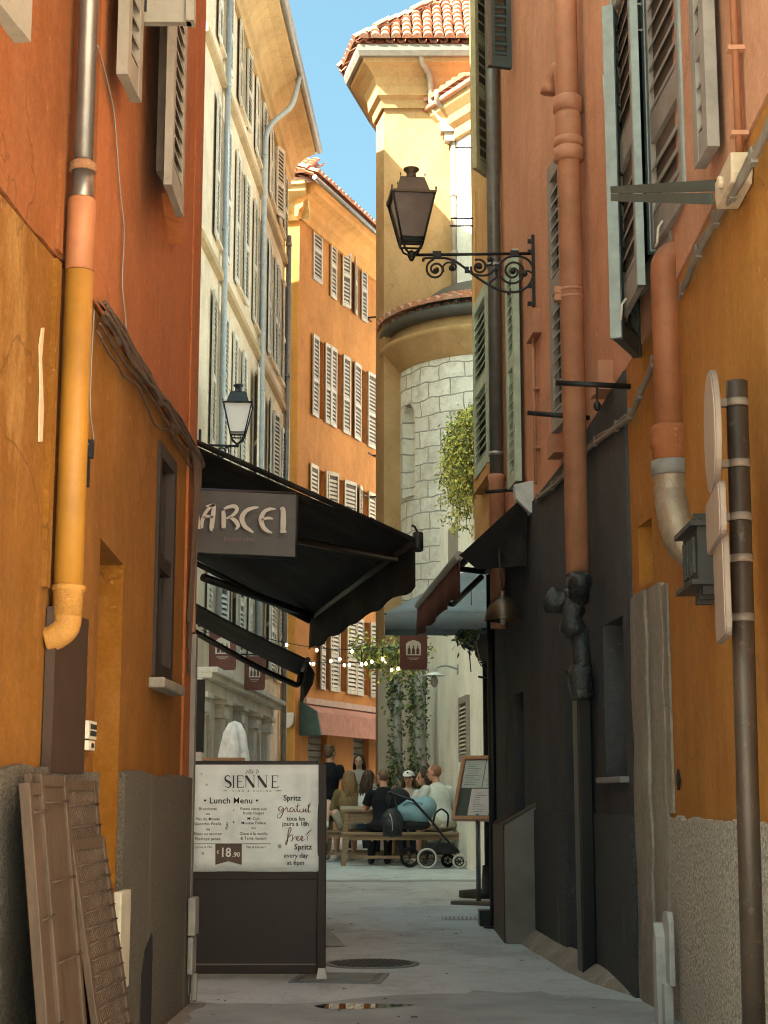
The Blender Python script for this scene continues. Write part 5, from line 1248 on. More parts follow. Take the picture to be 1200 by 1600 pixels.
# ------------------------------------------------------------------ three maroon hanging signs
def maroon(px,py,w,h,Y,wall_pt,label):
    c0 = at(px,py,Y); t_ = thing('maroon_sign', label, 'sign', tuple(c0), 'maroon hanging signs')
    b = MB(); fr = Frame(c0,(1,0,0),(0,-1,0),(0,0,1)); r = .04
    pl = []
    for cx,cz,a0 in ((w/2-r,h/2-r,0),(-w/2+r,h/2-r,90),(-w/2+r,-h/2+r,180),(w/2-r,-h/2+r,270)): pl += [(cx+r*math.cos(R(a0+k*30)),cz+r*math.sin(R(a0+k*30))) for k in range(4)]
    b.prism(pl,-.012,.012,fr); b.build('board', paint('maroon paint',(.15,.045,.03),.5,.2,(.1,.03,.02)), t_)
    b = MB(); b.mat(plain('cream emblem',(.62,.55,.45),.6)); z0 = h*.02; ww = w*.27
    b.prism([(-ww,z0-h*.14),(ww,z0-h*.14),(ww,z0+h*.16),(ww*.7,z0+h*.22),(0,z0+h*.27),(-ww*.7,z0+h*.22),(-ww,z0+h*.16)],.0125,.015,fr)
    b.mat(plain('dark bottle red',(.10,.04,.03),.6))
    for k in (-1,0,1):
        x = k*ww*.58; b.prism([(x-ww*.2,z0-h*.11),(x+ww*.2,z0-h*.11),(x+ww*.2,z0+h*.02),(x+ww*.07,z0+h*.06),(x+ww*.07,z0+h*.12),(x-ww*.07,z0+h*.12),(x-ww*.07,z0+h*.06),(x-ww*.2,z0+h*.02)],.0155,.0165,fr)
    b.mat(plain('cream emblem',(.62,.55,.45),.6)); b.box(-ww*.8,ww*.8,.0125,.0145,z0-h*.22,z0-h*.205,fr); b.box(-ww*.5,ww*.5,.0125,.0145,z0-h*.26,z0-h*.25,fr)
    b.build('emblem', None, t_)
    b = MB(); b.tube([c0+Vector((w*.5*(-1 if wall_pt.x>c0.x else 1),0,h/2+.03)),Vector((wall_pt.x,Y,c0.z+h/2+.03))],.012,6)
    for k in (-.3,.3): b.tube([c0+Vector((w*k,0,h/2)),c0+Vector((w*k,0,h/2+.03))],.006,6)
    b.build('bracket', M['iron'], t_)
maroon(646,1017,.30,.41,17.4,Vector((3.09-.09*17.4,0,0)),'maroon hanging sign with a cream emblem under the blue grey parasol')
maroon(348,1014,.40,.62,23.6,L3((sY(23.6),0,0)),'maroon hanging sign partly behind the smaller black awning, left of the other')
maroon(398,1052,.32,.52,24.8,L3((sY(24.8),0,0)),'maroon hanging sign beside the cream house portal, lower of the two on the left')
# ================================================================== menu windbreak
YB = 8.76; S = YB/2545.0
fb = lambda px,py,d=0.0: Frame((at(px,py,YB).x, YB-d, at(px,py,YB).z),(1,0,0),(0,-1,0),(0,0,1))
def bx(mb,x0,y0,x1,y1,d0,d1):
    p,q = at(x0,y0,YB),at(x1,y1,YB); mb.box(min(p.x,q.x),max(p.x,q.x),YB-d1,YB-d0,min(p.z,q.z),max(p.z,q.z))
wb = thing('menu_windbreak', 'dark brown windbreak panel carrying a white printed menu poster', 'windbreak', (at(400,1530,YB).x,YB,0))
brown = wood('dark brown windbreak paint',(.026,.015,.012),(.018,.011,.009),.5)
for q_ in ((497,1194,508.5,1531),(284,1194,296,1531)): b = MB(); bx(b,*q_,-.03,.03); b.build('post', brown, wb, .004)
for q_ in ((296,1362,497,1374),(296,1508,497,1521),(296,1189,497,1196)): b = MB(); bx(b,*q_,-.02,.022); b.build('rail', brown, wb, .003)
b = MB(); bx(b,296,1374,497,1508,-.012,.012); b.build('lower_panel', paint('dark brown panel',(.017,.0095,.008),.5,.25,(.06,.035,.03),scale=5), wb)
b = MB(); bx(b,297,1505.5,496,1507,.012,.016); b.build('trim_line', plain('dull trim',(.2,.17,.15),.5), wb)
b = MB(); p = at(503,1531,YB); b.box(-.03,.03,-.05,.05,0,.06,frame((p.x,YB,0)),taper=.012); b.build('foot', plain('white foot cap',(.55,.52,.48),.6), wb)
po = MB(); n = 10; vs = []
for j in range(n+1):
    for i in range(n+1):
        p = at(296.5+(498-296.5)*i/n, 1195+(1361-1195)*j/n, YB); vs.append((p.x,YB-.028-.004*math.sin(i*1.3+j*.7),p.z))
po.add(vs,[(j*(n+1)+i,j*(n+1)+i+1,(j+1)*(n+1)+i+1,(j+1)*(n+1)+i) for j in range(n) for i in range(n)],None,True)
poster = po.build('poster', paint('poster vinyl',(.80,.84,.825),.45,.12,(.5,.48,.44),scale=3), wb); solid(poster,.003)
ink = MB(); red = MB(); D = .0375
def tx(mb,s,px,py,h,align='CENTER',**k): text_mesh(mb,s,fb(px,py,D),0,-h*S/2,h*S,align,**k)
def inkst(mb,pts,w,smooth=True,d=D):
    o = [(at(a_,b_,YB).x,at(a_,b_,YB).z,(c_[0] if c_ else 1)*w*S) for a_,b_,*c_ in pts]; stroke(mb,o,Frame((0,YB-d,0),(1,0,0),(0,-1,0),(0,0,1)),smooth=smooth)
tx(ink,'alla b',394,1205,7.5,shear=.35,bold=-.012)
def pc_(u,v): return (290+u/5.217, 1180+v/5.217)
def cap(segs,w=1.5):
    for sg_ in segs:
        q = [(*pc_(a_,b_),c_) for a_,b_,c_ in sg_]; inkst(ink,q,w,len(q)>2)
thin, thick = .5, 2.4
cap([[(372,182,.5),(352,166,.8),(330,180,1.2),(334,205,2.0),(364,222,2.4),(374,246,1.6),(352,264,.8),(326,252,.5)]])
cap([[(396,168,1.2),(396,264,1.2)],[(388,168,.5),(404,168,.5)],[(388,264,.5),(404,264,.5)]])
for x0 in (424,706):
    cap([[(x0+6,168,1.2),(x0+6,264,1.2)],[(x0-2,168,.6),(x0+50,168,.6)],[(x0+6,214,.6),(x0+40,214,.6)],[(x0-2,264,.6),(x0+52,264,.6)],[(x0+50,168,.6),(x0+50,182,.6)],[(x0+52,264,.6),(x0+52,250,.6)]])
for x0 in (496,596):
    cap([[(x0,264,.6),(x0,168,.6)],[(x0,168,2.6),(x0+66,262,2.6)],[(x0+66,264,.6),(x0+66,168,.6)],[(x0-6,168,.5),(x0+8,168,.5)],[(x0+58,168,.5),(x0+76,168,.5)]])
cap([[(310,290,.5),(345,290,.5)],[(740,290,.5),(785,290,.5)]]); tx(ink,'VINO & CUCINA',394.5,1235.6,3.4,space=1.9)
def serif(mb,s,px,py,h,bold=.02,**k): tx(mb,s,px,py,h,bold=bold,**k)
serif(ink,'\u2022 Lunch Menu \u2022',362,1250.5,9.3,.018,space=1.06)
for (s,py) in (('Bruschetta',1263.4),('ou',1271),('Plat du Monde',1279.3),('Gnocchis Ficelle',1286.8),('ou',1295),('P\u00e2tes au saumon',1302.3),('Escalope pan\u00e9e',1310)): tx(ink,s,326,py,4.4,bold=.004,space=1.05)
for (s,py) in (('Panna cotta aux',1263.4),('fruits rouges',1270),('Mi Cuit',1278.7),('Mousse D\u00e9lice',1285.4),('ou',1293),('Glace \u00e0 la vanille',1302.1),('& Tarte maison',1309.4)): tx(ink,s,397,py,4.4,bold=.004,space=1.05)
tx(ink,'Plats',357.5,1288,4.4,rot=R(90)); tx(ink,'+',366,1266,4); tx(ink,'&',366,1284,4)
inkst(ink,[(297,1318),(424,1318)],.7,False); tx(ink,'Entr\u00e9e & Plat',319,1323,3.7); tx(ink,'Plat & Dessert',401,1323,3.7)
serif(ink,'Spritz',457,1246.5,8.5,.022); tx(ink,'tous les',463,1278.5,6.6,bold=.02); tx(ink,'jours \u00e0 18h',462.5,1286.8,6.6,bold=.02)
serif(ink,'Spritz',474,1322.5,8.5,.022); tx(ink,'every day',463,1336,7,bold=.02); tx(ink,'at 6pm',462.5,1347,7,bold=.02)
def script(pts,w=1.25): inkst(red,[(*pc_(a_,b_),c_) for a_,b_,c_ in pts],w)
# gratuit
script([(800,425,.6),(775,420,.9),(762,440,1.1),(778,455,.9),(800,430,.8),(796,470,1.2),(775,508,1.0),(752,506,.7),(760,482,.6),(800,455,.7),(822,430,1.1),(834,432,.8),(832,456,.9),(850,458,.6)])
script([(884,430,.6),(862,430,1.0),(852,450,1.1),(868,462,.9),(888,436,.8),(888,460,1.1),(905,452,.7),(920,395,.9)]); script([(920,392,.9),(912,440,1.2),(920,464,.9),(936,446,.7)]); script([(898,418,.7),(938,410,.6)])
script([(936,436,.7),(934,460,1.1),(954,460,.9),(964,434,.8),(962,460,1.1),(978,446,.7),(984,432,.8),(982,460,1.1),(998,448,.6),(1012,388,.9)]); script([(1012,388,.9),(1002,440,1.2),(1008,466,.9),(1024,452,.6)]); script([(992,412,.6),(1026,404,.6)])
# free
script([(842,660,.6),(862,610,1.0),(856,588,.8),(842,612,1.1),(834,690,1.3),(824,728,1.0),(818,712,.7),(846,664,.7),(862,650,.9)]); script([(862,650,1.0),(876,652,.7),(872,692,1.1),(866,696,.8),(890,668,.7),(908,660,.6)])
for x0 in (908,944): script([(x0-6,690,.6),(x0+14,672,.9),(x0+10,658,.8),(x0-2,676,1.1),(x0+10,694,1.0),(x0+30,684,.6)])
inkst(ink,[(*pc_(980,640),1),(*pc_(996,664),1),(*pc_(1012,640),1)],.8,False); inkst(ink,[(*pc_(996,664),1),(*pc_(996,694),1)],.8,False); inkst(red,[(*pc_(990,640),1.5),(*pc_(1030,606),.8)],1.2,False)
ink.build('lettering', plain('black ink',(.03,.026,.024),.6), wb); red.build('red_lettering', plain('dark red ink',(.13,.018,.014),.6), wb)
b = MB(); q = [(337.5,1318),(378.7,1318),(378.7,1351),(358,1345),(337.5,1351)]; b.prism([(at(x,y,YB).x,at(x,y,YB).z) for x,y in q],.0335,.0355,Frame((0,YB,0),(1,0,0),(0,-1,0),(0,0,1))); b.build('price_ribbon', plain('brown ribbon',(.10,.062,.042),.6), wb)
w_ = MB(); tx(w_,'18',353.5,1331,14,bold=.03,sx=.9); tx(w_,'\u20ac',341.8,1331,5); tx(w_,'.90',370,1334.5,7,bold=.03)
w_.build('price', plain('cream ink',(.7,.66,.6),.6), wb)
b = MB()
for x,y,r0 in ((398.5+39,1322,3.2),(316,1209,1.4),(324,1226,1.6),(318,1333,2.0)): b.prism([(at(x+r0*math.cos(i),y+r0*1.2*math.sin(i),YB).x,at(x+r0*math.cos(i),y+r0*1.2*math.sin(i),YB).z) for i in (0,1,2.2,3.1,4,5.3)],.0335,.0345,Frame((0,YB,0),(1,0,0),(0,-1,0),(0,0,1)))
b.build('smudge', plain('grey smudge',(.36,.34,.30),.7), wb)
# narrow black panel and a white backing at the left end
b = MB(); Yk = 9.6; p,q = at(270,1062,Yk),at(318,1176,Yk); b.box(p.x,q.x,Yk-.03,Yk+.03,q.z,p.z); b.mat(M['iron']); b.tube([((p.x+q.x)/2,Yk,0),((p.x+q.x)/2,Yk,q.z)],.02,8)
tag(b.build('black_board', M['dark'], None, .006), 'narrow black board on a stand at the left behind the menu windbreak', 'board')
b = MB(); Yk = 9.2; p,q = at(275,1175,Yk),at(314,1260,Yk); b.box(p.x,q.x,Yk-.015,Yk+.015,0,p.z); tag(b.build('white_board', plain('white board',(.62,.61,.58),.5), None, .005), 'white board peeping over the left end of the menu windbreak', 'board')
# ================================================================== menu stands
def menu_stand(loc, label, rz):
    t_ = thing('menu_stand', label, 'menu stand', (0,0,0), 'wooden framed menu stands')
    pine = wood('orange pine',(.60,.34,.20),(.5,.27,.15),.45)
    b = MB(); b.box(-.24,.24,-.09,.09,0,.035); b.box(-.02,.02,-.02,.02,.035,.05); b.build('base', paint('stand base',(.14,.12,.10),.5,.4), t_, .01)
    b = MB(); b.tube([(0,0,.03),(0,0,.80)],.022,12); b.build('post', paint('steel post',(.20,.20,.20),.35,.2,metal=.7), t_)
    fr = Frame((0,-.02,.74),(1,0,0),(0,math.cos(R(22)),-math.sin(R(22))),(0,math.sin(R(22)),math.cos(R(22))))
    w,h = .25,.62
    b = MB(); b.prism([(-w,0),(w,0),(w,h),(-w,h)],-.03,.03,fr,[[(-w+.035,.035),(w-.035,.035),(w-.035,h-.035),(-w+.035,h-.035)]]); b.build('frame', pine, t_, .005)
    b = MB(); b.box(-w+.034,w-.034,-.005,.005,.034,h-.034,fr); b.build('backing', plain('dark green backing',(.10,.14,.135),.25), t_)
    b = MB(); b.mat(plain('pale blue sheet',(.66,.78,.77),.35)); y_ = -.008
    for x0,x1,z0,z1 in ((-w+.04,-.004,.31,h-.04),(.004,w-.04,.31,h-.04)): b.box(x0,x1,y_-.002,y_,z0,z1,fr)
    b.mat(plain('white sheet',(.84,.86,.88),.4)); b.box(-.10,.11,y_-.003,y_-.001,.045,.30,fr); b.build('menu_sheets', None, t_)
    b = MB(); r_ = random.Random(3)
    for x0,x1,z0,z1 in ((-w+.06,-.03,.34,h-.07),(.03,w-.06,.34,h-.07),(-.07,.08,.08,.27)):
        z = z0
        while z < z1: b.box(x0+r_.uniform(0,.02),x1-r_.uniform(0,.08),y_-.0045,y_-.0035,z,z+.004,fr); z += .022
    b.build('print_lines', plain('grey print',(.22,.24,.25),.6), t_)
    t_.location = loc; t_.rotation_euler = (0,0,rz); return t_
ms = menu_stand(tuple(gnd(748,1414)), 'wooden framed menu stand with pale sheets beside the black post', R(-30))
p = gnd(350,1398); Y2 = 17.6
ms2 = copy_tree(ms, None, (-250/2535*Y2, Y2, .05), R(12)); ms2['label'] = 'wooden framed menu stand whose top shows over the menu windbreak'
# white folded parasol
pf = at(366,1190,20.5); t_ = thing('folded_parasol', 'folded white parasol wrapped in its cloth in front of the stone portal', 'parasol', (pf.x,20.5,0))
b = MB(); pr_ = [(.03,.9),(.17,1.0),(.2,1.25),(.17,1.5),(.13,1.75),(.07,1.87),(.0,1.9)]
vs, fs = [], []
for r0,z in pr_:
    for k in range(28): a_ = 2*math.pi*k/28; rr_ = max(.003,r0*(1+.22*math.sin(a_*5+z*2)+.08*math.sin(a_*9))); vs.append((pf.x+rr_*math.cos(a_),20.5+rr_*math.sin(a_),z))
b.add(vs,[(i*28+k,i*28+(k+1)%28,(i+1)*28+(k+1)%28,(i+1)*28+k) for i in range(len(pr_)-1) for k in range(28)],None,True); b.build('cloth', paint('white parasol cloth',(.82,.74,.70),.8,.1,(.6,.5,.45)), t_)
b = MB(); b.tube([(pf.x,20.5,0),(pf.x,20.5,1.0)],.022,8); b.lathe([(.2,0),(.2,.05),(.05,.07)],16,frame((pf.x,20.5,0))); b.build('pole', M['iron'], t_)
# ================================================================== sloped wooden flanks of the terrace
tf = thing('terrace_screen', 'low grey and brown boarded screen with sloping top at the foot of the charcoal wall', 'screen', (.9,10.85,0))
xa,xb = .80,1.02
def zt_(px,py,Y): return EYE+Y*ray(px,py).z/ray(px,py).y
for nm,Y,m_ in (('front_panel',10.85,paint('grey board',(.20,.18,.155),.7,.4,(.11,.1,.085),scale=4)),('rear_panel',12.03,paint('brown board',(.10,.07,.05),.7,.4))):
    za_,zb_ = zt_(790,1288,10.85), zt_(845,1258,10.85); xo = .008*(Y-10.85)
    b = MB(); b.prism([(xa+xo,0),(xb+xo,0),(xb+xo,zb_),(xa+xo,za_)],-.02,.02,Frame((0,Y,0),(1,0,0),(0,1,0),(0,0,1))); b.build(nm, m_, tf, .006)
b = MB(); za_ = zt_(790,1290,10.85)-.01; b.slab((xa-.006,10.875,0),(xa-.0,12.0,0),(xa-.0,12.0,za_),(xa-.006,10.875,za_),.03); b.build('side_panel', paint('dark brown board',(.060,.038,.026),.7,.4,(.12,.09,.07)), tf)
b = MB(); b.slab((xa-.03,10.82,za_+.004),(xb,10.82,zt_(845,1258,10.85)+.004),(xb,10.89,zt_(845,1258,10.85)+.004),(xa-.03,10.89,za_+.004),.016); b.build('top_rail', paint('brown board',(.10,.07,.05),.7,.4), tf)
q = gnd(760,1446)
b = MB(); b.box(-.055,.055,-.09,.09,0,.105,frame(q)); b.box(-.06,.06,-.095,.095,.105,.115,frame(q)); tag(b.build('black_box', plain('black plastic box',(.015,.015,.016),.5), None, .006), 'small black plastic box on the ground beside the boarded screen', 'box')
# ================================================================== covers and patches in the paving
def flat(name, pts, z, mat): 
    b = MB(); n = len(pts); vs = [(x,y,z) for x,y in pts]; b.add(vs,[tuple(range(n))]); return b.build(name, mat)
iron_c = paint('worn cast iron',(.20,.21,.21),.5,.5,(.32,.33,.33),metal=.2,bump=.5,scale=10)
c_ = gnd(581,1506.5); t_ = thing('manhole_cover', 'round cast iron drain cover in the paving past the windbreak', 'manhole cover', tuple(c_))
b = MB(); b.lathe([(.275,.0),(.275,.006),(.25,.007),(.25,.003)],40,frame(c_)); b.lathe([(.249,.001),(.245,.005),(.0,.005)],40,frame(c_)); b.build('frame', iron_c, t_)
b = MB()
for i in range(-6,7):
    for j in range(-7,8):
        x,y = i*.036+(j%2)*.018, j*.03
        if x*x+y*y < .052: b.box(x-.012,x+.012,y-.007,y+.007,.005,.010,frame(c_,R(20)))
b.build('grip_pattern', paint('grip iron',(.06,.062,.062),.5,.4,(.2,.2,.2)), t_)
pa = [gnd(505,1517),gnd(548,1517),gnd(573,1540),gnd(500,1543)]
t_ = thing('access_cover', 'dark square access cover in the paving beside the windbreak foot', 'access cover', tuple(pa[0]))
cx_,cy_ = sum(p.x for p in pa)/4, sum(p.y for p in pa)/4; fr = frame((cx_,cy_,0),R(-6))
b = MB(); b.prism([(-.24,-.24),(.24,-.24),(.24,.24),(-.24,.24)],0,.006,Frame(fr.o,fr.x,fr.z,fr.y),[[(-.21,-.21),(.21,-.21),(.21,.21),(-.21,.21)]]); b.build('frame', iron_c, t_)
b = MB(); b.box(-.208,.208,-.208,.208,0,.004,fr); b.build('plate', paint('dark cover plate',(.15,.155,.155),.6,.4,(.25,.25,.25)), t_)
b = MB()
for i in range(7): b.box(-.18,.18,-.17+.055*i,-.14+.055*i,.004,.008,fr)
b.build('tread_bars', iron_c, t_)
ga,gb_ = gnd(692,1436),gnd(750,1436); t_ = thing('drain_grate', 'pale slotted drain grate in the paving beside the small black box', 'drain grate', tuple(ga))
b = MB(); w = gb_.x-ga.x
for i in range(9): b.box(ga.x+w*i/9,ga.x+w*(i+.55)/9,ga.y-.11,ga.y+.11,.001,.009)
b.box(ga.x-.01,gb_.x+.01,ga.y-.14,ga.y-.11,.001,.011); b.box(ga.x-.01,gb_.x+.01,ga.y+.11,ga.y+.14,.001,.011); b.build('bars', plain('galvanised steel',(.45,.45,.44),.45,.3), t_)
b = MB(); b.box(ga.x,gb_.x,ga.y-.11,ga.y+.11,-.0,.0025); b.build('gap', M['dark'], t_)
pts = [gnd(x,y) for x,y in ((490,1573),(510,1570),(560,1569.5),(610,1570),(650,1571.5),(640,1573),(600,1576),(560,1578.5),(520,1578.5),(498,1576))]
t = NT('still water'); t.color((.02,.02,.02)); t.set(Roughness=.02,IOR=1.33); t.b.inputs['Specular IOR Level'].default_value = 1.0; M['water'] = t.m
struct(flat('puddle', [(p.x,p.y) for p in pts], .005, M['water']))
struct(flat('damp_patch', [(p.x,p.y) for p in [gnd(x,y) for x,y in ((470,1569),(560,1565),(670,1570),(690,1576),(610,1582),(520,1584),(470,1580))]], .0025, paint('damp asphalt',(.13,.135,.135),.35,.4,(.2,.2,.2),scale=5)))
t = NT('older asphalt'); a = t.mix(t.ramp(t.noise(2.2,6,.65),.38,.64),(.33,.345,.34),(.23,.24,.24)); a = t.mix(t.mul(t.ramp(t.noise(160,3,.6),.5,.72),.4),a,(.09,.09,.09)); t.color(a); t.set(Roughness=.6); t.bump(t.noise(120,4,.7),.4,.01); M['asphalt_old'] = t.m
poly = [gnd(x,y) for x,y in ((505,1480),(540,1479),(512,1450),(505,1450))]; struct(flat('asphalt_patch', [(p.x,p.y) for p in poly], .004, M['asphalt_old']))
r_ = random.Random(12)
e1 = [(x+r_.uniform(-.05,.05), 7.95+.25*math.sin(x*3)+r_.uniform(-.06,.06)) for x in [-.95+.12*i for i in range(20)]]
struct(flat('asphalt_repair', [(-.95,3.2),(1.2,3.2)]+e1[::-1], .0035, M['asphalt_old']))
e2 = [(x, 18.6+.1*math.sin(x*2)+r_.uniform(-.04,.04)) for x in [-3+.3*i for i in range(17)]]
struct(flat('paving_band', e2+[(1.5,19.1),(-3,18.9)], .004, M['asphalt_old']))
# scattered specks of litter and a worn concrete strip along the left wall foot
r_ = random.Random(77); b = MB(); lm = [plain('dry leaf',(.22,.15,.08),.8), plain('paper scrap',(.6,.58,.54),.7), plain('dark speck',(.05,.05,.05),.8)]
for i in range(130):
    y = r_.uniform(6.2,21); x = r_.uniform(-.8-.12*max(0,y-9),1.0-.02*max(0,y-9)); b.mat(lm[r_.choice((0,0,1,2,2))]); a0 = r_.uniform(0,6.28); s_ = r_.uniform(.006,.02)
    b.add([(x+s_*r_.uniform(.6,1.2)*math.cos(a0+k*1.257),y+s_*r_.uniform(.6,1.2)*math.sin(a0+k*1.257),.007+r_.uniform(0,.006)) for k in range(5)],[(0,1,2,3,4)])
o = b.build('litter', None, fixn=False); o['kind'] = 'stuff'; o['label'] = 'small specks of leaf and paper litter on the paving'; o['category'] = 'litter'
b = MB(); e = [L2((L2.L*i/20,.02,0)) for i in range(21)]
b.add([(p.x,p.y,.006) for p in e]+[(p.x+.07+.025*math.sin(i*1.7)+r_.uniform(-.01,.01),p.y,.005) for i,p in enumerate(e)],[(i,i+1,i+22,i+21) for i in range(20)]); struct(b.build('concrete_edge', M['cement']))
# ================================================================== greenery
def leafmat(name,c,c2):
    t = NT(name); o_ = t.n('ShaderNodeObjectInfo'); a = t.mix(t.ramp(t.noise(6,4,.6),.35,.65), c, c2); t.color(a); t.set(Roughness=.55); t.b.inputs['Subsurface Weight'].default_value = 0
    t.b.inputs['Transmission Weight'].default_value = 0; return t.m
M['leaf_yellow'] = leafmat('yellow green leaf',(.66,.60,.13),(.46,.45,.09)); M['leaf_dark'] = leafmat('deep green leaf',(.055,.085,.03),(.10,.13,.04)); M['leaf_mid'] = leafmat('mid green leaf',(.13,.17,.05),(.20,.23,.08))
def leaf(mb, p, d, l, w, rng):
    d = d.normalized(); s = d.cross(Vector((rng.uniform(-1,1),rng.uniform(-1,1),rng.uniform(-1,1)))).normalized()*w; k = d.cross(s).normalized()*w*.3
    mb.add([p,p+d*l*.5+s+k,p+d*l,p+d*l*.5-s+k],[(0,1,2),(0,2,3)])
def rv(rng,s=1): return Vector((rng.gauss(0,s),rng.gauss(0,s),rng.gauss(0,s)))
# hanging plant: many drooping stems from a ledge
hp_ = thing('hanging_plant', 'large bushy yellow green plant hanging from the top of the chapel wall', 'plant', (1.25,20.0,5.3))
rg = random.Random(21); lv = MB(); lv.mat(M['leaf_yellow']); st = MB()
for i in range(420):
    a_ = rg.uniform(0,2*math.pi); r0 = rg.uniform(0,1)**.5
    o_ = Vector((1.36+.22*r0*math.cos(a_),20.0+.7*r0*math.sin(a_),5.50+rg.uniform(-.1,.35)*(1-r0*.5)))
    out = Vector((-.15-rg.uniform(0,.36),rg.uniform(-.5,.5),0)); L = rg.uniform(.45,1.28)*(.6+.4*rg.random()); pts = []
    for k in range(9):
        u = k/8; pts.append(o_+out*(1-(1-u)**2)*rg.uniform(.9,1.1)*.9+Vector((0,0,.22*math.sin(u*math.pi*.6)*(1-u)-L*u*u*.95)))
    if i%4==0: st.tube(pts,.004,4)
    for k in range(1,9):
        for q in range(7):
            lv.mat(M['leaf_yellow'] if rg.random()<.62 else (M['leaf_mid'] if rg.random()<.7 else M['leaf_dark']))
            p = pts[k]+rv(rg,.035); leaf(lv,p,rv(rg,1)+Vector((-.3,0,-.9)),rg.uniform(.04,.085),rg.uniform(.009,.017),rg)
lv.build('foliage', None, hp_, fixn=False); st.build('stems', M['leaf_mid'], hp_)
b = MB(); b.box(1.02,1.6,19.3,20.7,5.25,5.45); b.build('trough', paint('grey planter',(.25,.22,.19),.7,.3), hp_)
# posts wrapped in vine
def vine_post(px,Y,r,label,dens,seed):
    p = at(px,1245,Y); t_ = thing('vine_post', label, 'vine', (p.x,Y,0), 'vine covered posts'); rg = random.Random(seed)
    b = MB(); b.tube([(p.x+.015*math.sin(i),Y,z) for i,z in enumerate([0,.5,1,1.6,2.2,2.9])],r,10); b.build('post', paint('grey post',(.36,.34,.31),.8,.4), t_)
    v = MB(); 
    for i in range(dens):
        z = rg.uniform(.55,3.0)*1.0; dn = .5+.5*math.sin(z*5+seed)
        if rg.random() > .35+.65*dn: continue
        a_ = rg.uniform(0,2*math.pi); rr_ = r*.8+abs(rg.gauss(.0,.045))
        v.mat(M['leaf_dark'] if rg.random()<.8 else M['leaf_mid']); leaf(v,Vector((p.x+rr_*math.cos(a_)-.04,Y+rr_*math.sin(a_),z)),rv(rg,1)+Vector((0,0,-.4)),rg.uniform(.05,.09),rg.uniform(.016,.028),rg)
    v.build('vine', None, t_, fixn=False); return t_
vine_post(622,25.6,.07,'pale post wrapped in dark vine beside the yellow ochre tower corner',1300,1); vine_post(657,25.0,.10,'thicker post smothered in dark vine beside the arched chapel door',2300,2)
# garland with bulbs strung across
def wire(p,q,sag,n=24): return [p.lerp(q,i/n)-Vector((0,0,sag*math.sin(math.pi*i/n))) for i in range(n+1)]
bulb_m = plain('lit bulb',(.9,.7,.4),.3,0,((1,.78,.48),.75))
ends = [(at(318,965,23.6),at(668,1005,23.0),.25),(at(316,985,23.9),at(664,1020,23.2),.30)]
bpx = [[(448,994),(495,1016),(517,1033),(531,1030),(550,1015),(565,1038),(581,1034),(598,1030),(622,1045)],[(484,1021),(490,1034),(538,1034),(546,1024),(603,1022),(612,1047),(572,1014)]]
for k,(p,q,sg_) in enumerate(ends):
    t_ = thing('string_lights', ('string of warm lit bulbs across the far square, the upper of two wires','string of warm lit bulbs across the far square, the lower of two wires')[k], 'string lights', tuple(p), 'strings of lit bulbs')
    wp_ = wire(p,q,sg_); b = MB(); b.tube(wp_,.006,5); b.build('wire', M['iron'], t_)
    for (x,y) in bpx[k]:
        w_ = min(wp_, key=lambda v: abs((v-Vector((0,0,EYE))).x/(v.y)-ray(x,y).x/ray(x,y).y)); c0 = at(x,y,w_.y)
        c0 = Vector((c0.x,w_.y,min(c0.z,w_.z-.03)))
        b = MB(); b.ball(c0,.022,.022,.029,10,8); o = b.build('bulb', bulb_m, t_)
        b = MB(); b.tube([c0+Vector((0,0,.035)),Vector((c0.x,c0.y,w_.z))],.008,5); b.build('socket', M['iron'], o)
gl = thing('vine_garland', 'loose leafy vine garland hanging among the string lights', 'garland', tuple(at(610,1010,23.3))); rg = random.Random(5); v = MB(); st = MB()
for k in range(3):
    pts = wire(at(545+12*k,1010+8*k,23.5),at(668,995+14*k,23.1),.12,20); st.tube(pts,.007,5)
    for i in range(420):
        u = rg.random()**.75; c0 = pts[min(20,int(u*20))]; v.mat(M['leaf_mid'] if rg.random()<.75 else M['leaf_yellow'])
        leaf(v,c0+Vector((rg.gauss(0,.06),rg.gauss(0,.12),rg.gauss(-.02,.11))),rv(rg,1)+Vector((0,0,-.4)),rg.uniform(.06,.11),rg.uniform(.016,.03),rg)
v.build('foliage', None, gl, fixn=False); st.build('stems', M['leaf_dark'], gl)
hb = at(737,995,15.0); t_ = thing('hanging_basket', 'dark dried plant in a hanging basket under the blue grey parasol', 'plant', tuple(hb)); v = MB(); rg = random.Random(8)
for i in range(420): v.mat(M['leaf_dark']); d = rv(rg,1); leaf(v,hb+Vector((rg.gauss(0,.07),rg.gauss(0,.07),rg.gauss(0,.045))),d+Vector((0,0,-.6)),rg.uniform(.05,.09),.012,rg)
v.build('foliage', plain('dry brown leaf',(.035,.025,.02),.8), t_, fixn=False)
b = MB(); b.lathe([(.02,-.13),(.07,-.1),(.09,-.02)],12,frame(hb)); b.tube([hb,hb+Vector((.0,.0,.5))],.004,5); b.tube([hb+Vector((-.03,0,-.05)),hb+Vector((-.02,0,-.2)),hb+Vector((-.01,0,-.33))],.006,5); b.build('basket', M['iron'], t_)
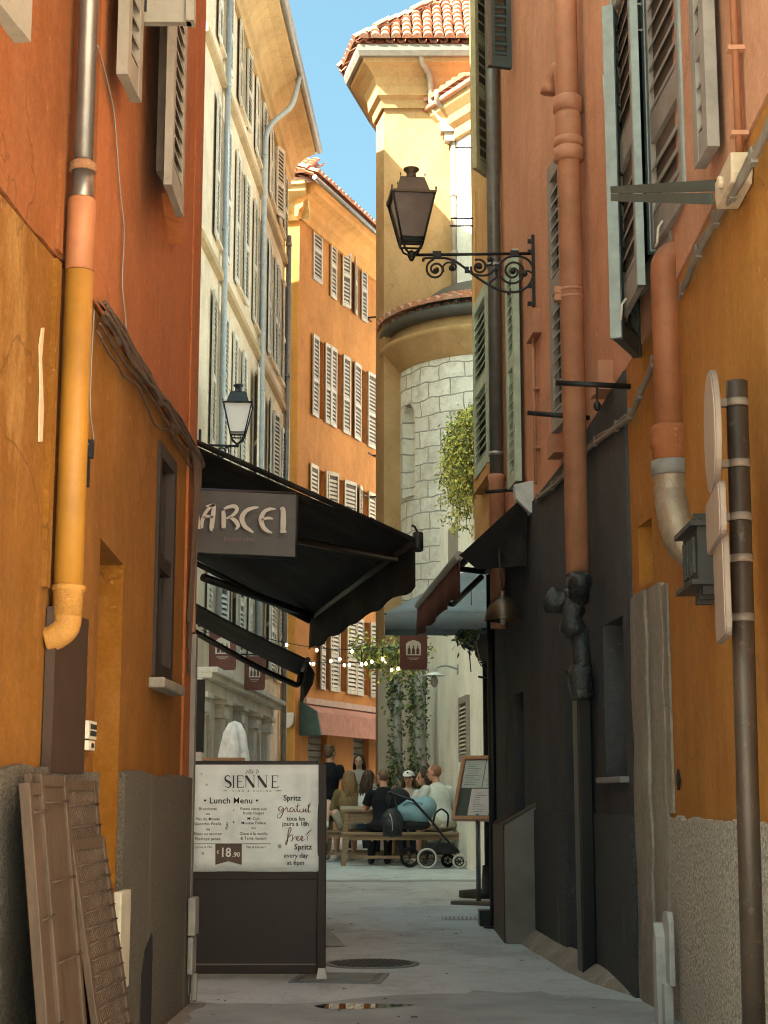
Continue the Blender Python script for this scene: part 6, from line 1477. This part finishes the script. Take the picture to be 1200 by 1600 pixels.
# small lamps on the chapel side
s_ = sC(22.5); wp_ = CH.pt(716,1046,.0); t_ = thing('wall_lamp', 'small gooseneck lamp with a pale shade on the chapel wall', 'lamp', tuple(wp_)); o_ = Vector((-.34,-.06,0))
b = MB(); b.tube(bez([tuple(wp_),tuple(wp_+o_*.5+Vector((0,0,.05))),tuple(wp_+o_*.9+Vector((0,0,.02))),tuple(wp_+o_+Vector((0,0,-.06)))],6),.014,8); b.box(-.02,.02,-.05,.05,-.07,.07,frame(wp_)); b.build('arm', M['zinc'], t_)
b = MB(); b.lathe([(.03,.02),(.16,-.03),(.16,-.035),(.03,.0)],20,frame(wp_+o_+Vector((0,0,-.06)))); b.build('shade', plain('pale enamel',(.55,.56,.53),.4), t_)
b = MB(); b.ball(wp_+o_+Vector((0,0,-.17)),.05,.05,.09); b.build('bulb', plain('grey lamp glass',(.22,.2,.18),.2), t_)
lw = at(757,1045,14.35); t_ = thing('wall_lantern', 'small black wall lantern behind the black post under the parasol edge', 'lantern', tuple(lw)); lantern(t_, lw, .36, paint('shaded lantern glass',(.105,.082,.07),.25,.2), M['iron'], R(10))
b = MB(); b.tube([lw,lw+Vector((.06,-.02,-.1)),lw+Vector((.14,-.1,-.12)),Vector((K-.0734*13.85+.02,13.95,lw.z-.1))],.01,6); b.build('arm', M['iron'], t_)
# ================================================================== benches, table
M['bench'] = wood('weathered bench wood',(.30,.20,.12),(.20,.13,.08),.65,(1.2,14,14))
def bench(x0,x1,y0,y1,h,label,name='bench',cat='bench',group='wooden benches at the tables',apron=.07):
    t_ = thing(name,label,cat,((x0+x1)/2,(y0+y1)/2,0),group)
    b = MB(); w = (y1-y0); n = 3 if w < .4 else 5
    for i in range(n): b.box(x0,x1,y0+w*i/n,y0+w*(i+.94)/n,h-.035,h)
    b.build('seat' if cat=='bench' else 'tabletop', M['bench'], t_, .004)
    b = MB(); b.box(x0+.05,x1-.05,y0+.03,y0+.055,h-.035-apron,h-.037); b.box(x0+.05,x1-.05,y1-.055,y1-.03,h-.035-apron,h-.037); b.build('apron', M['bench'], t_)
    for sx,x in ((-1,x0+.09),(1,x1-.09)):
        for y in (y0+.04,y1-.04):
            b = MB(); d = .06*sx; b.add([(x-.03+d,y-.025,0),(x+.03+d,y-.025,0),(x+.03+d,y+.025,0),(x-.03+d,y+.025,0),(x-.035,y-.025,h-.037),(x+.035,y-.025,h-.037),(x+.035,y+.025,h-.037),(x-.035,y+.025,h-.037)],[(0,3,2,1),(4,5,6,7),(0,1,5,4),(1,2,6,5),(2,3,7,6),(3,0,4,7)]); b.build('leg', M['bench'], t_)
    b = MB(); b.box(x0+.1,x1-.1,(y0+y1)/2-.02,(y0+y1)/2+.02,.10,.14); b.build('stretcher', M['bench'], t_); return t_
bench(-.60,1.28,22.72,22.98,.46,'long wooden bench nearest the lane, in front of the table with the pushchair before it')
bench(-.62,.62,23.35,23.95,.77,'wooden table of the seated group, its end showing beside the windbreak post','table','table','wooden tables in the square',.16)
bench(-.95,1.1,24.15,24.42,.46,'wooden bench on the far side of the table under the two women with long hair')
bench(-.9,1.3,25.0,25.6,.76,'second wooden table behind the seated women','table','table','wooden tables in the square',.12)
b = MB(); fr = frame((-.42,23.62,.772)); b.box(-.2,.2,-.13,.13,0,.012,fr); b.mat(plain('tray rim',(.45,.42,.32),.4)); 
for s_ in (-1,1): b.box(-.21,.21,s_*.13-.008,s_*.13+.008,0,.045,fr); b.box(s_*.2-.008,s_*.2+.008,-.13,.13,0,.045,fr)
b.mats[0:0] = []
tag(b.build('green_tray', plain('green tray',(.05,.12,.07),.4)), 'green tray with a pale rim lying on the near table end', 'tray')
# ================================================================== people
SKIN = {}
def skin(k,c): 
    if k not in SKIN: SKIN[k] = plain('skin '+k, c, .5, spec=.3)
    return SKIN[k]
V = Vector
def ell(mb,c,r,fr=None,nu=12,nv=8): mb.ball(c,r[0],r[1],r[2],nu,nv,fr)
def limb(mb,pts,rs,n=10):
    mb.tube(pts,rs,n)
    for p,r in zip(pts,rs): mb.ball(p,r,r,r,10,6)
def ringstack(mb, rings, n=16):
    """rings: (centre, side vector, front vector)"""
    vs = []
    for c,s,f in rings:
        for k in range(n): a_ = 2*math.pi*k/n; vs.append(c+s*math.cos(a_)+f*math.sin(a_))
    fs = [(i*n+k,i*n+(k+1)%n,(i+1)*n+(k+1)%n,(i+1)*n+k) for i in range(len(rings)-1) for k in range(n)]
    fs += [tuple(reversed(range(n))), tuple((len(rings)-1)*n+k for k in range(n))]
    mb.add(vs,fs,None,True)
def remesh(o, vox=.012, it=2):
    m = o.modifiers.new('one_surface','REMESH'); m.mode = 'VOXEL'; m.voxel_size = vox; m.use_smooth_shade = True
    s = o.modifiers.new('soften','SMOOTH'); s.factor = .5; s.iterations = it; return o
def hand(mb, w, d, up, s=1, curl=.5):
    """palm, four unequal fingers and a thumb from the wrist w along d"""
    d = d.normalized(); side = d.cross(up).normalized(); nrm = side.cross(d).normalized()
    c = w+d*.045; ringstack(mb,[(w,side*.022,nrm*.016),(c,side*.04,nrm*.014),(w+d*.088,side*.038,nrm*.012)],10)
    for k,(o_,l) in enumerate(((-.028,.062),(-.010,.073),(.009,.069),(.026,.054))):
        p = w+d*.085+side*o_*s; q = p+d*l*.5-nrm*l*.18*curl; e = q+d*l*.42-nrm*l*.45*curl; mb.tube([p,q,e],[.0095,.009,.007],7); mb.ball(e,.007,nu=6,nv=4)
    p = w+d*.03+side*.03*-s; q = p+d*.03-side*.025*s-nrm*.01; e = q+d*.03-side*.006*s-nrm*.012; mb.tube([p,q,e],[.012,.0105,.008],7); mb.ball(e,.008,nu=6,nv=4)
def person(label, loc, rz, pose, sk, shirt=None, sleeves=.55, legs=None, leglen=1.0, shoes=(.75,.72,.68), hair=None, hairstyle='short', cap=None, headturn=0.0, headtilt=0.0, scale=1.0, female=False, mark=None):
    """pose: joints in the person's own frame (y ahead, x to the right): pelvis, chest, neck, elbows, wrists, knees, ankles"""
    F_ = frame(loc, rz); sc = scale; P = {k:F_(V(v)*sc) for k,v in pose.items()}
    U = V((0,0,1)); X = F_.x; root = thing('person', label, 'person', tuple(loc), 'people at the tables')
    pel, che, nec = P['pelvis'], P['chest'], P['neck']; spine = (nec-pel).normalized()
    sh = .185*sc if female else .205*sc; hipw = .095*sc
    xs = X if 'twist' not in pose else X
    SL, SR = che+(nec-che)*.55-xs*sh*.92, che+(nec-che)*.55+xs*sh*.92; HL_, HR_ = pel-X*hipw, pel+X*hipw
    fwd = X.cross(spine).normalized()*-1
    if fwd.dot(F_.y) < 0: fwd = -fwd
    def torso(mb, g=0.0):
        w = 1.0 if not female else .92
        ringstack(mb,[(pel-spine*.08*sc,xs*(.15+g)*sc,fwd*(.10+g)*sc),(pel+spine*.02,xs*(.165+g)*sc*(1.04 if female else 1),fwd*(.115+g)*sc),(pel.lerp(che,.5),xs*(.14+g)*sc*w,fwd*(.10+g)*sc),(che,xs*(.168+g)*sc*w,fwd*(.115+g)*sc),(che.lerp(nec,.55),xs*(.165+g)*sc*w,fwd*(.09+g)*sc),(che.lerp(nec,.85),xs*(.10+g)*sc,fwd*(.065+g)*sc),(nec,xs*(.055+g)*sc,fwd*(.055+g)*sc)])
    # head frame
    hz = Matrix.Rotation(headturn,3,'Z') @ F_.y; hx = hz.cross(U).normalized(); hu = (U*math.cos(headtilt)+hz*math.sin(-headtilt)).normalized(); hf = hu.cross(hx).normalized(); hf = hf if hf.dot(hz)>0 else -hf
    hc = nec+hu*.145*sc+hf*.02*sc; H = Frame(hc,hx*sc,hf*sc,hu*sc)
    b = MB(); torso(b)
    b.tube([nec-spine*.05,nec+hu*.06*sc,hc-hu*.03*sc],[.058*sc,.05*sc,.05*sc],12)
    ell(b,(0,0,.018),(.075,.094,.092),H,16,12); ell(b,(0,.018,-.045),(.058,.066,.066),H); ell(b,(0,.045,-.085),(.033,.034,.026),H)
    b.tube([H((0,.088,.02)),H((0,.104,-.012)),H((0,.112,-.03))],[.010*sc,.012*sc,.015*sc],8); ell(b,(0,.108,-.032),(.017,.012,.010),H,8,6)
    ell(b,(0,.091,-.062),(.022,.010,.010),H,8,6)
    for s_ in (-1,1): ell(b,(s_*.076,-.005,-.005),(.010,.018,.031),H,8,6); ell(b,(s_*.034,.083,.027),(.020,.010,.008),H,8,6)
    for S_,e,w,s_ in ((SL,P['elbowL'],P['wristL'],-1),(SR,P['elbowR'],P['wristR'],1)):
        limb(b,[S_,S_.lerp(e,.5),e,e.lerp(w,.4),w],[.056*sc,.047*sc,.038*sc,.039*sc,.026*sc]); hand(b,w,(w-e),U,s_)
    for h_,k,a_,s_ in ((HL_,P['kneeL'],P['ankleL'],-1),(HR_,P['kneeR'],P['ankleR'],1)):
        limb(b,[h_,h_.lerp(k,.5),k,k.lerp(a_,.35),a_],[.09*sc,.075*sc,.054*sc,.056*sc,.036*sc])
        toe = a_+(F_.y*.15-U*.04)*sc; limb(b,[a_-U*.02*sc,toe],[.036*sc,.03*sc])
    body = remesh(b.build('body', skin(*sk), root, fixn=False), .0105, 2)
    for s_ in (-1,1):
        b = MB(); ell(b,(s_*.032,.086,.006),(.013,.007,.008),H,8,6); b.build('eye', plain('dark eye',(.03,.022,.018),.2), root)
    b = MB(); ell(b,(0,.099,-.0635),(.021,.006,.0065),H,8,6); b.build('lips', plain('lips',(.40,.14,.11),.45), root)
    if shirt is not None:
        b = MB(); torso(b,.018)
        for S_,e in ((SL,P['elbowL']),(SR,P['elbowR'])): 
            q = S_.lerp(e,min(sleeves,1)); pts,rr = [S_,S_.lerp(e,.5*min(sleeves,1)),q],[.072*sc,.066*sc,.062*sc]
            if sleeves > 1: w = P['wristL'] if S_ is SL else P['wristR']; pts.append(e.lerp(w,sleeves-1)); rr.append(.047*sc)
            b.tube(pts,rr,12); b.ball(S_,.074*sc); 
            if sleeves > 1: b.ball(e,.058*sc)
        remesh(b.build('shirt', shirt, root, fixn=False), .014, 2)
    if legs is not None:
        b = MB(); ringstack(b,[(pel-spine*.10*sc,xs*.14*sc,fwd*.12*sc),(pel-spine*.02,xs*.178*sc,fwd*.13*sc),(pel+spine*.10*sc,xs*.165*sc,fwd*.125*sc)])
        for h_,k,a_ in ((HL_,P['kneeL'],P['ankleL']),(HR_,P['kneeR'],P['ankleR'])):
            f1 = min(1,leglen); pts,rr = [h_,h_.lerp(k,f1)],[.108*sc,.082*sc]
            if leglen > 1: pts.append(k.lerp(a_,leglen-1)); rr = [.108*sc,.076*sc,.056*sc]
            b.tube(pts,rr,12); b.ball(h_,.108*sc)
            if leglen > 1: b.ball(k,.077*sc)
        remesh(b.build('trousers' if leglen>1 else 'shorts', legs, root, fixn=False), .014, 2)
    for a_ in (P['ankleL'],P['ankleR']):
        b = MB(); toe = a_+(F_.y*.17-U*.045)*sc; heel = a_+(F_.y*-.05-U*.04)*sc
        b.tube([heel,a_+(F_.y*.03-U*.03)*sc,a_+(F_.y*.11-U*.042)*sc,toe],[.034*sc,.05*sc,.045*sc,.03*sc],12); b.tube([a_-U*.03*sc,a_+U*.03*sc],[.05*sc,.044*sc],12)
        remesh(b.build('shoe', plain('shoe %s'%str(shoes),shoes,.6), root, fixn=False), .012, 1)
    if hair is not None:
        b = MB(); hm = plain('hair %s'%str(hair),hair,.5,spec=.3); r_ = random.Random(int(loc[0]*97+loc[1]*13))
        if hairstyle == 'bald': ell(b,(0,-.012,.022),(.0775,.094,.091),H,16,10)
        else: ell(b,(0,-.016,.028),(.084,.098,.094),H,18,12); ell(b,(0,-.05,-.015),(.072,.062,.07),H,14,9)
        if hairstyle == 'short':
            for i in range(26): ell(b,(r_.uniform(-.06,.06),r_.uniform(-.08,.05),.10+r_.uniform(-.01,.012)),(.022,.024,.016),H,6,5)
        if hairstyle in ('long','tied'):
            n = 46
            for i in range(n):
                u = -1+2*i/(n-1); th = u*1.9; x0,y0 = .078*math.sin(th), -.03-.075*math.cos(th); L = r_.uniform(.24,.36) if hairstyle=='long' else .12
                p0 = H((x0*.8,y0*.6-.01,.085)); p1 = H((x0*1.12,y0*1.05,-.02)); p2 = H((x0*1.2+r_.uniform(-.02,.02),y0*1.1-.015,-.12)); p3 = H((x0*1.15+r_.uniform(-.03,.03),y0*1.05-.03+r_.uniform(-.02,.02),-.02-L))
                b.tube(bez([tuple(p0),tuple(p1),tuple(p2),tuple(p3)],4),[.016*sc,.019*sc,.017*sc,.004*sc],6)
        ho = b.build('hair', hm, root, fixn=False)
        if hairstyle in ('short','bald'): remesh(ho,.011,2)
    if cap is not None:
        b = MB(); prof = [(.095*math.cos(R(a_)),.03+.085*math.sin(R(a_))) for a_ in (0,20,40,60,80,90)]; b.lathe([(max(r,.002),z) for r,z in prof],20,H,sy=1.1)
        b.add([H(p) for p in ((-.07,.075,.04),(-.05,.15,.025),(0,.172,.022),(.05,.15,.025),(.07,.075,.04),(0,.1,.05))],[(0,1,2,5),(5,2,3,4)]); solid(b.build('cap', cap, root),.006)
        b = MB(); ell(b,(.0,.103,.085),(.016,.006,.012),H,8,6); b.build('cap_badge', plain('dark badge',(.05,.05,.07),.5), root)
    if mark:
        b = MB(); c0 = che+fwd*.135*sc; 
        for i in range(5): b.ball(c0+xs*(-.06+.03*i)+U*(.02*math.sin(i*2)),.022,.012,.02,8,5)
        b.build('shirt_print', plain('grey green print',(.13,.16,.13),.7), root)
    return root
def seated(lean=.05, armL=((-.26,.10,.68),(-.14,.34,.74)), armR=((.26,.10,.68),(.14,.34,.74)), kneeL=None, ankleL=None, kneeR=None, ankleR=None, h=.46):
    return dict(pelvis=(0,0,h+.10),chest=(0,lean*.6,h+.42),neck=(0,lean,h+.62),elbowL=armL[0],wristL=armL[1],elbowR=armR[0],wristR=armR[1],
        kneeL=kneeL or (-.12,.42,h+.06),ankleL=ankleL or (-.12,.40,.09),kneeR=kneeR or (.12,.42,h+.06),ankleR=ankleR or (.12,.40,.09))
stand = dict(pelvis=(0,0,.93),chest=(0,.0,1.24),neck=(0,.01,1.47),elbowL=(-.25,.02,1.15),wristL=(-.16,.24,1.08),elbowR=(.25,.04,1.13),wristR=(.17,.27,1.08),kneeL=(-.11,.04,.50),ankleL=(-.12,-.02,.09),kneeR=(.11,.06,.50),ankleR=(.13,.02,.09))
def cloth(n,c): return paint(n,c,.9,.1,tuple(x*.7 for x in c),bump=.25,scale=6,spec=.15)
def gx(px,Y): return at(px,1245,Y).x
person('person standing in black shirt and black shorts beside the windbreak post, back to the lane', (gx(514,24.9),24.85,0), R(-30), stand, ('tan',(.52,.29,.19)), cloth('black shirt',(.012,.012,.015)), .6, cloth('black shorts',(.010,.010,.013)), .8, hair=(.10,.06,.035), headturn=R(-8))
p_ = seated(.04, armL=((-.25,.12,.72),(-.12,.36,.84)), armR=((.25,.12,.72),(.12,.36,.84)), kneeL=(-.30,.18,.86), ankleL=(-.34,.06,.56), h=.46)
person('seated person with long fair brown hair and khaki top, back to the lane', (gx(546,24.25),24.25,0), R(8), p_, ('fair',(.60,.36,.26)), cloth('khaki top',(.20,.14,.07)), .9, cloth('pale shorts',(.3,.26,.2)), .45, hair=(.22,.125,.055), hairstyle='long', female=True)
person('seated person with long dark brown hair and white tee shirt, back to the lane', (gx(572,24.2),24.2,0), R(-38), seated(.05,armL=((-.26,.10,.80),(-.14,.3,.80)),armR=((.29,.05,.77),(.26,.28,.82))), ('tan',(.52,.29,.19)), cloth('white tee',(.66,.66,.68)), .75, cloth('blue jeans',(.06,.08,.12)), 1.9, hair=(.05,.026,.016), hairstyle='long', female=True, headturn=R(-15))
person('seated person in black with cropped brown hair on the near bench, left of the pushchair', (gx(601,22.9),22.92,0), R(10), seated(.10,armL=((-.27,.12,.78),(-.14,.40,.82)),armR=((.27,.12,.78),(.14,.40,.82)),ankleL=(-.13,.32,.09),ankleR=(.1,.30,.09)), ('ruddy',(.50,.26,.18)), cloth('black shirt',(.012,.012,.015)), .75, cloth('black trousers',(.014,.014,.016)), 1.95, shoes=(.02,.02,.02), hair=(.14,.08,.05), hairstyle='bald', headturn=R(25))
person('person with dark fringe and striped pale scarf standing further back, facing the lane', (gx(561,27.2),27.2,0), R(172), dict(stand,elbowL=(-.28,.05,1.14),wristL=(-.1,.26,1.2)), ('fair',(.60,.36,.26)), cloth('pale striped top',(.42,.38,.32)), 1.6, cloth('dark trousers',(.03,.03,.04)), 1.95, hair=(.028,.018,.014), hairstyle='tied', scale=.95, female=True)
person('seated person with black hair mostly hidden behind the cropped brown head', (gx(603,24.9),25.75,0), R(175), seated(.03), ('tan',(.52,.29,.19)), cloth('dark top',(.05,.045,.05)), .8, cloth('blue jeans',(.06,.08,.12)), 1.9, hair=(.018,.014,.012), hairstyle='tied', headturn=R(20))
person('seated person in a white cap raising a hand, facing the lane', (gx(641,24.5),24.5,0), R(160), seated(.06,armL=((-.25,.15,.76),(-.12,.42,.80)),armR=((.27,.16,.80),(.17,.30,1.02))), ('fair',(.60,.36,.26)), cloth('beige shirt',(.52,.44,.36)), .8, cloth('pale shorts',(.3,.26,.2)), .9, hair=(.10,.06,.035), hairstyle='tied', cap=cloth('white cap cloth',(.78,.76,.74)), headturn=R(10))
person('seated person with dark hair and white printed tee shirt, face turned to the left', (gx(670,24.2),24.25,0), R(130), seated(.08,armL=((-.25,.16,.76),(-.1,.42,.80)),armR=((.25,.16,.76),(.1,.42,.80))), ('tan',(.52,.29,.19)), cloth('white tee',(.66,.66,.68)), .75, cloth('blue jeans',(.06,.08,.12)), 1.9, hair=(.045,.022,.015), hairstyle='tied', headturn=R(-25), female=True, mark=True)
person('seated person half hidden between the white cap and the white printed tee shirt', (gx(657,24.9),25.7,0), R(170), seated(.04), ('fair',(.60,.36,.26)), cloth('cream top',(.55,.48,.40)), .8, cloth('dark trousers',(.03,.03,.04)), 1.9, hair=(.07,.04,.025), hairstyle='tied', scale=.95)
person('seated person with cropped reddish hair and pale grey shirt behind the pushchair', (gx(692,23.0),22.95,0), R(35), seated(.16,armL=((-.26,.16,.74),(-.12,.42,.80)),armR=((.28,.10,.76),(.2,.36,.78)),kneeR=(.30,.24,.56),ankleR=(.36,-.02,.52),kneeL=(-.10,.38,.54)), ('ruddy',(.50,.26,.18)), cloth('pale grey shirt',(.56,.57,.54)), .95, cloth('beige shorts',(.42,.36,.28)), .9, shoes=(.72,.70,.66), hair=(.24,.10,.055), hairstyle='bald', scale=1.05, headturn=R(30))
# ================================================================== pushchair with bag
Yp = 21.9; pram = thing('pushchair', 'pushchair with pale blue cover and black frame standing in front of the near bench', 'pushchair', (gx(672,Yp),Yp,0))
pk = lambda x,y,d=0: at(x,y,Yp+d)
blk = plain('black pram frame',(.012,.012,.014),.35,.3); 
def wheel(c,r,rim_m):
    b = MB(); n = 28; b.tube([c+V((r*math.cos(2*math.pi*i/n),0,r*math.sin(2*math.pi*i/n))) for i in range(n)],.016,8,closed=True); o = b.build('wheel', rim_m, pram)
    b = MB(); b.tube([c+V(((r-.022)*math.cos(2*math.pi*i/n),0,(r-.022)*math.sin(2*math.pi*i/n))) for i in range(n)],.008,6,closed=True)
    for k in range(6): a_ = k*math.pi/3; b.tube([c,c+V(((r-.02)*math.cos(a_),0,(r-.02)*math.sin(a_)))],.006,5)
    b.tube([c+V((0,-.03,0)),c+V((0,.03,0))],.022,8); b.build('rim', blk, o)
pale_rim = plain('pale tyre',(.42,.40,.36),.5)
def wc(x,r,d): return V((gx(x,Yp+d),Yp+d,r+.016))
wheel(wc(667,.122,0),.122,pale_rim); wheel(wc(640,.122,.42),.122,blk); wheel(wc(717,.08,.02),.08,pale_rim); wheel(wc(699,.08,.42),.08,blk)
b = MB()
for d in (.02,.42):
    b.tube([pk(612,1240,d),pk(645,1250,d),pk(672,1280,d),pk(694,1308,d),pk(717,1331,d)],.017,8); b.tube([pk(667,1338,d),pk(690,1310,d)],.014,8)
b.tube([pk(612,1240,.02),pk(607,1238,.2),pk(612,1240,.42)],.019,8); b.tube([pk(667,1338,.0),pk(667,1338,.42)],.012,6); b.tube([pk(717,1332,.02),pk(717,1332,.42)],.012,6)
b.build('frame', blk, pram)
b = MB(); b.tube(arc([pk(676,1290,.04),pk(680,1270,.04),pk(690,1263,.06),pk(701,1272,.1),pk(699,1292,.1)],5,.4),.014,8); b.build('bumper_bar', blk, pram)
cv = cloth('pale blue cover',(.22,.36,.42)); b = MB(); c0 = pk(648,1268,.22); fr = Frame(c0,(1,0,-.05),(0,1,0),(.05,0,1))
b.ball((0,0,0),.27,.21,.19,22,14,fr); b.ball((.14,0,.07),.16,.20,.15,18,12,fr); b.ball((-.12,0,-.02),.17,.2,.15,16,10,fr); remesh(b.build('cover', cv, pram, fixn=False),.014,3)
b = MB()
for k in (-.08,.04): b.tube([fr((k-.13+.26*u,-.205+.14*(2*u-1)**2,.02+.10*math.sin(u*3.0))) for u in [i/10 for i in range(11)]],.006,5)
b.build('cover_seam', plain('dark blue seam',(.07,.12,.15),.7), pram)
b = MB(); b.ball((0,0,-.17),.23,.18,.08,16,8,fr); b.build('carrycot_base', plain('black cloth',(.014,.014,.016),.85), pram)
b = MB(); p = pk(690,1328,.22); b.box(-.24,.2,-.16,.16,-.05,.10,frame(p),taper=.03); b.build('basket', plain('black cloth',(.014,.014,.016),.85), pram, .02)
b = MB(); b.ball((0,0,0),.17,.16,.14,16,10,frame(pk(622,1247,.25))); remesh(b.build('folded_hood', plain('black cloth',(.014,.014,.016),.85), pram, fixn=False),.014,2)
bp = pk(613,1283,-.02); t_ = thing('backpack', 'black backpack with a pale zip hanging from the pushchair handle', 'backpack', tuple(bp))
b = MB(); b.ball((0,0,-.02),.15,.11,.20,18,12,frame(bp)); b.box(-.13,.13,-.08,.08,-.2,.08,frame(bp)); b.ball((0,-.08,-.07),.11,.07,.11,14,9,frame(bp)); remesh(b.build('bag', plain('black nylon',(.012,.012,.016),.6), t_, fixn=False),.014,3)
b = MB(); b.tube([bp+V((-.04,-.15,.10)),bp+V((-.01,-.165,.04)),bp+V((.0,-.165,-.05)),bp+V((.0,-.15,-.12))],.006,5); b.build('zip', plain('pale zip',(.45,.42,.36),.5), t_)
b = MB(); b.tube([bp+V((-.05,0,.16)),bp+V((-.03,.05,.30)),bp+V((.03,.05,.34)),bp+V((.06,0,.16))],.012,6); b.build('strap', plain('black nylon',(.012,.012,.016),.6), t_)
